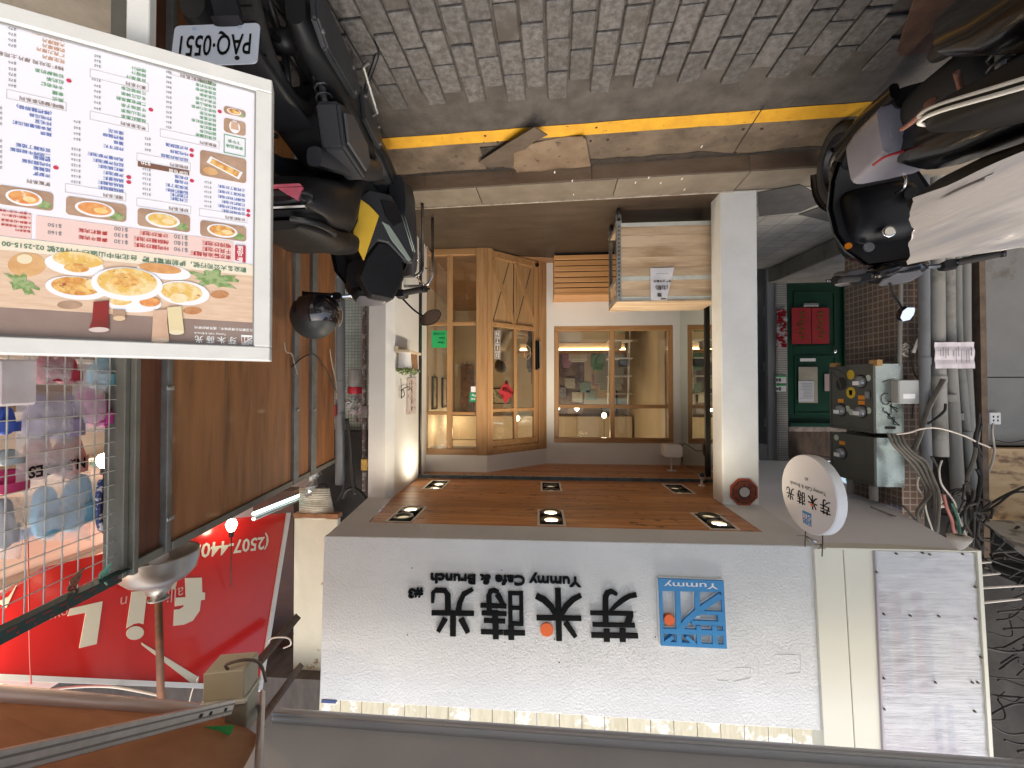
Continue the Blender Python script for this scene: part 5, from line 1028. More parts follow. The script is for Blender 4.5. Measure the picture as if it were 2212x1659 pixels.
# plane containing depth axis mostly: face turned towards the camera's right
va = R(2)
nrm = V((math.cos(va), -math.sin(va), 0)); uax = V((math.sin(va), math.cos(va), 0))
Rr_ = (1150-983)/2/850*dC
M_ = Matrix(((-uax.x*-1,0,nrm.x,cpos.x),(uax.y,0,nrm.y,cpos.y),(0,1,0,cpos.z),(0,0,0,1)))
rs.location = cpos-V((0,0,Rr_)); WM[rs.name] = Matrix.Translation(rs.location)
MB(M_).cyl((0,0), Rr_, -.026, .026, 64).build('disc_box', white_plastic, rs, bevel=.004)
MB(M_).cyl((0,0), Rr_*.985, .0261, .028, 64).build('face_sheet', mat('sign_face',(.74,.72,.70),.35), rs)
t = MB(M_)
def glyph(t, Gx, zf_, cx, cy, h, z, mirror=1):
    P = [p for (ps,w) in Gx for p in ps]; xs_ = [p[0] for p in P]; ys_ = [p[1] for p in P]
    x0_, x1_, y0_, y1_ = min(xs_), max(xs_), min(ys_), max(ys_); k = h/330
    for ps, w in Gx: t.stroke([(cx-(p[0]-(x0_+x1_)/2)*k, cy+(p[1]-(y0_+y1_)/2)*k) for p in ps], [q*k*1.0 for q in w] if isinstance(w,list) else w*k, z, z+.0015)
    return t
S_ = Rr_
for i,Gx in enumerate((G1,G2,G3,G4)): glyph(t, Gx, None, (-.63+.42*i)*S_, .16*S_, .36*S_, .0281)
t.text('Yummy Cafe & Brunch', -.02*S_, -.20*S_, .105*S_, .0285, 'c', bold=.01); t.text('#3', 0, -.42*S_, .09*S_, .0285, 'c', bold=.01)
t.build('lettering', black_letter, rs)
def emblem(M, cx, cy, s, z, par, m=blue_letter, bgm=None):
    k = s/430; f = lambda p: (cx-(p[0]-1165)*k, cy+(p[1]-655)*k); e_ = MB(M)
    e_.prism([f((1380,435)),(f((950,435))),f((950,520)),f((1380,520))], z, z+.001)
    for p,w in S: e_.stroke([f(q) for q in p], w*k*1.05, z, z+.001)
    e_.build('emblem', m, par); MB(M).cyl(f((1019,699)), 33*k, z+.001, z+.0015, 12).build('emblem_dot', orange_dot, par)
emblem(M_, 0, .63*S_, .32*S_, .0281, rs)
MB(M_).cyl(((-.20+.02)*S_+0, .23*S_), .045*S_, .0295, .0305, 12).build('orange_dot', orange_dot, rs)
wirem = mat('rusty_wire', (.10,.07,.05), .7, .4)
for k,s_ in enumerate((-.35,.25)):
    top = M_@V((s_*Rr_, Rr_*.93, 0)); MB().tube([top, top+V((0,0,.03)), V((top.x+.004,top.y,CZ-.002))], .003, 6).build('hanging_wire', wirem, rs)
    for j in range(5):
        a = V((top.x,top.y,min(top.z+.05,CZ-.03))); b_ = a+V((random.uniform(-.05,.05),random.uniform(-.03,.03),random.uniform(-.02,.035))); MB().tube([a,b_],.0015,4).build('wire_end', wirem, rs)
# plant shelf on the side wall
sw = at_x(880,768,xw-.0); 
ds_ = 3.42
wxp = at_y(880,770,ds_).x
def side_x(y): return xr0+(xw-xr0)*(y-FY-.06)/(4.25-FY-.06)
def on_side(X, Y, off=0):
    o_ = V((xr0,FY+.06,0)); d_ = V((xw-xr0,4.25-FY-.06,0)).normalized(); n_ = V((-d_.y,d_.x,0)); o_ = o_+n_*off
    r_ = ray(X,Y); return C0+r_*((o_-C0).dot(n_)/r_.dot(n_))
a, b = on_side(858,765), on_side(905,765)
shy0, shy1 = a.y, min(b.y,3.85); shz = on_side(880,768).z
shf = thing('plant_shelf', 'small pale wooden wall shelf holding two potted plants', 'shelf', (side_x((shy0+shy1)/2)-.06,(shy0+shy1)/2,shz-.03))
plm = mat('pale_shelf_wood', (.60,.50,.36), .6)
shd = .13
def SP(y, off, z): return V((side_x(y)-off, y, z))
yA = 3.18; yB_ = 3.52
MB().hexa([SP(yA,0.001,shz-.02),SP(yB_,0.001,shz-.02),SP(yB_,shd,shz-.02),SP(yA,shd,shz-.02)],[SP(yA,0.001,shz),SP(yB_,0.001,shz),SP(yB_,shd,shz),SP(yA,shd,shz)]).build('shelf_board', plm, shf)
MB().hexa([SP(yA,0.001,shz-.05),SP(yB_,0.001,shz-.05),SP(yB_,.03,shz-.05),SP(yA,.03,shz-.05)],[SP(yA,0.001,shz-.021),SP(yB_,0.001,shz-.021),SP(yB_,.03,shz-.021),SP(yA,.03,shz-.021)]).build('batten', plm, shf)
leafg = mat('small_leaves', (.07,.13,.03), .6, col2=(.14,.19,.06), ns=60, rnd=.0); blossom = mat('small_blossom', (.55,.55,.40), .7)
for k,(yy,pm,l,nm) in enumerate(((3.25,white_plastic,'white ceramic pot with small leafy plant on the wall shelf','potted_plant'),(3.43,mat('wicker',(.34,.19,.09),.8,col2=(.22,.11,.05),ns=90,bump=.6,bs=120),'woven basket pot with small leafy plant on the wall shelf','basket_plant'))):
    c_ = SP(yy,.065,shz); o = thing(nm, l, 'potted plant', c_.to_tuple())
    MB(frame(c_)).lathe([(.001,.001),(.05,.001),(.058,.13),(.052,.13),(.05,.11),(.001,.11)] , n=20).build('pot', pm, o, smooth=40)
    lf = MB(); bl = MB()
    for i in range(260):
        a_ = random.uniform(0,6.28); rr_ = .075*math.sqrt(random.random()); p = c_+V((rr_*math.cos(a_), rr_*math.sin(a_), .135+random.uniform(-.01,.07)*(1-rr_/.1)))
        if p.x > side_x(p.y)-.006: p.x = side_x(p.y)-.008
        d1 = V((random.uniform(-1,1),random.uniform(-1,1),random.uniform(-.5,1))).normalized()*.011; d2 = d1.cross(V((random.uniform(-1,1),random.uniform(-1,1),1))).normalized()*.006
        (lf if i % 5 else bl).add([p-d1,p+d2,p+d1,p-d2],[(0,1,2,3)])
    lf.build('foliage', leafg, o, kind='stuff'); bl.build('blossoms', blossom, o, kind='stuff')
# scroll bracket and menu strip on side wall
t_ = MB()
brp = [(1167,440),(1170,400),(1175,370),(1190,358),(1215,350),(1232,352),(1235,365),(1222,372)]
z10 = zf(1000,1350,2.011)
P = [on_side(*z10(*p), .03) for p in brp]; t_.tube(smooth_path(P,4), .004, 5); P = [on_side(*z10(*p), .03) for p in ((1180,370),(1190,390),(1188,420),(1172,430))]; t_.tube(smooth_path(P,4), .004, 5)
P = [on_side(*z10(*p), .03) for p in ((1163,280),(1170,440))]; t_.tube(P, .003, 5)
for q0,q1 in (((1167,380),(1167,380)),((1170,435),(1170,435))): t_.tube([on_side(*z10(*q0),.0), on_side(*z10(*q0),.03)], .003, 5)
tag(t_.build('scroll_bracket', dark_metal), 'thin black scroll bracket on the side wall above the plants', 'bracket')
P = [on_side(*z10(*p), .006) for p in ((1212,572),(1283,556),(1287,270),(1215,280))]; P2 = [on_side(*z10(*p), .001) for p in ((1212,572),(1283,556),(1287,270),(1215,280))]
sg = tag(MB().hexa(P, P2).build('vertical_sign', mat('pink_strip_print',(.60,.53,.50),.5,col2=(.25,.16,.14),ns=26,cr=(.56,.62))), 'narrow vertical printed strip beside the bracket on the side wall', 'sign')
o_ = V((xr0,FY+.06,0)); d_ = V((xw-xr0,4.25-FY-.06,0)).normalized(); n_ = V((-d_.y,d_.x,0))
cc_ = on_side(*z10(1248,520),.008); M_ = Matrix(((-d_.x,0,n_.x,cc_.x),(-d_.y,0,n_.y,cc_.y),(0,1,0,cc_.z),(0,0,0,1)))
t = MB(Matrix(((d_.x,0,n_.x,cc_.x),(d_.y,0,n_.y,cc_.y),(0,1,0,cc_.z),(0,0,0,1)))@Matrix.Scale(1,4)); 
for i,ch in enumerate('貨到付款好吃'): t.text(ch, 0, -.02-.062*i, .038, .001, 'c')
t.build('lettering', black_letter, sg)
# black mat at hall
P = [at_z(X,Y,.1235) for X,Y in ((1637,404),(1722,400),(1800,445),(1745,462),(1700,458),(1640,468))]; P = [at_z(1637,415,.1235), at_z(1727,398,.1235), at_z(1790,430,.1235), at_z(1728,457,.1235), at_z(1640,466,.1235)]
m_ = MB(); n5 = 5; m_.add(P+[p+V((0,0,.006)) for p in P], [(4,3,2,1,0),(5,6,7,8,9)]+[(i,(i+1)%5,5+(i+1)%5,5+i) for i in range(5)])
tag(m_.build('floor_mat', mat('dark_mat',(.055,.052,.048),.9,col2=(.075,.07,.065),ns=14,bump=.3,bs=150)), 'dark gray floor mat at the foot of the white pillar', 'mat')
P = [at_z(X,Y,.1235) for X,Y in ((1725,462),(1790,440),(1830,470),(1800,480))]; tag(MB().add(P+[p+V((0,0,.006)) for p in P], [(3,2,1,0),(4,5,6,7)]+[(i,(i+1)%4,4+(i+1)%4,4+i) for i in range(4)]).build('floor_mat', mat('dark_mat',(.055,.052,.048),.9)), 'second dark mat farther down the hallway behind the scooter wheel', 'mat')
# ---------------------------------------------------------------- wheeled cart
cz = zf(2000,700,2.011)
cyF = 3.34
CF = Plane((0,cyF,0),(1,0,0),(0,0,1))
cx1, ct_ = CF.uv(*cz(862,985)); cx0, _ = CF.uv(*cz(1672,955)); cb_ = CF.uv(*cz(1250,335))[1]; cd = .38
ctop = (ct_+CF.uv(*cz(1672,955))[1])/2
cart = thing('wheeled_cart', 'wheeled cart of perforated angle iron clad in pale wood boards with taped paper', 'cart', ((cx0+cx1)/2,cyF+cd/2,FZ))
def angle_post(x, y, sx, sy, nm='post'):
    z0 = FZ+.12; m = MB(); hs = 36; 
    m.box((x,y,z0),(x+sx*.036,y+sy*.003,ctop-.004)); m.box((x,y+sy*.003,z0),(x+sx*.003,y+sy*.036,ctop-.004))
    o = m.build(nm, galv, cart)
    d = MB()
    k = 0; z = z0+.03
    while z < ctop-.03:
        d.box((x+sx*.014,y-sy*.0008,z),(x+sx*.024,y-sy*.0001,z+.014)); d.box((x-sx*.0008,y+sy*.014,z),(x-sx*.0001,y+sy*.024,z+.014)); z += .034
    d.build('slot_holes', dark, o, kind='stuff')
for (x,y,sx,sy) in ((cx0,cyF,1,1),(cx1,cyF,-1,1),(cx0,cyF+cd,1,-1),(cx1,cyF+cd,-1,-1)):
    angle_post(x,y,sx,sy)
    w_ = MB(Matrix.Translation((x+sx*.02,y+sy*.02,FZ+.045))@Matrix.Rotation(R(90),4,'Y')).lathe([(.008,-.014),(.04,-.014),(.044,-.006),(.044,.006),(.04,.014),(.008,.014)], n=18).build('castor', mat('castor_black',(.02,.02,.02),.5), cart)
    MB().box((x+sx*.02-.02,y+sy*.02-.018,FZ+.05),(x+sx*.02-.015,y+sy*.02+.018,FZ+.12)).box((x+sx*.02+.015,y+sy*.02-.018,FZ+.05),(x+sx*.02+.02,y+sy*.02+.018,FZ+.12)).box((x+sx*.02-.024,y+sy*.02-.024,FZ+.11),(x+sx*.02+.024,y+sy*.02+.024,FZ+.122)).build('fork', galv, w_)
bx0, bx1 = cx0+.012, cx1-.012
wstrip = mat('white_strip', (.62,.64,.58), .5, col2=(.52,.54,.48), ns=12)
rows = [CF.uv(*cz(1250,y))[1] for y in (345,378,448,540,620,705,772,808,880,935,975)]
kinds = ['s','w','w','w','w','w','s','w','w','s']
for i,k in enumerate(kinds):
    z0_, z1_ = rows[i], rows[i+1]
    MB().box((bx0,cyF+.006,z0_+(.0008)),(bx1,cyF+(.022 if k == 'w' else .019),z1_-.0008)).build('board' if k == 'w' else 'strip', cart_wood if k == 'w' else wstrip, cart, bevel=.001)
MB().box((cx0-.002,cyF-.003,ctop-.003),(cx1+.002,cyF+cd+.002,ctop+.012)).build('top_board', cart_wood, cart, bevel=.002)
MB().box((bx0,cyF+.03,rows[0]),(bx1,cyF+cd-.02,rows[0]+.015)).build('shelf', cart_wood, cart); MB().box((bx0,cyF+.03,rows[6]),(bx1,cyF+cd-.02,rows[6]+.015)).build('shelf', cart_wood, cart)
for z in (rows[0]-.01,rows[6],ctop-.05): MB().box((cx1-.006,cyF+.037,z),(cx1-.0005,cyF+cd-.037,z+.036)).build('side_rail', galv, cart)
MB().box((cx1-.012,cyF+.04,rows[6]),(cx1-.007,cyF+cd-.04,rows[9])).build('side_board', cart_wood, cart)
tag(MB(frame((cx1-.13,cyF+.2,rows[0]+.017))).lathe([(.001,0),(.09,.0),(.105,.06),(.11,.16),(.105,.17),(.10,.165)],n=22).build('dark_pot', mat('pot_dark',(.03,.028,.025),.5)), 'dark round pot standing on the lower shelf of the cart', 'pot')
# paper
NXn = 8; vs = []; pc = [CF.uv(*cz(*p)) for p in ((1130,972),(1255,972),(1315,712),(1126,716))]
for j in range(13):
    for i in range(NXn+1):
        s, t_ = i/NXn, j/12; p = V(pc[1]).lerp(V(pc[0]), s).lerp(V(pc[2]).lerp(V(pc[3]), s), t_)
        if t_ < .1 and s < .1: pass
        cur = .02*max(0,(t_-.6))*(1-s)+.006*math.sin(t_*9+s*3)*.5+(.03*(.25-t_)*(.5-s) if t_ < .25 and s < .5 else 0)
        vs.append((p.x,cyF+.002-.003-abs(cur),p.y))
pap = tag(MB().add(vs,[(j*(NXn+1)+i,j*(NXn+1)+i+1,(j+1)*(NXn+1)+i+1,(j+1)*(NXn+1)+i) for j in range(12) for i in range(NXn)],True).build('taped_paper', mat('curled_paper',(.68,.68,.70),.6)), 'curled white rental notice taped to the front of the wheeled cart', 'paper')
t = MB(Matrix(((1,0,0,0),(0,0,-1,cyF-.014),(0,1,0,0),(0,0,0,1))))
for s_,(zx,zy),h in (('(出租)',(1215,870),.030),('早餐合作夥伴',(1218,822),.018),('一一一一一一一一',(1220,767),.010),('徵',(1197,927),.028)):
    a = CF.uv(*cz(zx,zy)); t.text(s_, a[0], a[1]-.01, h, 0, 'c', bold=.02)
t.build('lettering', black_letter, pap)
tag(MB().box((cx1-.40,cyF-.006,ctop-.018),(cx1-.36,cyF-.0035,ctop-.006)).build('gold_tag', gold), 'tiny gold label on the top edge of the wheeled cart', 'label')
# chrome folding rack behind the scooter (upright right)
z6 = zf(950,700,2.37)
rk = thing('chrome_rack', 'black and chrome tubular folding rack standing near the black and yellow scooter', 'rack', (at_z(905,462,FZ).x,3.3,FZ))
ra = 3.15; rb = 3.42
T1 = [at_y(*z6(*p),ra) for p in ((1690,300),(1690,600),(1690,830),(1670,885),(1620,915),(1480,920))]; T2 = [at_y(*z6(*p),rb) for p in ((1785,420),(1785,700),(1787,880),(1760,960),(1710,1005),(1500,1012))]
dz = T1[0].z-FZ-.012; T1[0].z = FZ; T2[0].z = FZ
blackch = mat('black_chrome', (.10,.10,.10), .18, .9, (.5,.5,.5), ns=3, cr=(.45,.7))
for T in (T1,T2): MB().tube(smooth_path(T,5), .013, 10).build('hoop', blackch, rk)
for f in ((T1[2],T2[2]),(T1[4],T2[4]),(T1[1],T2[1])): MB().tube(list(f), .008, 8).build('cross_rail', chrome, rk)
for k in range(5): z_ = T1[2].z-.03-.02*k; MB().tube([V((T1[2].x-.01,ra,z_)), V((T1[5].x,ra,z_))], .003, 6).build('wire_shelf', chrome, rk)
MB().tube([V((T1[5].x,ra,T1[2].z-.02)), V((T1[5].x,rb,T1[2].z-.02))], .006, 6).build('cross_rail', blackch, rk)
for x,y in ((T1[5].x,ra),(T2[5].x,rb)): MB().tube([V((x,y,T1[4].z if y == ra else T2[4].z)), V((x,y,FZ))], .012, 8).build('leg', blackch, rk)
# ---------------------------------------------------------------- upright right: folding plywood wall
Fh = V((Fw.x,Fw.y,0)).normalized()
W1, W2 = at_d(275,1235,1.30), at_d(705,1008,3.03); W2.z = W1.z; wu = (W2-W1); wu.z = 0; wu.normalize()
PWall = Plane((W1.x,W1.y,.02), -wu, (0,0,1))       # u runs towards the camera, n faces the street (-x)
if PWall.n.x > 0: PWall = Plane((W1.x,W1.y,.02), wu, (0,0,1))
WMx = PWall.M(); wz = (at_d(275,1235,1.30)).z-.02
def wu_(X): return PWall.uv(X, 1000)[0]
def wall_top(X): return PWall.uv(X, 1235+(X-275)*(1008-1235)/(705-275))[1]
pw_thing = thing('plywood_panel_wall', 'stained orange plywood panels in a gray steel frame, folded out beside the slippers', 'panel wall', (W1.x,W1.y,.02))
def wpan(Xa, Xb, m, nm, d0, d1, drop=0, bev=.002):
    a, b = wu_(Xa), wu_(Xb); ta, tb = wall_top(Xa)-drop, wall_top(Xb)-drop
    MB(WMx).prism([(a,.05),(b,.05),(b,tb),(a,ta)] if True else 0, d0, d1).build(nm, m, pw_thing, bevel=bev)
wpan(271,347,ply_dark,'plywood_sheet',-.012,0,.03); wpan(365,628,plywood,'plywood_sheet',-.012,.002,.03); wpan(639,666,plywood,'plywood_sheet',-.012,.001,.03); wpan(677,722,plywood,'plywood_sheet',-.012,0,.03)
for Xa, Xb, d in ((246,258,.03),(259,271,.045),(347,355,.022),(356,365,.012),(628,639,.02),(666,677,.022)): wpan(Xa,Xb,steel_gray if Xa > 340 else old_steel,'steel_post',-.03,d,.001,.002)
for Xa, Xb in ((271.5,346.5),(365.5,627.5),(639.5,665.5),(677.5,722)):
    a, b = wu_(Xa), wu_(Xb); ta, tb = wall_top(Xa), wall_top(Xb); MB(WMx).prism([(a,ta-.032),(b,tb-.032),(b,tb),(a,ta)], -.028, .016).build('top_rail', old_steel, pw_thing, bevel=.002)
for (X,Y) in ((352,1120),(352,838),(636,885),(672,885)):
    u,v = PWall.uv(X,Y); MB(WMx).box((u-.018,v-.008,.024),(u+.018,v+.008,.028)).cyl((u+.012,v), .006, .028, .034, 8).build('hinge_tab', galv, pw_thing, bevel=.002)
# thin cables on the panels
def wcable(zp, z, r, m, label, off=.03):
    P = [PWall.hit(*z(*p), off) for p in zp]; return tag(MB().tube(smooth_path(P,6), r, 6).build('cable', m, None, smooth=60), label, 'cable')
wcable([(300,190),(380,120),(450,90),(500,110),(570,210),(620,310),(655,400)], z10, .004, cab_k, 'thin black cable looping over the narrow plywood panels')
wcable([(240,0),(255,70),(300,90),(320,170),(345,250)], z10, .004, mat('tan_cable',(.35,.28,.2),.6), 'tan wire hooked over the steel post of the plywood wall')
wcable([(600,50),(620,180),(635,240),(650,330),(655,450)], z10, .005, mat('tan_cable',(.35,.28,.2),.6), 'frayed pale wire hanging beside the big gray pipe')
# ---------------------------------------------------------------- slipper rack
zs = zf(0,1380,1.804)
rack = thing('wire_grid_rack', 'white wire grid rack hung with bagged slippers', 'rack', PWall.hit(120,1000).to_tuple())
gwire = mat('grid_wire', (.55,.54,.48), .4, .3)
ua = wu_(246); ub = PWall.uv(-60,1000)[0]; sgn = 1 if ub > ua else -1
vt = lambda u: wall_top(275)-.02+ .0*u
vb0 = PWall.uv(120,700)[1]
k = 0; u = ua+sgn*.02; sp_ = .045
while (u-ub)*sgn < 0:
    MB(WMx).box((u-.0012,vb0-.5,.0),(u+.0012,vt(u),.0024)).build('upright_wire', gwire, rack); u += sgn*sp_
v = vt(0)-.01
while v > vb0-.1:
    MB(WMx).box((min(ua,ub),v-.0012,.0026),(max(ua,ub),v+.0012,.005)).build('cross_wire', gwire, rack); v -= sp_
# slotted green angle
q0, q1 = PWall.hit(250,1240,.01), PWall.hit(-40,1372,.01)
bm_ = thing('slotted_angle_beam', 'dark green slotted angle beam along the top of the wire rack', 'beam', ((q0+q1)/2).to_tuple())
gm_ = mat('dark_green_steel', (.018,.045,.04), .4, .3)
a = PWall.uv(252,1236); b = PWall.uv(-60,1384); 
MB(WMx).prism([(a[0],a[1]-.006),(b[0],b[1]-.006),(b[0],b[1]+.036),(a[0],a[1]+.03)], .012, .016).build('web', gm_, bm_); MB(WMx).prism([(a[0],a[1]-.012),(b[0],b[1]-.012),(b[0],b[1]-.008),(a[0],a[1]-.008)], .014, .045).build('flange', gm_, bm_)
slot_red = mat('slot_dark_red', (.16,.03,.03), .8); n_ = 9  # dark red fill for the red seen through the slots
for i in range(n_):
    t0 = (i+.2)/n_; t1 = (i+.75)/n_; p0 = V(a).lerp(V(b), t0); p1 = V(a).lerp(V(b), t1); MB(WMx).stroke([(p0.x,p0.y+.010),(p1.x,p1.y+.011)], .006, .0162, .0168).build('slot', slot_red, bm_)
    p0 = V(a).lerp(V(b), (i+.1)/n_); p1 = V(a).lerp(V(b), (i+.25)/n_); MB(WMx).stroke([(p0.x,p0.y+.024),(p1.x,p1.y+.025)], .006, .0162, .0168).build('slot', slot_red, bm_)
for i,(X,Y,m,l) in enumerate(((225,1232,mat('mint_tie',(.2,.5,.38),.6),'mint green string tied round the slotted beam'),(163,1245,mat('rust_tie',(.2,.09,.05),.6),'rusty wire hook twisted onto the slotted beam'))):
    c_ = PWall.hit(X,Y,.02); P = [c_+V((math.cos(t*1.3)*.006, math.cos(t*2.2)*.018, math.sin(t*1.7)*.026+.003*t)) for t in range(9)]; tag(MB().tube(smooth_path(P,5),.0025,5).build('tie', m), l, 'tie')
clear_bag = mat('clear_bag', (.80,.76,.76), .14, 0, alpha=.36, bump=.6, bs=22, bd=.01)
def slippers(items, col, label, bag=None, strap=None, off=-.03, name='slipper_pair', text=None):
    pos = PWall.hit(*zs(items[0][0],items[0][1]), off); o = thing(name, label, 'slippers', pos.to_tuple(), 0, 'bagged slippers hung on the wire rack')
    m = mat('foam_%02d%02d%02d' % tuple(int(c*99) for c in col), col, .55, bump=.15, bs=80)
    m2 = mat('strap_%02d%02d%02d' % tuple(int(c*70) for c in col), tuple(c*.72 for c in col), .5)
    for (cx,cy,rx,ry,tl) in items:
        c_ = PWall.uv(*zs(cx,cy), off); e1 = PWall.uv(*zs(cx+rx,cy), off); e2 = PWall.uv(*zs(cx,cy+ry), off); a_, b_ = abs(e1[0]-c_[0]), abs(e2[1]-c_[1]); P = []
        for k in range(22):
            t = 2*math.pi*k/22; x = a_*math.cos(t)*(1+.14*math.sin(t)-.10*math.cos(2*t)*(math.sin(t) < 0)); y = b_*math.sin(t)
            P.append((c_[0]+x*math.cos(tl)-y*math.sin(tl), c_[1]+x*math.sin(tl)+y*math.cos(tl)))
        s_ = MB(WMx).prism(P, off-.012, off+.010).build('slipper', m, o, bevel=.004)
        st_ = MB(WMx); pr = []
        for k in range(9):
            t = math.pi*k/8; pr.append((c_[0]-a_*.98*math.cos(t), off+.010+.020*math.sin(t)))
        st_.add([(x,c_[1]+b_*.05,z) for x,z in pr]+[(x*.97+c_[0]*.03,c_[1]+b_*.75,z*1.0) for x,z in pr], [(i,i+1,9+i+1,9+i) for i in range(8)], True).build('strap', m2, s_)
    if bag:
        x0,y0,x1,y1 = bag; P = [PWall.uv(*zs(*p), 0) for p in ((x0,y0),(x1,y0),(x1,y1),(x0,y1))]; vs = []
        for j in range(9):
            for i in range(9):
                p = V(P[0]).lerp(V(P[1]), i/8).lerp(V(P[3]).lerp(V(P[2]), i/8), j/8); ee = (1-(2*i/8-1)**4)*(1-(2*j/8-1)**4); vs.append((p.x,p.y,off+.012+.022*ee+random.uniform(-.002,.002)))
        MB(WMx).add(vs,[(j*9+i,j*9+i+1,(j+1)*9+i+1,(j+1)*9+i) for j in range(8) for i in range(8)],True).build('clear_bag', clear_bag, o)
    return o
slippers([(330,140,75,105,0),(470,140,80,100,0)], (.45,.02,.05), 'crimson slippers in a bag just above the menu board frame', (230,30,570,240))
slippers([(285,480,105,170,.05),(470,480,105,170,-.05)], (.33,.25,.42), 'muted purple slippers in a clear bag, middle of the rack', (170,290,590,660))
slippers([(275,760,100,160,.05),(490,750,105,160,0)], (.62,.24,.19), 'salmon pink slippers printed with black letters', (165,590,610,960))
slippers([(330,1150,95,190,.1),(540,1080,105,200,-.15)], (.17,.42,.60), 'light blue slippers hanging lowest on the grid near the beam', (220,850,690,1350))
slippers([(650,400,70,150,.35),(720,430,50,120,.3)], (.62,.04,.28), 'magenta and pink slippers beside the plywood wall post', (560,230,790,580))
slippers([(720,160,75,120,-.3)], (.20,.52,.62), 'cyan slippers with pale lining at the rack corner', (600,40,830,300))
slippers([(30,500,70,100,0)], (.02,.06,.32), 'royal blue slipper at the outer edge of the rack')
slippers([(60,930,115,90,0)], (.50,.02,.12), 'raspberry slipper cut by the photo edge')
slippers([(25,1230,65,180,0)], (.03,.045,.09), 'navy slippers near the edge below the raspberry one', (0,1040,200,1480))
slippers([(55,760,75,60,0)], (.30,.33,.34), 'gray slipper between the raspberry and blue ones')
sh_ = tag(MB(WMx).prism([PWall.uv(*zs(745+34*math.cos(t/16*6.283)*(1.2 if math.sin(t/16*6.283)>0 else 1),1100+190*math.sin(t/16*6.283)),-.14) for t in range(16)], -.16, -.14).build('canvas_shoe', mat('navy_pattern',(.02,.04,.14),.7,col2=(.6,.6,.6),ns=70,cr=(.55,.6)), None, bevel=.004), 'navy patterned canvas shoe hanging behind the rack by the steel post', 'shoe')
pk = [PWall.uv(*zs(*p),.02) for p in ((-60,60),(235,60),(225,385),(-60,400))]; tag(MB(WMx).prism(pk, .02, .035).build('plastic_package', mat('package_gray',(.62,.54,.54),.25,col2=(.72,.68,.68),ns=12,alpha=.6), None, bevel=.006), 'cloudy clear plastic package with a white tag above the menu board', 'package')
tm = MB(WMx); c_ = PWall.uv(*zs(590,790), -.005); c2_ = PWall.uv(*zs(180,870), -.005)
vs, fs, a, b, c, d = text_geo('N.SHOES', .03); k = (c2_[0]-c_[0])/(b-a)
tm.add([(c_[0]+(v.x-a)*k, min(c_[1],c2_[1])-.012+(v.y)*abs(k)*1.1+(c2_[1]-c_[1])*0, .002) for v in vs], fs); tag(tm.build('bag_lettering', black_letter), 'black letters printed on the bag over the salmon slippers', 'lettering')
# shop behind the rack
pk_w = mat('slipper_shop_wall', (.70,.56,.50), .7, 0, (.76,.66,.60), ns=2, stretch=(1,1,6))
sw_ = thing('slipper_shop', 'warm lit slipper shop interior behind the wire rack', 'shop', (2.9,1.6,0))
MB().box((2.7,-.6,.0),(2.8,4.2,3.3)).build('back_wall', pk_w, sw_); MB().box((1.75,3.95,.0),(2.69,4.05,3.3)).build('end_wall', pk_w, sw_); MB().box((1.5,-.6,-.0),(2.69,3.09,.02)).build('floor', pave, sw_)
for i in range(6): MB().box((2.55,-.5,1.2+i*.28),(2.69,3.0,1.22+i*.28)).build('shelf', mat('shop_shelf',(.65,.55,.45),.6), sw_)
random.seed(4)
for i in range(6):
    for j in range(9):
        cc_ = random.choice([(.5,.1,.1),(.1,.2,.4),(.5,.3,.35),(.6,.55,.45),(.1,.1,.1),(.2,.4,.4)]); m = mat('shoe_%d%d'%(int(cc_[0]*10),int(cc_[2]*10)), cc_, .6)
        MB(frame((2.62,-.3+j*.36+random.random()*.06,1.222+i*.28))).loft([(0,-.11,.02,.03,.02),(0,-.05,.035,.036,.035),(0,.04,.03,.038,.03),(0,.11,.015,.025,.014)], 8).build('shoe', m, sw_)
for i,(X,Y,d_) in enumerate(((224,997,2.2),(500,1136,2.6),(677,1043,3.6))):
    p = at_d(X,Y,d_); o = thing('bare_bulb', ('glowing bare bulb seen through the wire rack','glowing bulb just above the plywood wall edge','small glowing bulb near the alley corner')[i], 'light bulb', p.to_tuple(), 0, 'glowing bulbs of the slipper shop')
    MB(frame(p)).lathe([(.002,-.045),(.022,-.038),(.033,-.012),(.026,.015),(.014,.035)], n=14).build('globe', mat('bulb_glow',(1,.9,.7),.4,emit=(1,.85,.6),es=18), o); MB(frame(p)).cyl((0,0),.014,.035,.07,12).build('socket', black_plastic, o)
    MB().tube([p+V((0,0,.07)), p+V((0,0,.4))],.003,5).build('cord', cab_k, o)
for (x,y,z,e) in ((2.2,1.2,2.6,12),(2.2,2.4,2.6,7)):
    ld = bpy.data.lights.new('bulb_light','POINT'); ld.energy = e; ld.color = (1,.80,.58); ld.shadow_soft_size = .05; lo = bpy.data.objects.new('bulb_light',ld); COL.objects.link(lo); lo.location = (x,y,z)
p0, p1 = at_d(548,1110,2.7), at_d(658,1066,3.5); tl_ = thing('fluorescent_tube', 'cold white fluorescent tube glowing above the plywood wall', 'tube light', ((p0+p1)/2).to_tuple()); MB().tube([p0,p1],.013,10).build('tube', mat('tube_glow',(.8,1,1),.4,emit=(.70,.98,1),es=2.2), tl_); MB().tube([p0+V((0,0,.035)),p1+V((0,0,.035))],.014,6).build('fitting', galv, tl_)
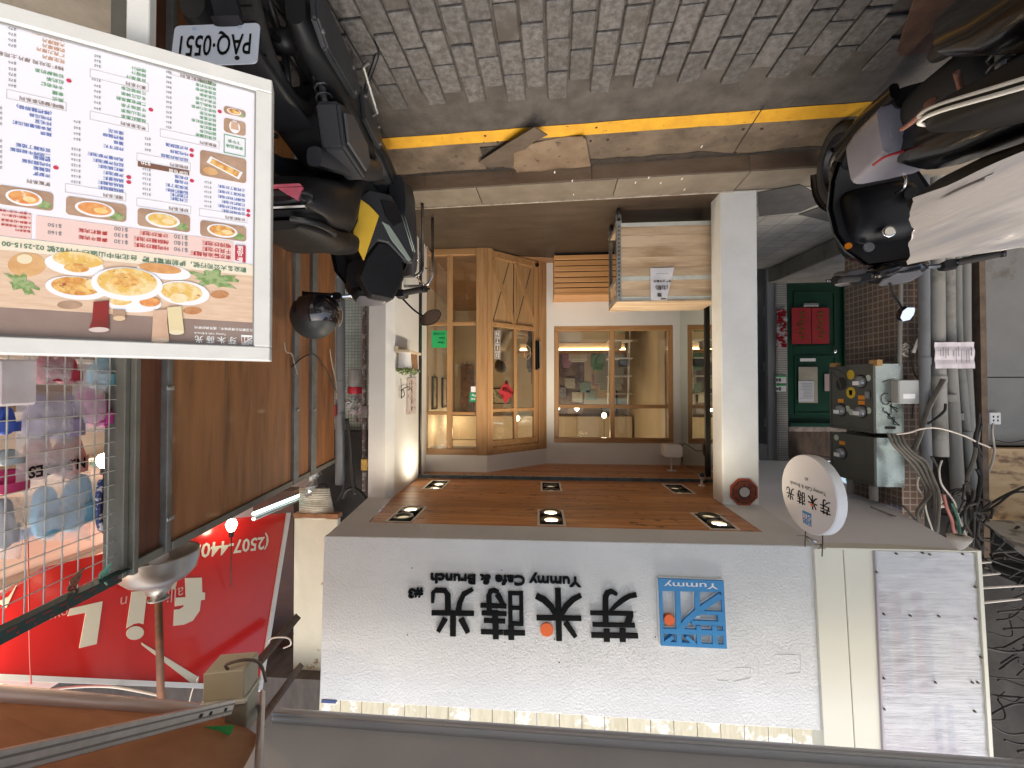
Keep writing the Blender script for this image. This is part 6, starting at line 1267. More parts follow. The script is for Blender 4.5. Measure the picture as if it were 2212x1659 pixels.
# ---------------------------------------------------------------- menu board
u_ = (Rt*.904-Fh*.427); mo = at_d(589,180,1.0)
PM = Plane(mo, u_, (0,0,1)); MM = PM.M()
mz1 = zf(0,0,2.011); mz2 = zf(0,700,2.011)
mH = PM.uv(589,780)[1]; mL = .70; fwm = .034
mp = at_d(589,180,1.0)
menu = thing('menu_board', 'large framed menu board with food photos and Chinese price list', 'menu board', (mo+PM.u*.35).to_tuple())
alu = mat('white_alu_frame', (.66,.66,.62), .4, 0, (.60,.60,.56), ns=6, bump=.08, bs=50, rvar=.1)
for a,b in (((0,0),(mL,fwm)),((0,mH-fwm),(mL,mH)),((0,fwm+.0005),(fwm,mH-fwm-.0005)),((mL-fwm,fwm+.0005),(mL,mH-fwm-.0005))): MB(MM).box((a[0],a[1],-.035),(b[0],b[1],.012)).build('frame_bar', alu, menu, bevel=.002)
for a,b in (((fwm+.0005,fwm+.0005),(mL-fwm,fwm+.004)),((fwm+.0005,mH-fwm-.004),(mL-fwm,mH-fwm-.0005)),((fwm+.0005,fwm+.004),(fwm+.004,mH-fwm-.004))): MB(MM).box((a[0],a[1],-.01),(b[0],b[1],.004)).build('inner_gasket', mat('gasket_gray',(.25,.25,.25),.6), menu)
paper_w = mat('menu_paper', (.74,.74,.78), .35, coat=.3)
MB(MM).box((fwm,fwm,-.02),(mL-fwm,mH-fwm,-.0002)).build('menu_sheet', paper_w, menu)
for (Xa,Xb) in ((263,315),): 
    a = PM.uv(Xa,60)[0]; b = PM.uv(Xb,60)[0]; MB(MM).box((a,-.75,-.06),(b,-.001,-.02)).build('stand_leg', alu, menu, bevel=.002)
MB(MM).box((mL-.12,-.75,-.06),(mL-.08,-.001,-.02)).build('stand_leg', alu, menu, bevel=.002)
def neff(s): return sum(1 if ord(c) > 255 else .6 for c in s)
INK = {}
def ink(col):
    if col not in INK: INK[col] = MB(MM)
    return INK[col]
def mrow(s, z, x, y, cw, col, zz=.0006, bold=.015):
    bold = min(bold, .012)
    a = PM.uv(*z(x,y)); b = PM.uv(*z(x-cw*neff(s), y)); vs, fs, x0, x1, y0, y1 = text_geo(s, bold, 1 if cw < 40 else 2); k = abs(b[0]-a[0])/max(x1-x0,.01)
    k = min(k, abs(PM.uv(*z(x-cw,y))[0]-a[0])*1.15)
    ink(col).add([(a[0]+(v.x-x0)*k, a[1]+(v.y-.35)*k, zz) for v in vs], fs)
BL, GR, BR, GY_, RD, OR, DG = 'blue','green','brown','gray','red','orange','darkgreen'
icol = {'blue':(.09,.15,.42),'green':(.10,.30,.13),'brown':(.22,.15,.12),'gray':(.22,.22,.24),'red':(.45,.03,.05),'orange':(.48,.24,.10),'darkgreen':(.05,.16,.09),'white':(.85,.85,.82)}
def block(z, x, px_, rows, cw, col, head=None, hx=None, pcw=None):
    if head: mrow(head[0], z, head[1], head[2], cw*1.0, BR)
    for (y, s, py, pr) in rows:
        if s: mrow(s, z, x, y, cw, col, bold=.03)
        if pr: mrow(pr, z, px_, py, (pcw or cw*.82), GY_, bold=.02)
block(mz2,1940,1675,[(288,'古早味炒泡麵',232,'$100'),(254,'古早味辣炒泡麵',195,'$100'),(218,'打拋豬炒泡麵',158,'$120'),(182,'醬爆豬柳炒泡麵',120,'$120'),(142,'宮保雞丁炒泡麵',82,'$120'),(103,'三杯雞丁炒泡麵',44,'$120')],31,BL,('炒泡麵系列',1940,335))
block(mz1,1490,1195,[(1592,'三杯雞麵',1545,'$120'),(1560,'打拋豬麵',1505,'$120'),(1530,'醬爆豬柳麵',1465,'$120'),(1492,'宮保雞丁麵',1425,'$120'),(1452,'炒烏龍',1387,'$120'),(1415,'炒板條',1350,'$120'),(1270,'紐奧良炸雞翅',1195,'$65'),(1225,'咔啦雞排',1150,'$55'),(1180,'台式鹽酥雞',1105,'$75')],36,BL,('炸物系列',1490,1328))
mrow('炒麵系列',mz2,1490,262,38,BR); mrow('湯麵系列',mz1,978,1568,40,BR)
block(mz1,980,640,[(1515,'鍋燒雞絲麵',1450,'$150'),(1475,'鍋燒烏龍麵',1405,'$150'),(1435,'鍋燒意麵',1360,'$150'),(1392,'海鮮泡麵',1318,'$155'),(1350,'麻辣鍋泡麵',1275,'$150'),(1310,'起司海鮮泡麵',1235,'$150'),(1268,'馬鈴薯海鮮泡麵',1192,'$155'),(1185,'炸甜不辣',1110,'$50'),(1140,'薯條',1068,'$60'),(1098,'檸檬雞柳',1022,'$65'),(1058,'爆米花',972,'$70')],41,BL)
block(mz1,1157,800,[(962,'桂圓紅棗茶',868,'$90'),(918,'養生山楂茶',822,'$90'),(875,'蜂蜜柚子茶',777,'$90'),(830,'黑糖老薑茶飲',733,'$90'),(785,'冬瓜洛神茶',690,'$90'),(742,'洛神菊花茶',645,'$100'),(645,'百香果汁',532,'$65'),(603,'柳橙汁',493,'$65'),(565,'檸檬汁',455,'$65')],40,GR,('養生茶系列',1157,1018)); mrow('果汁系列',mz1,1157,698,40,BR)
tea = ['台灣佳釀茶','錫蘭紅茶','蜂蜜紅茶','檸檬百香紅茶','桂花蜜茶','洛神花茶','柚香活力綠茶','台灣高山茶','芒果冰沙茶','仙草凍飲','百香果綠茶','玫瑰花奶茶','經典奶茶']
tp_ = ['$50','$60','$65','$75','$65','$65','$75','$85','$85','$85','$85','$85','']
block(mz1,1712,1360,[(1100-35.5*i,tea[i],1015-39.5*i,tp_[i]) for i in range(13)],33,GR,('茶飲系列',1715,1155))
mrow('其他飲料系列',mz1,1680,660,42,BR); mrow('可頌必點 + $65檸檬可頌 + $65',mz1,1305,530,33,GR)
block(mz1,400,20,[(1395,'海鮮粥',1330,'$150'),(1352,'燴雞飯',1290,'$150'),(1310,'咔啦雞排飯',1245,'$150'),(1268,'糖醋飯',1205,'$150'),(1238,'黑胡椒牛柳燴飯',1165,'$150'),(1195,'宮保雞丁燴飯',1120,'$150')],46,BL,('粥飯系列',398,1462))
block(mz1,410,20,[(1070,'雞塊',985,'$60'),(1028,'黃金脆薯兩瓜鼓',940,'$60'),(985,'拌毛豆',900,'$60'),(945,'炸地瓜條',860,'$60'),(900,'(檸檬雞柳條)',0,None)],45,BL)
block(mz1,505,130,[(800,'美式',688,'$60'),(752,'拿鐵',645,'$75'),(702,'卡布奇諾',600,'$75'),(655,'紅奶茶',556,'$75'),(608,'珍珠鮮奶茶',507,'$90')],46,GR,('咖啡/鮮奶茶系列',505,852))
block(mz1,515,130,[(493,'花生厚片',372,'$70'),(445,'巧克力厚片',328,'$70'),(405,'奶酥厚片',282,'$70'),(365,'大蒜厚片',238,'$70'),(322,'蜂蜜奶油厚片',192,'$70')],46,OR); mrow('特種生吐司 厚片土司系列',mz1,505,548,50,BR)
for (s,x,y,p,px_,py) in (('東京醬油烏龍麵',1830,632,'$190',1488,578),('干貝炒泡麵',1830,588,'$180',1488,528),('蝦排炒泡麵',1830,543,'$130',1488,480),('咔啦雞炒泡麵',1335,562,'$130',1015,517),('鹹酥雞炒泡麵',1335,513,'$130',1015,466),('沙茶炒泡麵',1335,464,'$100',1015,417),('壽喜牛肉飯',852,497,'$160',490,446),('壽喜豬肉飯',852,443,'$150',490,387)):
    mrow(s,mz2,x,y,46,RD,.0012,.03); mrow(p,mz2,px_,py,48,GY_,.0012)
for (s,y) in (('套餐系列',428),('A:紅茶+茶凍套餐',398),('B:薯餅+紅茶套餐',362),('C:薯餅+紅茶+70',322),('D:薯餅+紅茶+漢堡',288)): mrow(s,mz2,245,y,30,RD,.0012)
mrow('歡迎各大公司行號，提前來電訂購  台北市中山區四平街82號 02-2515-00',mz2,1952,733,57,DG,.0018,.015)
mrow('在溫暖的台灣滋味中，遇見美好時光',mz2,2003,1208,29,'white',.0016,.01); mrow('Yummy Cafe & Brunch',mz2,1792,1242,23,'white',.0016)
mrow('新',mz2,1925,650,46,'white',.0026,.03); mrow('品',mz2,1925,605,44,'white',.0026,.03); mrow('區',mz2,1925,562,44,'white',.0026,.03); mrow('加荷包蛋',mz1,1490,1378,38,'white',.0016,.02); mrow('$20',mz1,1195,1303,44,'white',.0016,.02)
mrow('享受品味',mz1,1925,1180,34,GR); mrow('下午茶',mz1,1905,1135,34,GR)
for cname, mb in INK.items(): mb.build('printed_text', mat('ink_'+cname, icol[cname], .5), menu, kind='stuff')
def mquad(pts, z, m, nm, z0, par=menu): P = [PM.uv(*z(*p)) for p in pts]; return MB(MM).prism(P, z0-.0004, z0).build(nm, m, par)
iL = mL-fwm-.001
def band(yR0, xR, yR1, m, nm, z0, z=mz2, u_end=None):   # full-width strip between two heights
    v0 = PM.uv(*z(xR,yR0))[1]; v1 = PM.uv(*z(xR,yR1))[1]; u0 = PM.uv(*z(xR,yR0))[0]; return MB(MM).box((u0,min(v0,v1),z0-.0004),(u_end or iL,max(v0,v1),z0)).build(nm, m, menu)
band(505,1850,668,mat('pink_band',(.72,.53,.48),.5),'pink_band',.0006,u_end=PM.uv(*mz2(285,380))[0]); 
v0 = PM.uv(*mz2(1850,505))[1]; v1 = PM.uv(*mz2(1850,668))[1]; MB(MM).box((PM.uv(*mz2(250,350))[0],v0,.0002),(iL,v1,.0006)).build('pink_band', mat('pink_band',(.72,.53,.48),.5), menu)
band(696,2052,783,mat('cream_band',(.74,.66,.52),.5),'cream_band',.0010)
tbl = mat('printed_table_wood', (.60,.42,.29), .4, 0, (.68,.51,.37), ns=7, stretch=(3,3,22)); tbd = mat('printed_wall_brown', (.24,.17,.14), .4, col2=(.28,.21,.175), ns=9)
band(784,2052,1150,tbl,'table_photo',.0008); band(1150,2052,1362,tbd,'brown_band',.0008)
MB(MM).prism([PM.uv(*mz2(*p)) for p in ((1862,535),(1945,540),(1945,675),(1862,655))], .0012, .0022).build('red_badge', mat('badge_red',(.45,.03,.05),.5), menu)
mquad(((1498,1390-0),(1092,1318),(1092,1277),(1498,1352)),mz1,mat('brown_bar',(.17,.08,.05),.5),'brown_bar',.0010)
dot = MB(MM)
for z,x,y in ((mz2,1966,298),(mz2,1966,262),(mz1,1520,1432),(mz1,1020,1443),(mz1,1020,1403),(mz1,1518,1232),(mz1,1518,1190),(mz1,443,1328),(mz1,1195,870),(mz1,1740,884),(mz1,547,640)):
    c_ = PM.uv(*z(x,y)); dot.cyl(c_, .0042, .0002, .0008, 12)
dot.build('red_dots', mat('ink_red2',(.5,.03,.08),.5), menu, kind='stuff')
white_pr = mat('printed_plate', (.76,.76,.78), .35); foods = [mat('food_noodle', (.55,.24,.06), .5, col2=(.72,.48,.16), ns=70, cr=(.4,.6), col3=(.30,.09,.03), ns3=85, cr3=(.6,.66)), mat('food_egg', (.66,.42,.10), .5, col2=(.74,.60,.32), ns=60, cr=(.42,.6), col3=(.42,.18,.05), ns3=90, cr3=(.62,.68)), mat('food_soup', (.60,.20,.05), .5, col2=(.70,.38,.14), ns=60, col3=(.75,.62,.45), ns3=60, cr3=(.6,.66))]
herb = mat('printed_leaves', (.16,.26,.08), .5, col2=(.30,.38,.18), ns=90, cr=(.45,.55)); wooddk = mat('printed_dark_wood', (.32,.20,.13), .5, col2=(.42,.28,.19), ns=30)
def mell(z, cx, cy, rx, ry, m, nm, z0, tilt=0, blob=0):
    P = []
    for k in range(28):
        t = 2*math.pi*k/28; q = 1+(blob*math.sin(t*5+cx)*.5+blob*math.sin(t*9+cy)*.5 if blob else 0); x = rx*q*math.cos(t); y = ry*q*math.sin(t)
        P.append(PM.uv(*z(cx+x*math.cos(tilt)-y*math.sin(tilt), cy+x*math.sin(tilt)+y*math.cos(tilt))))
    return MB(MM).prism(P, z0-.0004, z0).build(nm, m, menu)
# hero photo
mell(mz2,215,690,150,95,mat('printed_bread',(.55,.30,.12),.5,col2=(.65,.42,.2),ns=30),'bread',.0014); mell(mz2,200,645,62,38,mat('printed_cream',(.70,.62,.42),.5),'cream_dip',.0018)
mell(mz2,180,840,120,60,herb,'herbs',.0015,.5,.5); mell(mz2,1700,800,170,62,herb,'herbs',.0015,.15,.5)
mell(mz2,590,690,235,85,white_pr,'bowl',.0015,.12); mell(mz2,620,650,200,62,foods[1],'food',.0019,.10); mell(mz2,610,715,100,35,foods[0],'food',.0022,.08)
mell(mz2,610,875,248,92,white_pr,'plate',.0024,.10); mell(mz2,610,860,200,72,foods[0],'food',.0028,.08); mell(mz2,760,850,80,45,mat('printed_egg',(.74,.64,.42),.5,col2=(.75,.5,.15),ns=30),'fried_egg',.0031,.1)
mell(mz2,1300,745,215,62,white_pr,'tray',.0020,.14); mell(mz2,1270,720,170,38,mat('printed_toast',(.55,.26,.09),.5,col2=(.66,.38,.16),ns=30),'toast',.0023,.12)
mell(mz2,1070,1000,212,68,white_pr,'plate',.0024,.02); mell(mz2,1190,985,82,38,foods[2],'food',.0027); mell(mz2,960,975,90,36,foods[1],'food',.0027)
mell(mz2,1455,915,208,95,white_pr,'plate',.0028,.10); mell(mz2,1440,905,165,74,foods[1],'food',.0031,.1); mell(mz2,1420,955,70,38,mat('printed_egg',(.74,.64,.42),.5),'fried_egg',.0034)
mell(mz2,1010,845,285,132,white_pr,'plate',.0034,.07); mell(mz2,1012,828,238,108,foods[1],'food',.0038,.06); mell(mz2,1000,810,120,55,foods[0],'food',.0041,.05,.2)
mell(mz2,1740,925,72,32,mat('printed_cookie',(.42,.18,.07),.5,col2=(.5,.26,.12),ns=70),'cookie',.0014); mell(mz2,1525,1053,75,30,mat('printed_cookie',(.42,.18,.07),.5),'cookie',.0014); mell(mz2,555,1008,100,32,wooddk,'cup',.0014)
def glassp(pts, m, rim, nm):
    P = [PM.uv(*mz2(*p)) for p in pts]; MB(MM).prism(P, .0036, .0041).build(nm, m, menu)
    a, b = pts[0], pts[-1]; mell(mz2,(a[0]+b[0])/2,(a[1]+b[1])/2,abs(a[0]-b[0])/2,20,rim,'rim',.0045)
glassp([(710,1205),(738,1130),(748,985),(872,975),(866,1080),(872,1205)], mat('printed_cola',(.30,.03,.03),.3,col2=(.12,.03,.02),ns=14), mat('printed_rim',(.6,.5,.45),.3), 'drink')
glassp([(1205,1290),(1212,1200),(1220,1050),(1328,1045),(1330,1150),(1345,1290)], mat('printed_latte',(.52,.33,.22),.4,col2=(.6,.42,.3),ns=12), mat('printed_foam',(.62,.48,.36),.4), 'drink')
glassp([(1345,1225),(1328,1030),(1440,1018),(1462,1225)], mat('printed_lemonade',(.66,.56,.33),.4), mat('printed_foam2',(.7,.62,.42),.4), 'drink')
glassp([(903,1115),(900,1045),(1000,1050),(1000,1115)], wooddk, mat('printed_stump',(.62,.45,.28),.5), 'stump')
# inset photos
def inset(z, xR, yA, yB, xL, kind, fi=0, par=menu):
    uR = PM.uv(*z(xR,(yA+yB)/2))[0]; uLf = PM.uv(*z(xL,(yA+yB)/2-30))[0]; v0 = PM.uv(*z(xR,yA))[1]; v1 = PM.uv(*z(xR,yB))[1]; v0, v1 = min(v0,v1), max(v0,v1); r = .007
    P = []
    for cx,cy,a0 in ((uLf-r,v1-r,0),(uR+r,v1-r,90),(uR+r,v0+r,180),(uLf-r,v0+r,270)):
        for k in range(5): t = R(a0+22.5*k); P.append((cx+r*math.cos(t),cy+r*math.sin(t)))
    o = MB(MM).prism(P, .0002, .0008).build('inset_photo', wooddk, par)
    cu, cv, a, b = (uR+uLf)/2, (v0+v1)/2, (uLf-uR)/2, (v1-v0)/2
    E_ = lambda cx,cy,rx,ry,m,z0,nm: MB(MM).prism([(cx+rx*math.cos(t/22*6.2832),cy+ry*math.sin(t/22*6.2832)) for t in range(22)], z0-.0004, z0).build(nm, m, o)
    if kind == 'plate':
        E_(cu+a*.62,cv-b*.05,a*.3,b*.7,wooddk,.0010,'basket'); E_(cu-a*.66,cv+b*.45,a*.28,b*.42,herb,.0012,'herbs'); E_(cu+a*.05,cv,a*.66,b*.84,white_pr,.0016,'plate'); E_(cu+a*.05,cv-b*.02,a*.56,b*.66,foods[fi],.0020,'food'); E_(cu-a*.15,cv+b*.1,a*.24,b*.3,mat('printed_egg',(.74,.64,.42),.5),.0023,'egg')
    elif kind == 'tray':
        P2 = [(cu-a*.8,cv+b*.55),(cu+a*.55,cv-b*.15),(cu+a*.75,cv-b*.65),(cu-a*.6,cv+b*.0)]; MB(MM).prism([(cu-a*.85,cv+b*.15),(cu+a*.55,cv-b*.65),(cu+a*.72,cv-b*.1),(cu-a*.68,cv+b*.78)], .001,.0014).build('tray', white_pr, o); MB(MM).prism([(cu-a*.72,cv+b*.18),(cu+a*.48,cv-b*.48),(cu+a*.58,cv-b*.1),(cu-a*.6,cv+b*.62)], .0016,.002).build('food', foods[0], o); E_(cu+a*.55,cv+b*.55,a*.32,b*.3,mat('printed_bread',(.55,.30,.12),.5),.0018,'bun')
    elif kind == 'drink':
        E_(cu,cv,a*.5,b*.9,white_pr,.0012,'cloth'); MB(MM).prism([(cu-a*.3,cv-b*.7),(cu+a*.3,cv-b*.7),(cu+a*.36,cv+b*.4),(cu-a*.36,cv+b*.4)], .0012,.0018).build('cup', mat('printed_latte',(.52,.33,.22),.4), o)
    return o
inset(mz2,1950,388,508,1585,'plate',0); inset(mz2,1505,300,435,1090,'plate',1); inset(mz2,1000,215,355,523,'plate',2); inset(mz2,422,120,266,-20,'plate',2)
inset(mz1,1950,1262,1455,1583,'tray'); inset(mz1,1945,880,938-0,1772,'plate',0); inset(mz1,1945,972,1082,1772,'drink')
ob = MB(MM); a = PM.uv(*mz1(1945,1100)); b = PM.uv(*mz1(1945,1245)); c_ = PM.uv(*mz1(1772,1140))[0]
for r_ in ((a[0],a[1],c_,a[1]+.0015),(a[0],b[1]-.0015,c_,b[1]),(a[0],a[1]+.0016,a[0]+.0015,b[1]-.0016),(c_-.0015,a[1]+.0016,c_,b[1]-.0016)): ob.box((r_[0],r_[1],.0002),(r_[2],r_[3],.0008))
ob.build('green_outline', mat('ink_green',icol['green'],.5), menu)
ln = MB(MM)
for (xR,y) in ((1722,1188),):
    pass
for z,x0_,x1_,y in ((mz2,1950,1585,337),(mz2,1503,1090,264),(mz1,1728,1275,1157),(mz1,1500,1090,1330),(mz1,988,525,1570),(mz1,1167,720,1020),(mz1,1167,720,700),(mz1,515,60,854),(mz1,1700,1350,662)):
    a = PM.uv(*z(x0_,y)); b = PM.uv(*z(x1_,y)); 
    for dv in (.0065,-.0115): ln.box((a[0]-.002,a[1]+dv,.0002),(b[0]+.002,a[1]+dv+.0006,.0006))
    ln.box((a[0]-.002,a[1]-.0115,.0002),(a[0]-.0014,a[1]+.0065,.0006)); ln.box((b[0]+.0014,a[1]-.0115,.0002),(b[0]+.002,a[1]+.0065,.0006))
ln.build('heading_boxes', mat('ink_gray_light',(.5,.46,.45),.6), menu)
# brand on menu
t = MB(MM); bx = lambda x,y: PM.uv(*mz2(x,y)); c_ = bx(1710,1283); cz_ = abs(bx(1880,1283)[0]-bx(1545,1283)[0])/3.55
for i,Gx in enumerate((G1,G2,G3,G4)): glyph(t, Gx, None, bx(1880,1283)[0]+cz_*(.42+.93*i), c_[1]+.001, cz_*.78, .0012)
t.build('brand_characters', mat('ink_white',icol['white'],.5), menu)
e0 = bx(1958,1287); emblem(MM, e0[0], e0[1], abs(bx(2005,1287)[0]-bx(1910,1287)[0]), .0012, menu, mat('ink_white',icol['white'],.5))
# second white board edge at the photo edge
pr = [(27,700),(24,640),(14,575),(0,530),(-80,500),(-80,760),(18,748),(25,735)]
P_ = Plane(at_d(20,640,.86), u_, (0,0,1)); tag(MB(P_.M()).prism([P_.uv(*p) for p in pr], -.008, 0).build('white_sign_edge', white_plastic, None, bevel=.002), 'rounded edge of a white plastic sign overlapping the menu board', 'sign')
# ---------------------------------------------------------------- red sign, lamp shade, awnings
zR = zf(0,2100,1.7015)
PA_, PB_, PC_ = at_d(615,1125,3.15), at_d(555,1492,2.65), at_d(-60,1460,1.55)
uR_ = PC_-PB_; nR_ = None
PRd = Plane(PB_, uR_, (PB_-PA_)); 
if PRd.n.dot(C0-PB_) < 0: PRd = Plane(PB_, uR_, -(PB_-PA_))
RM = PRd.M()
redm = mat('red_sign_face', (.60,.020,.016), .22, 0, (.53,.016,.014), ns=2, coat=.25)
rsn = thing('red_shop_sign', 'glossy red shop sign with cream letters and phone number above the slippers', 'shop sign', PRd.hit(300,1350).to_tuple())
rp = [PRd.uv(*p) for p in ((618,1108),(557,1490),(-90,1458),(-90,1345),(110,1222),(250,1190),(400,1130))]
MB(RM).prism(rp, -.05, 0).build('face', redm, rsn)
creamL = mat('cream_letter', (.68,.64,.50), .4); cf = mat('sign_edge_white', (.66,.66,.63), .4)
def rpoly(pts, z1=.003, m=creamL, nm='letter', z0=.0005): MB(RM).prism([PRd.uv(*zR(*p)) for p in pts], z0, z1).build(nm, m, rsn)
a = [PRd.uv(*p) for p in ((619,1108),(626,1108),(563,1494),(556,1492))]; MB(RM).prism(a, -.05, .012).build('edge_bar', cf, rsn)
a = [PRd.uv(*p) for p in ((557,1482),(556,1492),(-90,1466),(-90,1452))]; MB(RM).prism(a, .0005, .012).build('edge_bar', cf, rsn)
rpoly([(1238,300),(1350,297),(1352,395),(1372,398),(1370,445),(1345,448),(1335,520),(1290,585),(1230,612),(1160,620),(1165,512),(1200,508),(1228,492),(1230,480),(1170,490),(1170,432),(1243,428)])
rpoly([(880,392),(985,380),(958,608),(930,600),(895,608),(845,636)]); rpoly([(903+58*math.cos(t/20*6.283)-6*math.sin(t/20*6.283),668+46*math.sin(t/20*6.283)) for t in range(20)])
rpoly([(450,556),(467,505),(685,455),(645,742),(528,770),(572,532)]); rpoly([(945,731),(1330,965),(1322,1018),(1300,1018),(950,748)])
rpoly([(40,500),(110,345),(60,420),(-20,460)])
def rtext(s, p0, p1, col, bold=0, hs=1.0):
    a = PRd.uv(*zR(*p0)); b = PRd.uv(*zR(*p1)); vs, fs, x0, x1, y0, y1 = text_geo(s, bold); L_ = math.hypot(b[0]-a[0],b[1]-a[1]); k = L_/(x1-x0); ca, sa = (b[0]-a[0])/L_, (b[1]-a[1])/L_
    MB(RM).add([(a[0]+(v.x-x0)*k*ca-(v.y-y0)*k*hs*sa, a[1]+(v.x-x0)*k*sa+(v.y-y0)*k*hs*ca, .0035) for v in vs], fs).build('small_letters', col, rsn)
pinkl = mat('faded_pink_letter', (.66,.34,.30), .4)
rtext('ove',(452,505),(316,545),pinkl,.0,1.05); rtext('alling',(1228,330),(1010,385),pinkl,0,1.1); rtext('n',(850,420),(806,430),pinkl); rtext('(2507-4401',(1800,-5),(1310,40),creamL,.02,.95)
# aluminium lamp shade
lc = at_d(*(zR(1065,200)),1.95); lr = 215/1.7015/1.82278/850*1.95
ls = thing('metal_lamp_shade', 'bell shaped aluminium lamp shade on a rusty pipe before the red sign', 'lamp', lc.to_tuple())
zt_ = at_d(*zR(1050,430),1.95).z-lc.z
shade_m = mat('aged_aluminium', (.42,.40,.36), .38, .7, (.33,.31,.27), ns=5, rvar=.1)
MB(frame(lc)).lathe([(lr*1.0,-.05),(lr*1.02,-.045),(lr*.99,0),(lr*.93,zt_*.25),(lr*.75,zt_*.44),(lr*.46,zt_*.58),(lr*.32,zt_*.72),(lr*.30,zt_*.82),(lr*.20,zt_*.86),(lr*.18,zt_*1.0),(lr*.14,zt_*1.0),(lr*.14,zt_*.84),(lr*.26,zt_*.70),(lr*.68,zt_*.42),(lr*.90,zt_*.24),(lr*.94,-.01),(lr*.98,-.045)], n=36).build('shade', shade_m, ls, smooth=35)
MB(frame(lc)).lathe([(.002,-.07),(.03,-.06),(.042,-.02),(.03,.02),(.018,.05)], n=16).build('bulb', mat('lamp_white',(.8,.8,.78),.3), ls)
MB(frame(lc)).cyl((0,0), lr*.27, zt_*1.0, zt_*1.04, 16).build('collar', galv, ls)
rustp = mat('rusty_pipe', (.20,.085,.04), .7, .3, (.10,.05,.03), ns=14, col3=(.45,.38,.3), ns3=9, cr3=(.62,.68), bump=.3)
pt_ = at_d(*zR(1078,1120),1.95); MB().tube([lc+V((0,0,zt_*1.04)), pt_], .016, 12).build('pipe', rustp, ls)
ph = [PRd.hit(*zR(*p), .05) for p in ((870,358),(1170,375),(1205,240),(900,290))]; tag(MB().add(ph+[p+PRd.n*.004 for p in ph],[(3,2,1,0),(4,5,6,7),(0,1,5,4),(1,2,6,5),(2,3,7,6),(3,0,4,7)]).build('hanging_card', mat('cream_card',(.62,.56,.42),.6)), 'cream card hanging behind the lamp shade', 'card')
tag(MB().tube(smooth_path([at_d(*zR(*p),1.55) for p in ((188,0),(192,300),(200,800),(210,1010))],4), .0022, 5).build('red_string', mat('red_string',(.35,.05,.04),.7)), 'thin reddish string hanging in front of the red sign', 'string')
tag(MB().tube(smooth_path([at_d(*zR(*p),d) for p,d in (((0,1015),1.6),((190,1060),1.7),((220,1065),1.7),((500,1030),1.85),((760,1030),1.95),((1060,1085),2.0))],6), .006, 6).build('pale_cable', cab_w), 'pale slack cable under the orange awning roller', 'cable')
tag(MB().tube(smooth_path([at_d(*zR(*p),2.3) for p in ((1330,960),(1300,1020),(1280,1080),(1265,1145))],4), .003, 5).build('loose_string', cab_w), 'loose white string ends beside the rusty lamp pipe', 'string')
# peeling pillar and clutter between sign and board
peel = mat('peeling_cream_paint', (.58,.54,.42), .7, 0, (.52,.48,.36), ns=3, bump=.35, bs=20, bd=.006, col3=(.26,.14,.07), ns3=6, cr3=(.62,.655))
yP = 3.12
bx_ = lambda X0,Y0,X1,Y1,y0,y1,nm,m,l,c,bev=0: tag(MB().box((at_y(X0,(Y0+Y1)/2,y0).x,y0,at_y((X0+X1)/2,Y0,y0).z),(at_y(X1,(Y0+Y1)/2,y0).x,y1,at_y((X0+X1)/2,Y1,y0).z)).build(nm,m,None,bevel=bev), l, c)
bx_(634,1120,728,1452,yP,yP+.05,'peeling_pillar',peel,'cream pillar head with peeling paint between red sign and white board','pillar',.004)
bx_(634,1110,730,1119,yP-.02,yP+.05,'rusty_lintel',mat('orange_rust',(.32,.14,.06),.8,col2=(.2,.09,.04),ns=12),'orange rusted strip under the peeling pillar head','lintel')
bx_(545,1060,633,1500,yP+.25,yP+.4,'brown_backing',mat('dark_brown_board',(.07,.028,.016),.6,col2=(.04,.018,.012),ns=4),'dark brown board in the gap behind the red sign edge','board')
bx_(-400,1440,700,1800,yP-.1,yP+.6,'dark_eaves',mat('dark_eave_wood',(.075,.06,.05),.8,col2=(.04,.032,.028),ns=5,stretch=(3,1,1)),'dark weathered wooden eaves above the peeling pillar','eaves')
def beam(p0,d0,p1,d1,w,m,nm,l,c,n=4):
    a, b = at_d(*p0,d0), at_d(*p1,d1); return tag(MB().tube([a,b], w, n).build(nm,m), l, c)
beam((640,1335),2.9,(500,1500),2.2,.035,mat('dark_rusty_beam',(.07,.045,.035),.7,.2,(.12,.07,.05),ns=14),'rusty_beam','dark rusty beam running from the peeling pillar to the awning bracket','beam')
beam((648,1440),2.9,(560,1560),2.2,.028,mat('dark_rusty_beam',(.07,.045,.035),.7,.2),'rusty_beam','second thinner dark beam just above the rusty one','beam')
tag(MB().tube(smooth_path([at_d(X,Y,2.5) for X,Y in ((575,1390),(590,1378),(622,1378),(628,1392),(612,1400))],5), .005, 5).build('tie_wire', cab_w), 'gray wire tied round the rusty beam', 'wire')
jb_ = at_d(501,1463,1.95); jo = thing('beige_junction_box', 'beige electrical box under the awning bracket', 'junction box', jb_.to_tuple())
MB(frame(jb_, R(-12))).box((-.09,-.07,-.075),(.09,.07,.06)).build('box_body', mat('beige_box',(.36,.33,.24),.6), jo, bevel=.004); MB(frame(jb_, R(-12))).box((-.10,-.08,.061),(.10,.08,.08)).build('box_lid', mat('lid_pale',(.52,.51,.44),.6), jo, bevel=.003)
MB().tube(smooth_path([jb_+V((-.02,-.05,-.075)), jb_+V((-.02,-.06,-.105)), jb_+V((-.09,-.03,-.11)), jb_+V((-.13,.02,-.06)), jb_+V((-.14,.05,.05))],5), .007, 6).build('cable', mat('brown_cable',(.10,.07,.05),.6), jo)
br_ = at_d(523,1530,1.95); tag(MB(frame(br_, R(-12))).box((-.05,-.06,-.09),(.05,.06,.09)).build('awning_bracket', mat('olive_bracket',(.24,.23,.18),.55,.2), None, bevel=.006), 'olive gray metal awning bracket box at the awning corner', 'bracket')
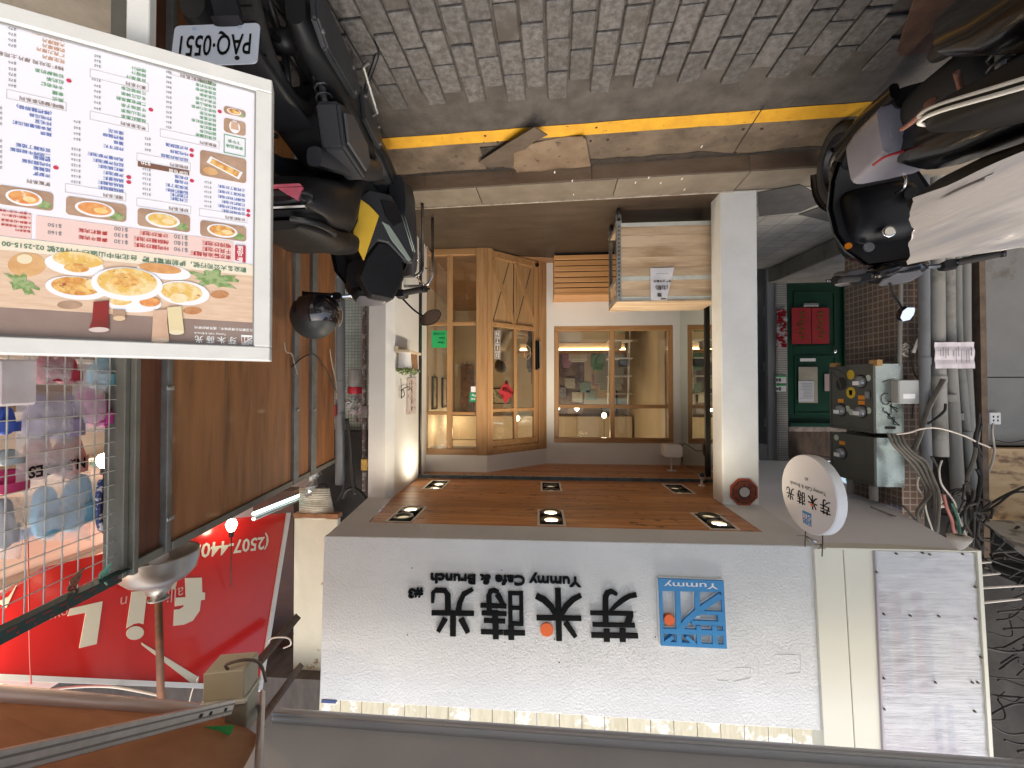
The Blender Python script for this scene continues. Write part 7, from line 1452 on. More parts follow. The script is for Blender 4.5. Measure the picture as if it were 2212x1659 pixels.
# orange awning
alu2 = mat('satin_aluminium', (.50,.48,.47), .35, .7, (.42,.40,.38), ns=5, stretch=(.5,4,4))
ra_ , rb_ = at_d(500,1541,2.02), at_d(-60,1497,1.35)
oa = thing('orange_awning', 'orange awning fabric with its pale roller bar and folding arm', 'awning', ra_.to_tuple())
MB().tube([ra_,rb_], .030, 16).build('roller', mat('roller_pale',(.62,.50,.45),.35,.3), oa)
fabric_o = fabric_mat('orange_fabric', (.50,.27,.14), .38, rough=.7, col2=(.36,.18,.09), ns=2.5, bump=.2, bs=160, bd=.002)
q = [ra_+V((0,0,.02)), rb_+V((0,0,.02)), at_d(-60,1790,.80), at_d(470,1760,1.35), at_d(560,1590,1.8)]
MB().add(q+[p+V((0,0,.012)) for p in q], [(0,1,2,3,4),(9,8,7,6,5)]+[(i,(i+1)%5,5+(i+1)%5,5+i) for i in range(5)]).build('fabric', fabric_o, oa)
q0, q1 = at_d(500,1527,1.8), at_d(-60,1662,.95); dd = (q1-q0).normalized(); sd_ = dd.cross(V((0,0,1))).normalized(); up_ = sd_.cross(dd).normalized()
am = Matrix(((sd_.x,dd.x,up_.x,q0.x),(sd_.y,dd.y,up_.y,q0.y),(sd_.z,dd.z,up_.z,q0.z),(0,0,0,1))); L_ = (q1-q0).length
arm = MB(am).box((-.012,0,-.028),(.012,L_,.028)).build('folding_arm', alu2, oa, bevel=.003)
for zz in (-.012,.012): MB(am).box((-.0145,.005,zz-.003),(.0145,L_-.005,zz+.003)).build('arm_groove', mat('groove_dark',(.2,.19,.18),.5,.5), arm)
for uu in (.06,.16,.22): MB(am).box((-.016,uu-.006,-.004),(.016,uu+.006,.008)).build('arm_bolt', dark_metal, arm)
pg = [at_d(X,Y,1.72) for X,Y in ((405,1572),(505,1566),(498,1582),(440,1592))]; tag(MB().add(pg+[p+V((0,0,.01)) for p in pg],[(3,2,1,0),(4,5,6,7),(0,1,5,4),(1,2,6,5),(2,3,7,6),(3,0,4,7)]).build('green_cloth', mat('green_cloth',(.05,.42,.12),.7)), 'bright green scrap of cloth caught behind the orange awning', 'cloth')
# gray awning
ga = thing('gray_awning', 'dark gray awning with rounded front bar above the white signboard', 'awning', at_d(1106,1575,1.98).to_tuple())
zA = 3.375
bl_, br2 = at_z(596,1546,zA), at_z(2300,1667,zA)
gfab = fabric_mat('gray_awning_fabric', (.40,.385,.37), .38, rough=.65, col2=(.46,.45,.43), ns=1.3, bump=.06, bs=30, rvar=.1)
gbar = mat('gray_bar', (.34,.335,.345), .32, .2)
ax = (br2-bl_).normalized()
MB().tube([bl_-ax*.0, br2+ax*.3], .033, 16).build('front_bar', gbar, ga, smooth=40)
q = [bl_+V((.02,-.02,.012)), br2+ax*.3+V((0,-.02,.012)), br2+ax*.3+V((-.3,-1.35,.22)), bl_+V((.02,-1.2,.22))]
MB().add(q+[p+V((0,0,.01)) for p in q],[(0,1,2,3),(7,6,5,4),(0,4,5,1),(1,5,6,2),(2,6,7,3),(3,7,4,0)]).build('fabric', gfab, ga)
MB().tube([bl_+V((0,-.03,-.038)), br2+ax*.3+V((0,-.03,-.038))], .006, 8).build('valance_cord', mat('pale_cord',(.35,.34,.33),.5), ga)
for X in (1290,1960): a = at_z(X,1546+(X-596)*.071+14,zA); MB().box((a.x-.003,a.y-1.1,a.z+.05),(a.x+.003,a.y-.05,a.z+.056)).build('seam', mat('seam_dark',(.06,.06,.06),.7), ga)
st0, st1 = at_d(566,1495,2.15), at_d(553,1800,1.25); MB().tube([st0,st1], .016, 4).build('end_strut', mat('pinkish_alu',(.40,.37,.36),.4,.4), ga)
# ---------------------------------------------------------------- alley between plywood wall and terrace wall
ay = 3.25
alt = brick_mat('pale_alley_mosaic', (.42,.50,.46), (.36,.43,.40), (.22,.24,.22), .03, .03, .003, 'both', 0, .4, .4)
tag(MB().box((at_y(800,800,ay+.35).x-.02,ay+.35,.1),(at_y(735,800,ay+.35).x+.3,ay+.45,CZ+.5)).build('alley_end_wall', alt), 'pale greenish mosaic strip at the back of the narrow gap', 'wall')
conduit([at_y(735,560,ay), at_y(735,1046,ay)], 10/850*ay, pvc_dark, 'alley_drain_pipe', 'big blue gray pipe in the narrow gap beside the plywood wall', 'pipe', None, 16, couple=[at_y(735,900,ay), at_y(735,830,ay)])
conduit([at_y(787,560,ay+.05), at_y(787,1060,ay+.05)], .018, mat('brown_pipe',(.16,.11,.09),.6,col2=(.45,.42,.38),ns=14,cr=(.5,.6)), 'thin_alley_pipe', 'thin peeling brown pipe next to the white terrace wall', 'pipe')
for (Y,m,l) in ((889,galv,'silver hinge on the thin alley pipe'),(1003,mat('brass',(.5,.35,.1),.35,.7),'brass hinge on the thin alley pipe')): p = at_y(789,Y,ay+.02); tag(MB().box((p.x-.03,ay+.0,p.z-.05),(p.x+.03,ay+.03,p.z+.05)).build('hinge', m, None, bevel=.004), l, 'hinge')
jp = at_y(767,836,ay+.12)
jr = thing('red_lid_jar', 'clear plastic jar with red lid hanging in a bag in the narrow gap', 'jar', jp.to_tuple())
MB(frame(jp)).lathe([(.001,-.16),(.055,-.16),(.06,-.14),(.06,.0),(.05,.02)], n=20).build('jar_body', mat('jar_clear',(.45,.42,.40),.2,alpha=.55), jr); MB(frame(jp)).lathe([(.062,.0),(.064,.05),(.058,.06),(.001,.062)], n=20).build('lid', mat('lid_red',(.5,.02,.04),.35), jr)
bgm = MB(frame(jp)); random.seed(9)
for i in range(46): a = V((random.uniform(-.06,.03),random.uniform(-.05,.05),random.uniform(.06,.26))); b_ = V((random.uniform(-.05,.05),random.uniform(-.02,.02),random.uniform(-.05,.05))); c_ = V((random.uniform(-.03,.03),random.uniform(-.05,.05),random.uniform(-.03,.03))); bgm.add([a,a+b_,a+b_+c_,a+c_],[(0,1,2,3)])
bgm.build('crumpled_bag', mat('bag_white_red',(.55,.54,.55),.3,col2=(.5,.08,.1),ns=20,cr=(.55,.62)), jr)
p = at_y(719,887,ay-.05); tag(MB().box((p.x-.03,ay-.07,p.z-.05),(p.x+.03,ay-.02,p.z+.05)).build('red_box', mat('dark_red_box',(.25,.01,.015),.35), None, bevel=.008), 'small dark red box fixed beside the big gray pipe', 'box')
rv = thing('ribbed_duct', 'pale ribbed duct end lying above the plywood wall corner', 'duct', at_y(690,1085,ay).to_tuple())
for i in range(14):
    a = at_y(648,1115-i*4.6,ay-.12+.012*math.sin(i)); b_ = at_y(724-(i*.9),1118-i*4.7,ay-.10)
    MB().tube([a, (a+b_)/2+V((0,-.03,0)), b_], .012, 6).build('rib', mat('duct_ivory',(.55,.52,.42),.6,col2=(.4,.36,.28),ns=20), rv)
tp2 = MB(); random.seed(12)
for k in range(26):
    t = k/25; c_ = at_y(698+ (t*-32), 965+t*105, ay-.15); r_ = .035+.012*math.sin(k); n2 = 7
    if k == 0: ring = []
    ring.append([c_+V((r_*math.cos(6.283*j/n2)*random.uniform(.6,1.3),r_*math.sin(6.283*j/n2),r_*.4*random.uniform(-1,1))) for j in range(n2)])
vs = [p for r_ in ring for p in r_]; fs = [(i*7+j,i*7+(j+1)%7,(i+1)*7+(j+1)%7,(i+1)*7+j) for i in range(25) for j in range(7)]
tag(tp2.add(vs,fs).build('foil_wrapped_hose', mat('foil',(.38,.38,.36),.3,.5,(.22,.2,.17),ns=24)), 'crumpled foil wrapped hose rising behind the plywood panels', 'hose')
for i,zp in enumerate((((700,1230),(730,1170),(780,1150),(840,1180),(900,1250)),((735,600),(760,800),(770,960),(800,1200)),((640,1270),(700,1180),(720,1100)),((0,1400),(200,1370),(350,1380),(450,1360)),((520,1125),(560,1120),(580,1150)))):
    P = [at_y(*z10(*q),ay-.06) for q in zp]; tag(MB().tube(smooth_path(P,6), (.014,.016,.008,.008,.007)[i], 7).build('cable', cab_k), ('thick black cable arching over the alley corner','black cable running down the pale mosaic strip','dark cable beside the ribbed duct','dark cable sagging above the red sign corner','short hooked black cable over the duct')[i], 'cable', 'cables in the narrow gap')
tag(MB().box((at_y(800,1100,ay+.2).x,ay+.2,CZ-.5),(at_y(700,1100,ay+.2).x+.1,ay+.34,CZ+.5)).build('alley_shadow_board', dark), 'dark panel painted as the shade at the top of the narrow gap', 'board')  # added dark panel stands in for the deep shade in the gap
# ---------------------------------------------------------------- scooters (built upright at the origin: x right, y forward, then moved)
metal_gray = mat('engine_alloy', (.22,.23,.24), .4, .7, (.15,.155,.16), ns=9)
lens_clear = mat('lens_clear', (.10,.10,.11), .32, 0, coat=.2); lens_red = mat('lens_pink_red', (.42,.08,.12), .12, 0, (.30,.045,.08), ns=12, coat=.8); lens_amber = mat('lens_amber', (.45,.14,.01), .2, coat=.8)
mirror_m = mat('mirror_glass', (.85,.85,.85), .02, 1); drl = mat('pale_lens_strip', (.26,.31,.27), .15, coat=.7); piping = mat('seat_piping', (.72,.70,.62), .4)
def panel(prof, m, par, name, th=.012, smooth=40):
    """a curved shell: rows of (z, y, halfwidth, bulge, x0) joined bottom to top, slightly curved across"""
    n = 10; vs = []
    for (z, y, hw, bl_, x0) in prof:
        for i in range(n+1):
            s = -1+2*i/n; vs.append((x0+hw*s, y-bl_*s*s, z))
    R_ = len(prof); b = MB(); fs = [(j*(n+1)+i, j*(n+1)+i+1, (j+1)*(n+1)+i+1, (j+1)*(n+1)+i) for j in range(R_-1) for i in range(n)]
    N_ = len(vs); vs2 = [(x,y-th,z) for x,y,z in vs]; fs2 = [tuple(N_+i for i in f[::-1]) for f in fs]
    edge = [j*(n+1) for j in range(R_)]+[(R_-1)*(n+1)+i for i in range(1,n+1)]+[j*(n+1)+n for j in range(R_-2,-1,-1)]+[i for i in range(n-1,0,-1)]
    side = [(edge[i],edge[(i+1)%len(edge)],N_+edge[(i+1)%len(edge)],N_+edge[i]) for i in range(len(edge))]
    b.add(vs+vs2, fs+fs2+side, True); return b.build(name, m, par, smooth=smooth)
rim_dark = mat('rim_dark', (.016,.016,.018), .45, .3); disc_dark = mat('disc_dark', (.16,.16,.165), .4, .8)
def wheel(y, rw, root, steer=0):
    o = MB().lathe([(rw-.055,-.030),(rw-.03,-.042),(rw-.010,-.036),(rw,-.014),(rw,.014),(rw-.010,.036),(rw-.03,.042),(rw-.055,.030)], c=(0,y,rw), n=40, axis='x').build('tyre', rubber, root, smooth=50)
    metal_gray = rim_dark; chrome = disc_dark
    r = MB().lathe([(rw-.056,-.030),(rw-.07,-.026),(rw-.072,.026),(rw-.056,.030)], c=(0,y,rw), n=32, axis='x').build('rim', metal_gray, root, smooth=40)
    for k in range(5):
        a = 6.283*k/5; MB().tube([(0,y+.03*math.cos(a),rw+.03*math.sin(a)),(0,y+(rw-.07)*math.cos(a+.15),rw+(rw-.07)*math.sin(a+.15))], .012, 6).build('spoke', metal_gray, r)
    MB().lathe([(.001,-.05),(.04,-.045),(.045,0),(.04,.045),(.001,.05)], c=(0,y,rw), n=16, axis='x').build('hub', metal_gray, r)
    MB().lathe([(.06,.034),(.10,.034),(.10,.037),(.06,.037),(.06,.034)], c=(0,y,rw), n=28, axis='x').build('brake_disc', chrome, r)
    gr_ = MB()
    for k in range(36):
        a = 6.283*k/36; gr_.box((-.022,y+(rw+.0006)*math.cos(a)-.002,rw+(rw+.0006)*math.sin(a)-.002),(.022,y+(rw+.0006)*math.cos(a)+.002,rw+(rw+.0006)*math.sin(a)+.002))
    gr_.build('tread_groove', black_plastic, o, kind='stuff')
def scooter(kind, name, label):
    t = thing(name, label, 'scooter', (0,0,0)); dk = kind == 'yellow'
    body = black_plastic if dk else gloss_black
    wheel(-.60,.245,t); wheel(.62,.245,t)
    # engine and transmission case on the left, muffler on the right
    c = MB().loft([(-.13,-.76,.27,.035,.06),(-.13,-.70,.27,.05,.10),(-.14,-.55,.275,.055,.115),(-.14,-.30,.28,.055,.085),(-.13,-.10,.29,.05,.10),(-.12,.0,.30,.04,.07)], 18).build('transmission_case', mat('case_black',(.010,.011,.012),.5,spec=.3), t, smooth=40)
    MB(Matrix(((0,0,-1,-.19),(0,1,0,0),(1,0,0,0),(0,0,0,1))).inverted() if False else Matrix(((0,0,-1,-.188),(1,0,0,0),(0,1,0,0),(0,0,0,1)))).prism([(-.78,.21),(-.70,.18),(-.42,.20),(-.36,.27),(-.42,.345),(-.70,.37),(-.78,.33)], 0, .028).build('case_cover', gray_plastic, c, bevel=.008, seg=2)
    MB(Matrix(((0,0,-1,-.188),(1,0,0,0),(0,1,0,0),(0,0,0,1)))).prism([(-.34,.21),(-.10,.22),(-.03,.28),(-.08,.36),(-.30,.35)], 0, .022).build('case_cover', gray_plastic, c, bevel=.008, seg=2)
    for (y,z) in ((-.75,.22),(-.74,.34),(-.45,.23),(-.44,.33),(-.30,.24),(-.10,.25),(-.10,.34)): MB(Matrix(((0,0,-1,-.21),(1,0,0,0),(0,1,0,0),(0,0,0,1)))).cyl((y,z), .008, 0, .010, 8).build('bolt', metal_gray, c)
    MB().tube([(-.20,-.18,.25),(-.235,-.20,.25),(-.235,-.38,.17),(-.27,-.40,.165)], .009, 8).build('kick_starter', metal_gray, c, smooth=40)
    MB().loft([(.15,-.86,.34,.04,.055),(.16,-.80,.33,.055,.07),(.16,-.45,.30,.055,.065),(.13,-.30,.27,.03,.03)], 16, 2.2).build('muffler', mat('muffler_black',(.03,.03,.03),.45,.4), t, smooth=40)
    MB().loft([(0,-.45,.42,.14,.12),(0,-.25,.42,.15,.14),(0,-.05,.38,.14,.12),(0,.06,.34,.12,.07)], 16).build('engine_bay', mat('engine_dark',(.012,.012,.013),.7), t)
    # shocks with springs
    for x in (-.12,.12):
        s = MB().tube([(x,-.56,.30),(x,-.50,.60)], .014, 8).build('shock_absorber', metal_gray, t)
        P = [(x+.03*math.cos(k*.9), -.56+.06*k/56+.03*math.sin(k*.9)*.3, .33+.24*k/56) for k in range(57)]
        P = [(x+.030*math.cos(k*.8), -.555+.05*k/56+.030*math.sin(k*.8), .33+.24*k/56) for k in range(57)]; MB().tube(P, .0055, 6).build('spring', mat('spring_gray',(.05,.05,.055),.35,.5), s)
    # rear fender, plate
    MB().loft([(0,-.93,.46,.045,.012,.9),(0,-.86,.50,.055,.014,.6),(0,-.72,.54,.07,.016,.3),(0,-.55,.55,.08,.016,0)], 14).build('rear_fender', black_plastic, t, smooth=40)
    MB().hexa([(-.04,-.90,.50),(.04,-.90,.50),(.035,-1.0,.26),(-.035,-1.0,.26)],[(-.04,-.885,.50),(.04,-.885,.50),(.035,-.985,.26),(-.035,-.985,.26)]).build('mudguard', black_plastic, t)
    pm = Matrix(((1,0,0,.035 if dk else 0),(0,-.17,-.985,-.925),(0,.985,-.17,.545 if dk else .45),(0,0,0,1)))
    pl = MB(pm); W_, H_ = .13, .075; P = []
    for cx,cy,a0 in ((W_-.015,H_-.015,0),(-W_+.015,H_-.015,90),(-W_+.015,-H_+.015,180),(W_-.015,-H_+.015,270)):
        for k in range(4): a = R(a0+30*k); P.append((cx+.015*math.cos(a),cy+.015*math.sin(a)))
    plo = pl.prism(P, 0, .003).build('license_plate', mat('plate_white',(.62,.68,.76),.4), t)
    if dk:
        tm = MB(pm); vs, fs, x0, x1, y0, y1 = text_geo('PAQ·0551', .012, 3); k = .215/(x1-x0)
        tm.add([((v.x-(x0+x1)/2)*k, (v.y-.36)*k*2.0+.006, .0042) for v in vs], fs); tm.build('plate_characters', black_letter, plo)
        for x in (-.07,.07): MB(pm).cyl((x,.055), .007, .003, .0055, 10).build('plate_bolt', black_plastic, plo); MB(pm).cyl((x,-.06), .007, .003, .0045, 10).build('plate_bolt', mat('plate_blue_bolt',(.45,.55,.68),.5), plo)
    # tail body
    if dk: MB().loft([(0,-.715,.90,.10,.04,.4),(0,-.66,.88,.15,.085,.2),(0,-.50,.84,.17,.115),(0,-.32,.78,.15,.14),(0,-.18,.66,.12,.15),(0,-.05,.50,.10,.10)], 22, 3).build('body_cowl', body, t, smooth=45)
    else: MB().loft([(0,-.90,.73,.05,.03,.4),(0,-.84,.71,.11,.07,.2),(0,-.65,.67,.155,.10),(0,-.35,.60,.165,.12),(0,-.10,.53,.15,.13),(0,.04,.46,.13,.09)], 22, 3).build('body_cowl', body, t, smooth=45)
    if dk: s = MB().loft([(0,-.68,1.0,.07,.018),(0,-.60,.985,.12,.04),(0,-.40,.955,.145,.05),(0,-.34,.92,.13,.05),(0,-.20,.885,.12,.045),(0,-.10,.87,.08,.04),(0,-.06,.86,.05,.025)], 22, 3).build('seat', seat_black, t, smooth=50)
    else: s = MB().loft([(0,-.80,.84,.06,.015),(0,-.74,.835,.10,.035),(0,-.50,.82,.125,.045),(0,-.38,.79,.13,.045),(0,-.20,.77,.13,.045),(0,.00,.765,.11,.045),(0,.06,.75,.07,.03)], 22, 3).build('seat', seat_black, t, smooth=50)
    if False:
        for zz,ww,rr_ in ((.742,.134,.006),(.722,.142,.005)):
            P = [(.085,.075,zz),(.125,.055,zz),(.150,.0,zz),(.155,-.2,zz+.004),(.155,-.42,zz+.012),(.14,-.62,zz+.03)]; MB().tube(smooth_path(P,5), rr_, 7).build('seat_piping', piping, s); MB().tube(smooth_path([(.085,.075,zz),(0,.085,zz),(-.085,.075,zz)],4), rr_, 7).build('seat_piping', piping, s)
    TL = (-.70,.905) if dk else (-.915,.735)
    TY, TZ = TL[0]+.915, TL[1]-.735
    # tail light, rear turn signals
    MB().loft([(0,-.935+TY,.735+TZ,.11,.012),(0,-.915+TY,.735+TZ,.135,.035),(0,-.86+TY,.735+TZ,.125,.035)], 20, 4).build('tail_light_housing', gloss_black, t, smooth=40)
    tl = MB().prism([(-.12,-.03),(.12,-.03),(.105,.0),(.04,-.008),(-.04,-.008),(-.105,.0)], 0, .006)
    tm = Matrix(((1,0,0,0),(0,0,-1,-.936+TY),(0,1,0,.745+TZ),(0,0,0,1)))
    for pts in ([(-.11,-.028),(-.02,-.030),(-.055,-.004),(-.09,.018)],[(.11,-.028),(.02,-.030),(.055,-.004),(.09,.018)],[(-.11,-.032),(.11,-.032),(.10,-.042),(-.10,-.042)]): MB(tm).prism(pts, -.006, .006).build('tail_lens', lens_red, t)
    MB(tm).box((-.115,.036,-.01),(.115,.044,.004)).build('tail_trim', chrome, t)
    # grab rail
    for sx in (-1,1): MB().tube(smooth_path([(sx*.10,-.62+TY*.6,.80+TZ),(sx*.14,-.72+TY*.8,.81+TZ),(sx*.12,-.88+TY,.82+TZ),(sx*.05,-.92+TY,.82+TZ)],5), .012, 8).build('grab_rail', body, t, smooth=40)
    # floorboard and tunnel
    MB().loft([(0,-.10,.30,.16,.05),(0,.05,.29,.17,.05),(0,.30,.30,.165,.05),(0,.40,.33,.14,.06)], 18, 5).build('floorboard', gray_plastic if dk else black_plastic, t, smooth=40)
    MB().box((-.13,.02,.342),(.13,.32,.348)).build('floor_mat', rubber, t)
    if dk: MB().loft([(0,-.05,.44,.06,.10),(0,.15,.42,.06,.09),(0,.35,.45,.07,.12)], 16, 4).build('center_tunnel', gray_plastic, t, smooth=40)
    for sx in (-1,1): MB().loft([(sx*.165,-.12,.27,.02,.035),(sx*.175,.10,.265,.02,.04),(sx*.165,.34,.29,.02,.05)], 12, 3).build('side_skirt', body, t, smooth=40)
    # leg shield (outer and inner)
    sh = [(.30,.44,.15,.05,0),(.42,.47,.20,.07,0),(.58,.47,.245,.09,0),(.74,.45,.25,.10,0),(.86,.42,.22,.10,0),(.95,.38,.15,.07,0)]
    panel(sh, body, t, 'leg_shield', .016)
    panel([(z,y-.045,hw*.90,b_*.55,x) for z,y,hw,b_,x in sh], gray_plastic if dk else mat('inner_shield',(.018,.018,.020),.3), t, 'inner_shield', .014)
    gb = MB().loft([(0,.30,.66,.13,.10),(0,.335,.67,.17,.15),(0,.39,.67,.18,.18)], 18, 5).build('glove_box', black_plastic, t, smooth=40)
    # nose
    MB().loft([(0,.40,.74,.17,.16),(0,.52,.74,.15,.15),(0,.62,.72,.10,.10),(0,.66,.70,.05,.05)], 20, 2.4).build('nose', body, t, smooth=40)
    for sx in (-1,1): MB().tube([(sx*.065,.60,.26),(sx*.05,.50,.55)], .022, 10).build('fork_leg', metal_gray, t)
    n_ = 12; vs = []
    for k in range(n_+1):
        a = R(-20+190*k/n_)
        for s_ in (-1,-.6,0,.6,1): vs.append((s_*.065, .62+(.285-.03*abs(s_)**3)*math.cos(a), .245+(.285-.03*abs(s_)**3)*math.sin(a)))
    MB().add(vs, [(k*5+j,k*5+j+1,(k+1)*5+j+1,(k+1)*5+j) for k in range(n_) for j in range(4)], True).build('front_fender', body, t)
    # handlebar cluster
    MB().loft([(0,.22,1.0,.05,.02,.5),(0,.26,1.01,.11,.045),(0,.34,1.01,.13,.06),(0,.42,.99,.10,.06),(0,.47,.97,.05,.03)], 20, 2.6).build('handlebar_cover', body, t, smooth=40)
    MB().tube([(0,.40,.90),(0,.34,1.0)], .035, 10).build('steering_stem', black_plastic, t)
    ic_ = MB().loft([(0,.235,1.035,.05,.01,.5),(0,.28,1.052,.09,.015,.4),(0,.34,1.068,.08,.012,.3)], 16, 3).build('instrument_panel', lens_clear, t, smooth=40)
    for sx in (-1,1):
        MB().tube(smooth_path([(sx*.08,.32,1.00),(sx*.14,.30,1.02),(sx*.20,.26,1.03),(sx*.25,.23,1.03)],5), .012, 8).build('handlebar', chrome if dk else metal_gray, t, smooth=40)
        g_ = MB().tube([(sx*.22,.245,1.03),(sx*.345,.185,1.03)], .0185, 14).build('grip', rubber, t, smooth=40)
        MB().tube([(sx*.345,.185,1.03),(sx*.36,.178,1.03)], .021, 14).build('grip_end', black_plastic, g_)
        MB().tube(smooth_path([(sx*.20,.285,1.025),(sx*.26,.30,1.02),(sx*.34,.26,1.015),(sx*.37,.235,1.015)],4), .007, 6).build('brake_lever', chrome if not dk else black_plastic, t)
        MB().loft([(sx*.19,.24,1.03,.03,.022),(sx*.20,.275,1.035,.035,.026),(sx*.20,.31,1.03,.028,.02)], 12, 4).build('switch_housing', black_plastic, t, smooth=40)
        if sx == -1:
            if dk: A, B = V((-.19,.30,1.05)), V((-.30,.33,1.155)); cM = V((-.355,.31,1.175))
            else: A, B = V((sx*.19,.29,1.05)), V((sx*.205,.31,1.22)); cM = V((sx*.25,.29,1.265))
            if not dk: A, B, cM = V((.05,.30,1.06)), V((.015,.31,1.19)), V((.0,.29,1.255))
            mo_ = MB().tube(smooth_path([A,A.lerp(B,.5)+V((0,.01,.01)),B,cM+V((0,.02,-.01))],4), .006, 7).build('mirror_stem', black_plastic, t, smooth=40)
            nrm_ = (V((-.25,-1,.55)) if not dk else V((-.18,-1,.05))).normalized(); q_ = nrm_.to_track_quat('Z','Y').to_matrix().to_4x4(); mm = Matrix.Translation(cM)@q_
            P = [(.068*math.cos(a)*(1+.10*math.cos(2*a)), .043*math.sin(a)*(1-.10*math.cos(a))) for a in [6.283*k/24 for k in range(24)]]
            if dk: mm = mm@Matrix.Rotation(R(30),4,'Z')
            else: P = [(x_*.80,y_*.80) for x_,y_ in [(-.045,-.02),(-.035,-.045),(.02,-.052),(.045,-.03),(.048,.02),(.02,.05),(-.03,.045),(-.046,.01)]]
            h_ = MB(mm).prism(P, -.028, 0).build('mirror_housing', gloss_black, mo_, bevel=.006, seg=2)
            MB(mm).prism([(x*.92,y*.92) for x,y in P], .0005, .0025).build('mirror_glass', mirror_m if not dk else mat('amber_mirror',(.30,.17,.10),.05,.9), mo_)
    # side stand / centre stand
    MB().tube(smooth_path([(-.13,-.15,.24),(-.20,-.22,.12),(-.27,-.28,.035),(-.29,-.34,.02)],5), .011, 8).build('side_stand', black_plastic, t, smooth=40)
    MB().tube(smooth_path([(-.10,-.35,.18),(-.14,-.55,.05),(-.15,-.62,.012)],4), .012, 8).build('center_stand', black_plastic, t)
    if dk:
        for sx in (-1,1): MB().loft([(sx*.19,.30,.42,.05,.14),(sx*.22,.42,.50,.055,.22),(sx*.20,.54,.62,.05,.22),(sx*.13,.64,.70,.04,.12)], 14, 3).build('front_flank', gray_plastic, t, smooth=45)
        MB(Matrix(((0,0,-1,-.20),(1,0,0,0),(0,1,0,0),(0,0,0,1)))).prism([(-.62,.50),(-.50,.44),(-.30,.46),(-.26,.56),(-.34,.66),(-.58,.66)], -.08, .01).build('air_box', gray_plastic, t, bevel=.012, seg=2)
        MB(Matrix(((0,0,-1,-.212),(1,0,0,0),(0,1,0,0),(0,0,0,1)))).prism([(-.585,.52),(-.50,.47),(-.33,.49),(-.30,.56),(-.36,.63),(-.56,.63)], 0, .012).build('air_box_lid', mat('lid_gray',(.050,.053,.06),.5), t, bevel=.004)
        for sx in (-1,1): MB().loft([(sx*.10,-.60,.70,.03,.04),(sx*.15,-.40,.62,.03,.05),(sx*.16,-.15,.50,.03,.06),(sx*.15,.05,.40,.03,.05)], 12, 3).build('side_cowl', gray_plastic, t, smooth=40)
        MB().loft([(0,.24,.90,.12,.09),(0,.32,.92,.17,.11),(0,.44,.90,.16,.11),(0,.54,.86,.10,.07)], 20, 3).build('front_cowl', black_plastic, t, smooth=40)
        MB().cyl((0,0),.03,0,.001).v and MB(Matrix(((1,0,0,-.10),(0,0,-1,.235),(0,1,0,.90),(0,0,0,1)))).cyl((0,0), .03, 0, .012, 20).build('fuel_cap', black_plastic, t)
        MB(Matrix(((1,0,0,-.02),(0,0,-1,.235),(0,1,0,.80),(0,0,0,1)))).cyl((0,0), .022, 0, .02, 16).build('ignition', chrome, t)
        # helmet strap hook
        MB().tube([(.06,.23,.78),(.06,.20,.78),(.06,.19,.80)], .005, 6).build('bag_hook', chrome, t)
    else:
        MB(Matrix(((1,0,0,.205),(0,0,-1,.315),(0,1,0,.83),(0,0,0,1)))).cyl((0,0), .018, 0, .008, 14).build('turn_signal', lens_amber, t)
        MB(Matrix(((1,0,0,.03),(0,0,-1,.285),(0,1,0,.80),(0,0,0,1)))).lathe([(.03,0),(.034,.006),(.03,.014),(.02,.014)], n=20).build('key_ring_rim', chrome, t); MB(Matrix(((1,0,0,.03),(0,0,-1,.285),(0,1,0,.80),(0,0,0,1)))).cyl((0,0), .022, 0, .016, 18).build('ignition', mat('cream_switch',(.62,.58,.48),.4), t)
        MB(Matrix(((1,0,0,.12),(0,0,-1,.30),(0,1,0,.86),(0,0,0,1)))).cyl((0,0), .026, 0, .008, 18).build('hook_plate', metal_gray, t)
        MB().tube(smooth_path([(-.03,.28,.60),(-.03,.22,.60),(-.03,.20,.56),(-.03,.22,.53)],4), .007, 7).build('bag_hook', chrome, t)
        MB(Matrix(((1,0,0,-.10),(0,0,-1,.29),(0,1,0,.62),(0,0,0,1)))).cyl((0,0), .036, 0, .012, 20).build('fuel_cap', black_plastic, t)
        MB().loft([(.17,.34,1.0,.05,.035),(.20,.40,.99,.055,.045),(.19,.47,.97,.03,.03)], 14, 4).build('front_indicator', lens_clear, t, smooth=40)
    return t
def put(t, pos, head, lean_=0):
    t.location = V(pos); t.rotation_euler = (0, lean_, head); bpy.context.view_layer.update()
cw = lambda cx, d: V((0,0,0))+Rt*cx+Fh*d
s2 = scooter('yellow','parked_scooter','black scooter with yellow side panel and plate PAQ 0551 beside the menu board')
fa = cw(.955,2.80); s2.scale = (1.03,1.03,1.03); put(s2, (fa.x-math.sin(R(5))*.62, fa.y-.62*math.cos(R(5)), 0.0), R(-5), R(-3))
s1 = scooter('black','parked_scooter','glossy black scooter with gray pouch and mirror reflecting the sky near the green door')
fa = cw(-2.05,2.46); hd_ = R(14-4); put(s1, (fa.x+math.sin(hd_)*.62, fa.y-.62*math.cos(hd_), 0), hd_, R(-7))
M1, M2 = s1.matrix_world.copy(), s2.matrix_world.copy()
WM[s1.name] = M1; WM[s2.name] = M2
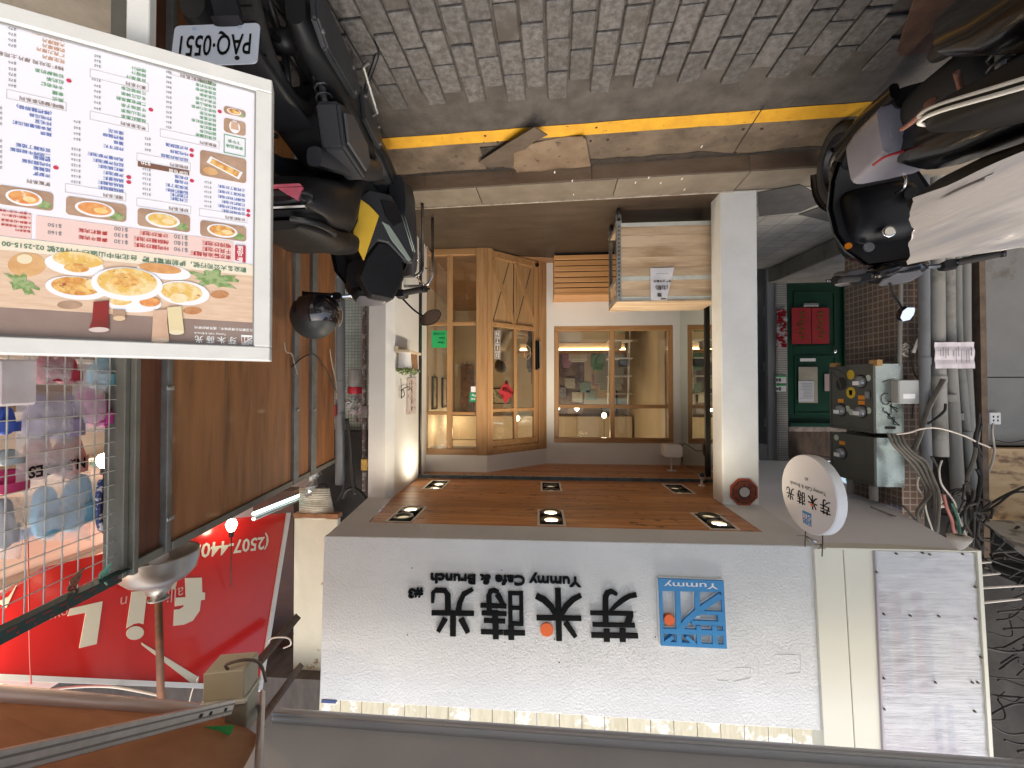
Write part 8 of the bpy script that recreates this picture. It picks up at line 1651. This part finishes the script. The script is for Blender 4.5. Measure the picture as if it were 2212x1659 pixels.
# side panels of the yellow scooter, on the slanting flank of its leg shield
zq = zf(866,0,1.109)
FPo = at_d(*zq(600,900),2.20); FP = Plane(FPo, (Rt*-.80+Fh*.60)*-1, (0,0,1)); FM = FP.M()
def fpan(pts, z0, z1, m, nm, bev=.004): MB(FM).prism([FP.uv(*zq(*p)) for p in pts], z0, z1).build(nm, m, s2, bevel=bev)
fpan([(598,866),(650,826),(748,850),(778,905),(812,985),(852,1125),(838,1150),(800,1130),(735,1060),(690,1050),(632,1120),(688,945)],-.05,.0,gray_plastic,'flank_panel',.008)
fpan([(700,872),(765,884),(800,965),(756,990),(722,945)],.0005,.007,gloss_black,'vent_panel')
fpan([(705,968),(738,985),(772,1035),(834,1135),(822,1142),(748,1050)],.0005,.008,drl,'light_strip',.002)
fpan([(602,866),(650,900),(692,945),(664,1030),(626,1140),(606,1100),(578,1012),(600,965),(600,935),(592,915)],.001,.014,yellow_paint,'yellow_panel',.003)
for k in range(2): MB(FM).tube([list(FP.uv(*zq(792+k*14,940+k*6)))+[.004], list(FP.uv(*zq(842+k*8,1098+k*4)))+[.004]], .003, 6).build('trim_line', drl, s2)
fpan([(640,1120),(695,1048),(740,1058),(800,1128),(812,1210),(760,1310),(660,1290),(610,1200)],-.10,-.012,black_plastic,'dash_panel',.012)
# things carried by the scooters
# gray pouch on the footboard of the black scooter
pouchm = mat('gray_clear_pouch', (.20,.195,.225), .35, 0, (.25,.245,.275), ns=3, bump=.3, bs=14, bd=.01, coat=.2)
po = thing('storage_pouch', 'lilac gray plastic pouch with red cord hung on the black scooter', 'pouch', (M1@V((.06,.06,.45))).to_tuple())
MP = M1@Matrix.Translation((-.03,-.14,-.10))
MB(MP).loft([(.09,.05,.50,.10,.10),(.09,.08,.51,.15,.125),(.09,.24,.53,.17,.13),(.10,.30,.54,.16,.12)], 20, 6).build('pouch_body', pouchm, po, smooth=40)
MB(MP).box((.085,.035,.40),(.090,.051,.60)).build('seam', mat('pouch_seam',(.5,.48,.52),.4), po)
MB(MP).box((.16,.062,.50),(.21,.079,.56)).build('sticker', mat('greenish_sticker',(.5,.58,.5),.5,col2=(.5,.5,.3),ns=60), po)
MB(MP).tube(smooth_path([(.05,.06,.635),(.12,.055,.62),(.15,.055,.60),(.17,.055,.635),(.24,.07,.64),(.26,.12,.645)],5), .006, 7).build('red_cord', mat('red_cord',(.30,.01,.02),.6), po)
rp_ = smooth_path([(-.06,-.10,.60),(-.05,-.02,.64),(-.01,.04,.62),(.03,.02,.60),(.0,-.03,.62),(.05,-.02,.655),(.09,.03,.64)],6)
s3p = cw(-1.50,1.37)
tag(MB(frame((s3p.x,s3p.y,.02),R(60))).tube([(x*1.2,y,z) for x,y,z in [tuple(p) for p in rp_]], .009, 7).build('hemp_rope', mat('reddish_rope',(.22,.10,.07),.9,bump=.6,bs=90)), 'reddish brown twist of rope lying under the seat piping of the black scooter', 'rope')
s3 = thing('parked_scooter','black scooter seat and body with white double piping, cut off by the photo edge','scooter',(0,0,0))
MB().loft([(0,-.90,.73,.05,.03,.4),(0,-.84,.71,.11,.07,.2),(0,-.65,.67,.155,.10),(0,-.35,.60,.165,.12),(0,-.10,.53,.15,.13),(0,.04,.46,.13,.09)], 22, 3).build('body_cowl', gloss_black, s3, smooth=45)
ss = MB().loft([(0,-.80,.98,.06,.08),(0,-.60,.96,.175,.10),(0,-.25,.83,.172,.075),(0,.00,.755,.165,.055),(0,.06,.745,.14,.040)], 22, 4).build('seat', seat_black, s3, smooth=50)
for zz,rr_ in ((.750,.0065),(.728,.0055)): MB().tube(smooth_path([(.19,-.60,zz+.27),(.185,-.25,zz+.115),(.178,-.05,zz+.025),(.172,.03,zz),(.14,.066,zz-.004),(0,.085,zz),(-.15,.068,zz),(-.172,.0,zz),(-.18,-.4,zz+.18)],6), rr_, 7).build('seat_piping', piping, ss)
wheel(-.60,.245,s3); MB().loft([(-.13,-.80,.27,.035,.06),(-.14,-.55,.275,.055,.115),(-.14,-.30,.28,.055,.085),(-.12,-.15,.30,.04,.07)], 18).build('transmission_case', black_plastic, s3, smooth=40)
MB().loft([(0,-.45,.42,.14,.12),(0,-.25,.42,.15,.14),(0,-.12,.36,.12,.12)], 16).build('underbody', black_plastic, s3)
oc_ = cw(-1.53,1.24); put(s3, (oc_.x,oc_.y,0), R(10-4), 0)
# helmet on the yellow scooter
hc = cw(1.17,2.32)+V((0,0,1.215))
hl = thing('open_face_helmet', 'black open face helmet with dark visor hanging from the right handlebar', 'helmet', hc.to_tuple())
hx_ = MB(); n1, n2 = 14, 28; HM = Matrix.Translation(hc-V((0,0,0)))@Matrix.Rotation(R(214),4,'Z')@Matrix.Rotation(R(12),4,'Y')
vs = []; 
hr_ = .135
for i in range(n1+1):
    th = R(4+118*i/n1)
    for j in range(n2): a = 6.283*j/n2; vs.append((hr_*1.08*math.sin(th)*math.cos(a), hr_*.92*math.sin(th)*math.sin(a), hr_*math.cos(th)))
fs = []
for i in range(n1):
    for j in range(n2):
        a = 360*(j+.5)/n2; a = a-360 if a > 180 else a
        if abs(a) < 62 and i > 7: continue
        fs.append((i*n2+j,i*n2+(j+1)%n2,(i+1)*n2+(j+1)%n2,(i+1)*n2+j))
fs.append(tuple(range(n2-1,-1,-1)))
hx_ = MB(HM).add(vs, fs, True).build('shell', mat('matte_helmet',(.020,.026,.028),.5,bump=.05,bs=200), hl)
MB(HM).add([(x*.94,y*.94,z*.94) for x,y,z in vs], fs, True).build('liner', mat('helmet_liner',(.012,.012,.012),.9), hl)
vv = []
for i in range(9):
    th = R(58+62*i/8)
    for j in range(13): a = R(-66+132*j/12); rr_ = hr_*(1.10+.05*math.sin(R(180*i/8))); vv.append((rr_*1.08*math.sin(th)*math.cos(a)+.012, rr_*.95*math.sin(th)*math.sin(a), rr_*math.cos(th)))
MB(HM).add(vv, [(i*13+j,i*13+j+1,(i+1)*13+j+1,(i+1)*13+j) for i in range(8) for j in range(12)], True).build('visor', mat('smoked_visor',(.015,.012,.014),.05,coat=1), hl)
for sy in (-1,1): MB(HM@Matrix.Translation((.045,sy*.125,.0))@Matrix.Rotation(R(90),4,'X')).cyl((0,0),.02,-.008,.008,14).build('visor_pivot', black_plastic, hl)
# translucent sheet at the upright-left edge of the photo
NX, NY = 44, 20; vs = []
c00, c01, c10, c11 = at_d(1968,428,1.62), at_d(1962,572,1.78), at_d(2420,235,1.02), at_d(2420,512,1.20)
random.seed(6)
for i in range(NX+1):
    for j in range(NY+1):
        s, t = i/NX, j/NY; p = c00.lerp(c01,t).lerp(c10.lerp(c11,t),s)
        f_ = .020*math.sin(t*17+s*2.2)+.012*math.sin(t*31-s*3+1)+.008*math.sin(s*9+t*4)
        f_ *= .2+.8*min(1,s*5)
        if i == 0: f_ += random.uniform(-.004,.004); p = p+(c10-c00)*(.004*math.sin(j*.9)+(.014 if 8 < j < 13 else 0))
        vs.append(p+V((-.3*f_,-.8*f_,.5*f_)))
shm = mat('milky_plastic_sheet', (.40,.38,.365), .28, 0, (.27,.275,.29), ns=2.2, nd=5, cr=(.40,.62), stretch=(.5,.5,9), coat=.3, bump=.15, bs=14, bd=.01)
mb = MB().add(vs, [(i*(NY+1)+j,i*(NY+1)+j+1,(i+1)*(NY+1)+j+1,(i+1)*(NY+1)+j) for i in range(NX) for j in range(NY)], True)
nv = len(vs)
tag(mb.build('plastic_sheet', shm), 'milky translucent plastic sheet draped over the scooter row beneath the pipes', 'plastic sheet')
# rusty plate on the road
P = [at_z(X,Y,.012) for X,Y in ((1936,106),(1945,118),(2083,97),(2110,70),(2080,-40),(1975,-10))]; n_ = len(P)
tag(MB().add(P+[p+V((0,0,.012)) for p in P], [tuple(range(n_-1,-1,-1)), tuple(range(n_,2*n_))]+[(i,(i+1)%n_,n_+(i+1)%n_,n_+i) for i in range(n_)]).build('rusty_plate', mat('rust_brown_plate',(.07,.035,.026),.6,.2,(.11,.06,.04),ns=16,bump=.3), None, bevel=.003), 'rusty brown metal plate lying on the road under the black scooter', 'plate')
# dark scooter parts next to the wheel at the bottom edge: second scooter standing behind the sheet is hidden
# ---------------------------------------------------------------- people seated inside the cafe
def person(pos, face, shirt, hairc, label, s=1.0, lean_=0):
    t = thing('person', label, 'person', pos, face, None); Mx = frame(pos, face)
    J = {'pel':(0,0,.50,.13),'bel':(0,.01,.62,.125),'che':(0,.02,.82,.14),'nec':(0,.02,.99,.055),'hea':(0,.04,1.09,.085),'top':(0,.045,1.17,.075),
         'shl':(-.17,.02,.92,.06),'ell':(-.22,.12,.70,.042),'wrl':(-.10,.32,.70,.03),'hal':(-.06,.38,.71,.028),'shr':(.17,.02,.92,.06),'elr':(.22,.12,.70,.042),'wrr':(.10,.32,.72,.03),'har':(.06,.38,.73,.028),
         'hpl':(-.10,.05,.48,.09),'knl':(-.12,.42,.47,.065),'anl':(-.12,.42,.08,.045),'tol':(-.12,.55,.04,.035),'hpr':(.10,.05,.48,.09),'knr':(.12,.42,.47,.065),'anr':(.12,.42,.08,.045),'tor':(.12,.55,.04,.035)}
    E_ = [('pel','bel'),('bel','che'),('che','nec'),('nec','hea'),('hea','top'),('che','shl'),('shl','ell'),('ell','wrl'),('wrl','hal'),('che','shr'),('shr','elr'),('elr','wrr'),('wrr','har'),('pel','hpl'),('hpl','knl'),('knl','anl'),('anl','tol'),('pel','hpr'),('hpr','knr'),('knr','anr'),('anr','tor')]
    ks = list(J); me = bpy.data.meshes.new('b'); me.from_pydata([J[k][:3] for k in ks], [(ks.index(a),ks.index(b)) for a,b in E_], []); o = bpy.data.objects.new('b', me); COL.objects.link(o)
    o.modifiers.new('s','SKIN'); 
    for i,k in enumerate(ks): d = me.skin_vertices[0].data[i]; d.radius = (J[k][3],J[k][3]*(.8 if k in ('che','bel','pel') else 1)); d.use_root = (k == 'pel')
    o.modifiers.new('u','SUBSURF').levels = 2
    m = bpy.data.meshes.new_from_object(o.evaluated_get(bpy.context.evaluated_depsgraph_get())); V_ = [v.co.copy() for v in m.vertices]; F_ = [tuple(p.vertices) for p in m.polygons]; bpy.data.objects.remove(o)
    bd = MB(Mx).add(V_, F_, True).build('body', shirt, t); skin = mat('skin', (.50,.30,.20), .6); hair = hairc
    hd2 = MB(Mx@Matrix.Translation((0,.045,1.13))).lathe([(.001,-.115),(.045,-.105),(.068,-.06),(.078,0),(.075,.05),(.055,.09),(.001,.115)], n=20).build('head', skin, t)
    MB(Mx@Matrix.Translation((0,.02,1.16))).lathe([(.06,-.08),(.088,-.03),(.090,.03),(.065,.085),(.001,.105)], n=20).build('hair', hair, t)
    MB(Mx).prism([(-.008,.118),(.008,.118),(0,.142)], 1.10, 1.135).build('nose', skin, hd2)
    for sx in (-1,1):
        MB(Mx@Matrix.Translation((sx*.027,.112,1.145))).lathe([(.001,-.008),(.009,0),(.001,.008)], n=8).build('eye', black_letter, hd2)
        hb_ = V((sx*.06,.38,.71))
        for f_ in range(4): MB(Mx).tube([hb_+V((sx*(-.02+.013*f_),.01,0)), hb_+V((sx*(-.02+.013*f_),.05+.006*(f_ in (1,2)),-.004)), hb_+V((sx*(-.02+.013*f_),.075,-.018))], [.008,.0075,.006], 6).build('finger', skin, t)
        MB(Mx).tube([hb_+V((-sx*.03,-.01,0)), hb_+V((-sx*.045,.025,.0))], [.009,.007], 6).build('thumb', skin, t)
    return t
hb1 = mat('hair_black', (.015,.012,.010), .5, bump=.3, bs=90)
p = at_y(1079,780,5.6); person((p.x,5.6,FZ+.02), R(75), mat('shirt_beige',(.45,.36,.26),.8), hb1, 'dark haired customer in beige seated inside, seen beside the boxed white letters')
tag(MB().box((p.x-.75,5.3,FZ+.68),(p.x-.25,5.9,FZ+.71)).box((p.x-.52,5.56,FZ+.01),(p.x-.48,5.62,FZ+.68)).build('cafe_table', oak_h, None, bevel=.003), 'small oak table before the beige dressed customer', 'table')
tag(MB().box((p.x-.2,5.4,FZ+.001),(p.x+.2,5.8,FZ+.42)).box((p.x+.17,5.42,FZ+.42),(p.x+.2,5.78,FZ+.85)).build('cafe_chair', oak_h, None, bevel=.006), 'oak chair carrying the beige dressed customer', 'chair')
p = at_y(1150,720,5.25); person((p.x,5.25,FZ-.22), R(20), mat('shirt_dark',(.09,.04,.035),.8), hb1, 'person in dark red top seated low behind the oak door handle')
# ---------------------------------------------------------------- across the street, seen only in glass and mirrors
ob_ = thing('opposite_building', 'gray building across the street, reflected in the cafe window', 'building', (0,-7.2,-.04))
fac = mat('opposite_facade', (.60,.58,.54), .8, 0, (.50,.49,.46), ns=1.2); dkw = mat('opposite_window', (.03,.035,.04), .1, .2)
MB().box((-9,-9.5,-.04),(9,-7.2,4.1)).build('wall', fac, ob_); MB().box((-9.1,-9.6,4.101),(9.1,-7.0,4.3)).build('parapet', fac, ob_)
for i in range(8):
    x = -8+i*2.1
    f = MB().box((x,-7.19,2.6),(x+1.4,-7.15,3.8)).build('window', mat('opposite_frame', (.5,.5,.48), .5), ob_); MB().box((x+.07,-7.149,2.67),(x+.67,-7.14,3.73)).build('pane', dkw, f); MB().box((x+.73,-7.149,2.67),(x+1.33,-7.14,3.73)).build('pane', dkw, f)
    MB().box((x,-7.18,-.03),(x+1.5,-7.13,2.3)).build('shutter', mat('opposite_shutter', (.16,.17,.18), .5, .3), ob_)
pr_ = thing('market_parasol', 'pale turquoise market parasol across the street, reflected in the cafe window', 'parasol', (-2.2,-3.2,-.04))
MB().tube([(-2.2,-3.2,-.04),(-2.2,-3.2,2.35)], .02, 8).build('pole', galv, pr_)
MB(frame((-2.2,-3.2,2.35))).lathe([(.001,0),(.4,-.10),(.8,-.22),(1.25,-.40)], n=8).build('canopy', fabric_mat('turquoise_canopy', (.45,.72,.66), .5, rough=.7), pr_)
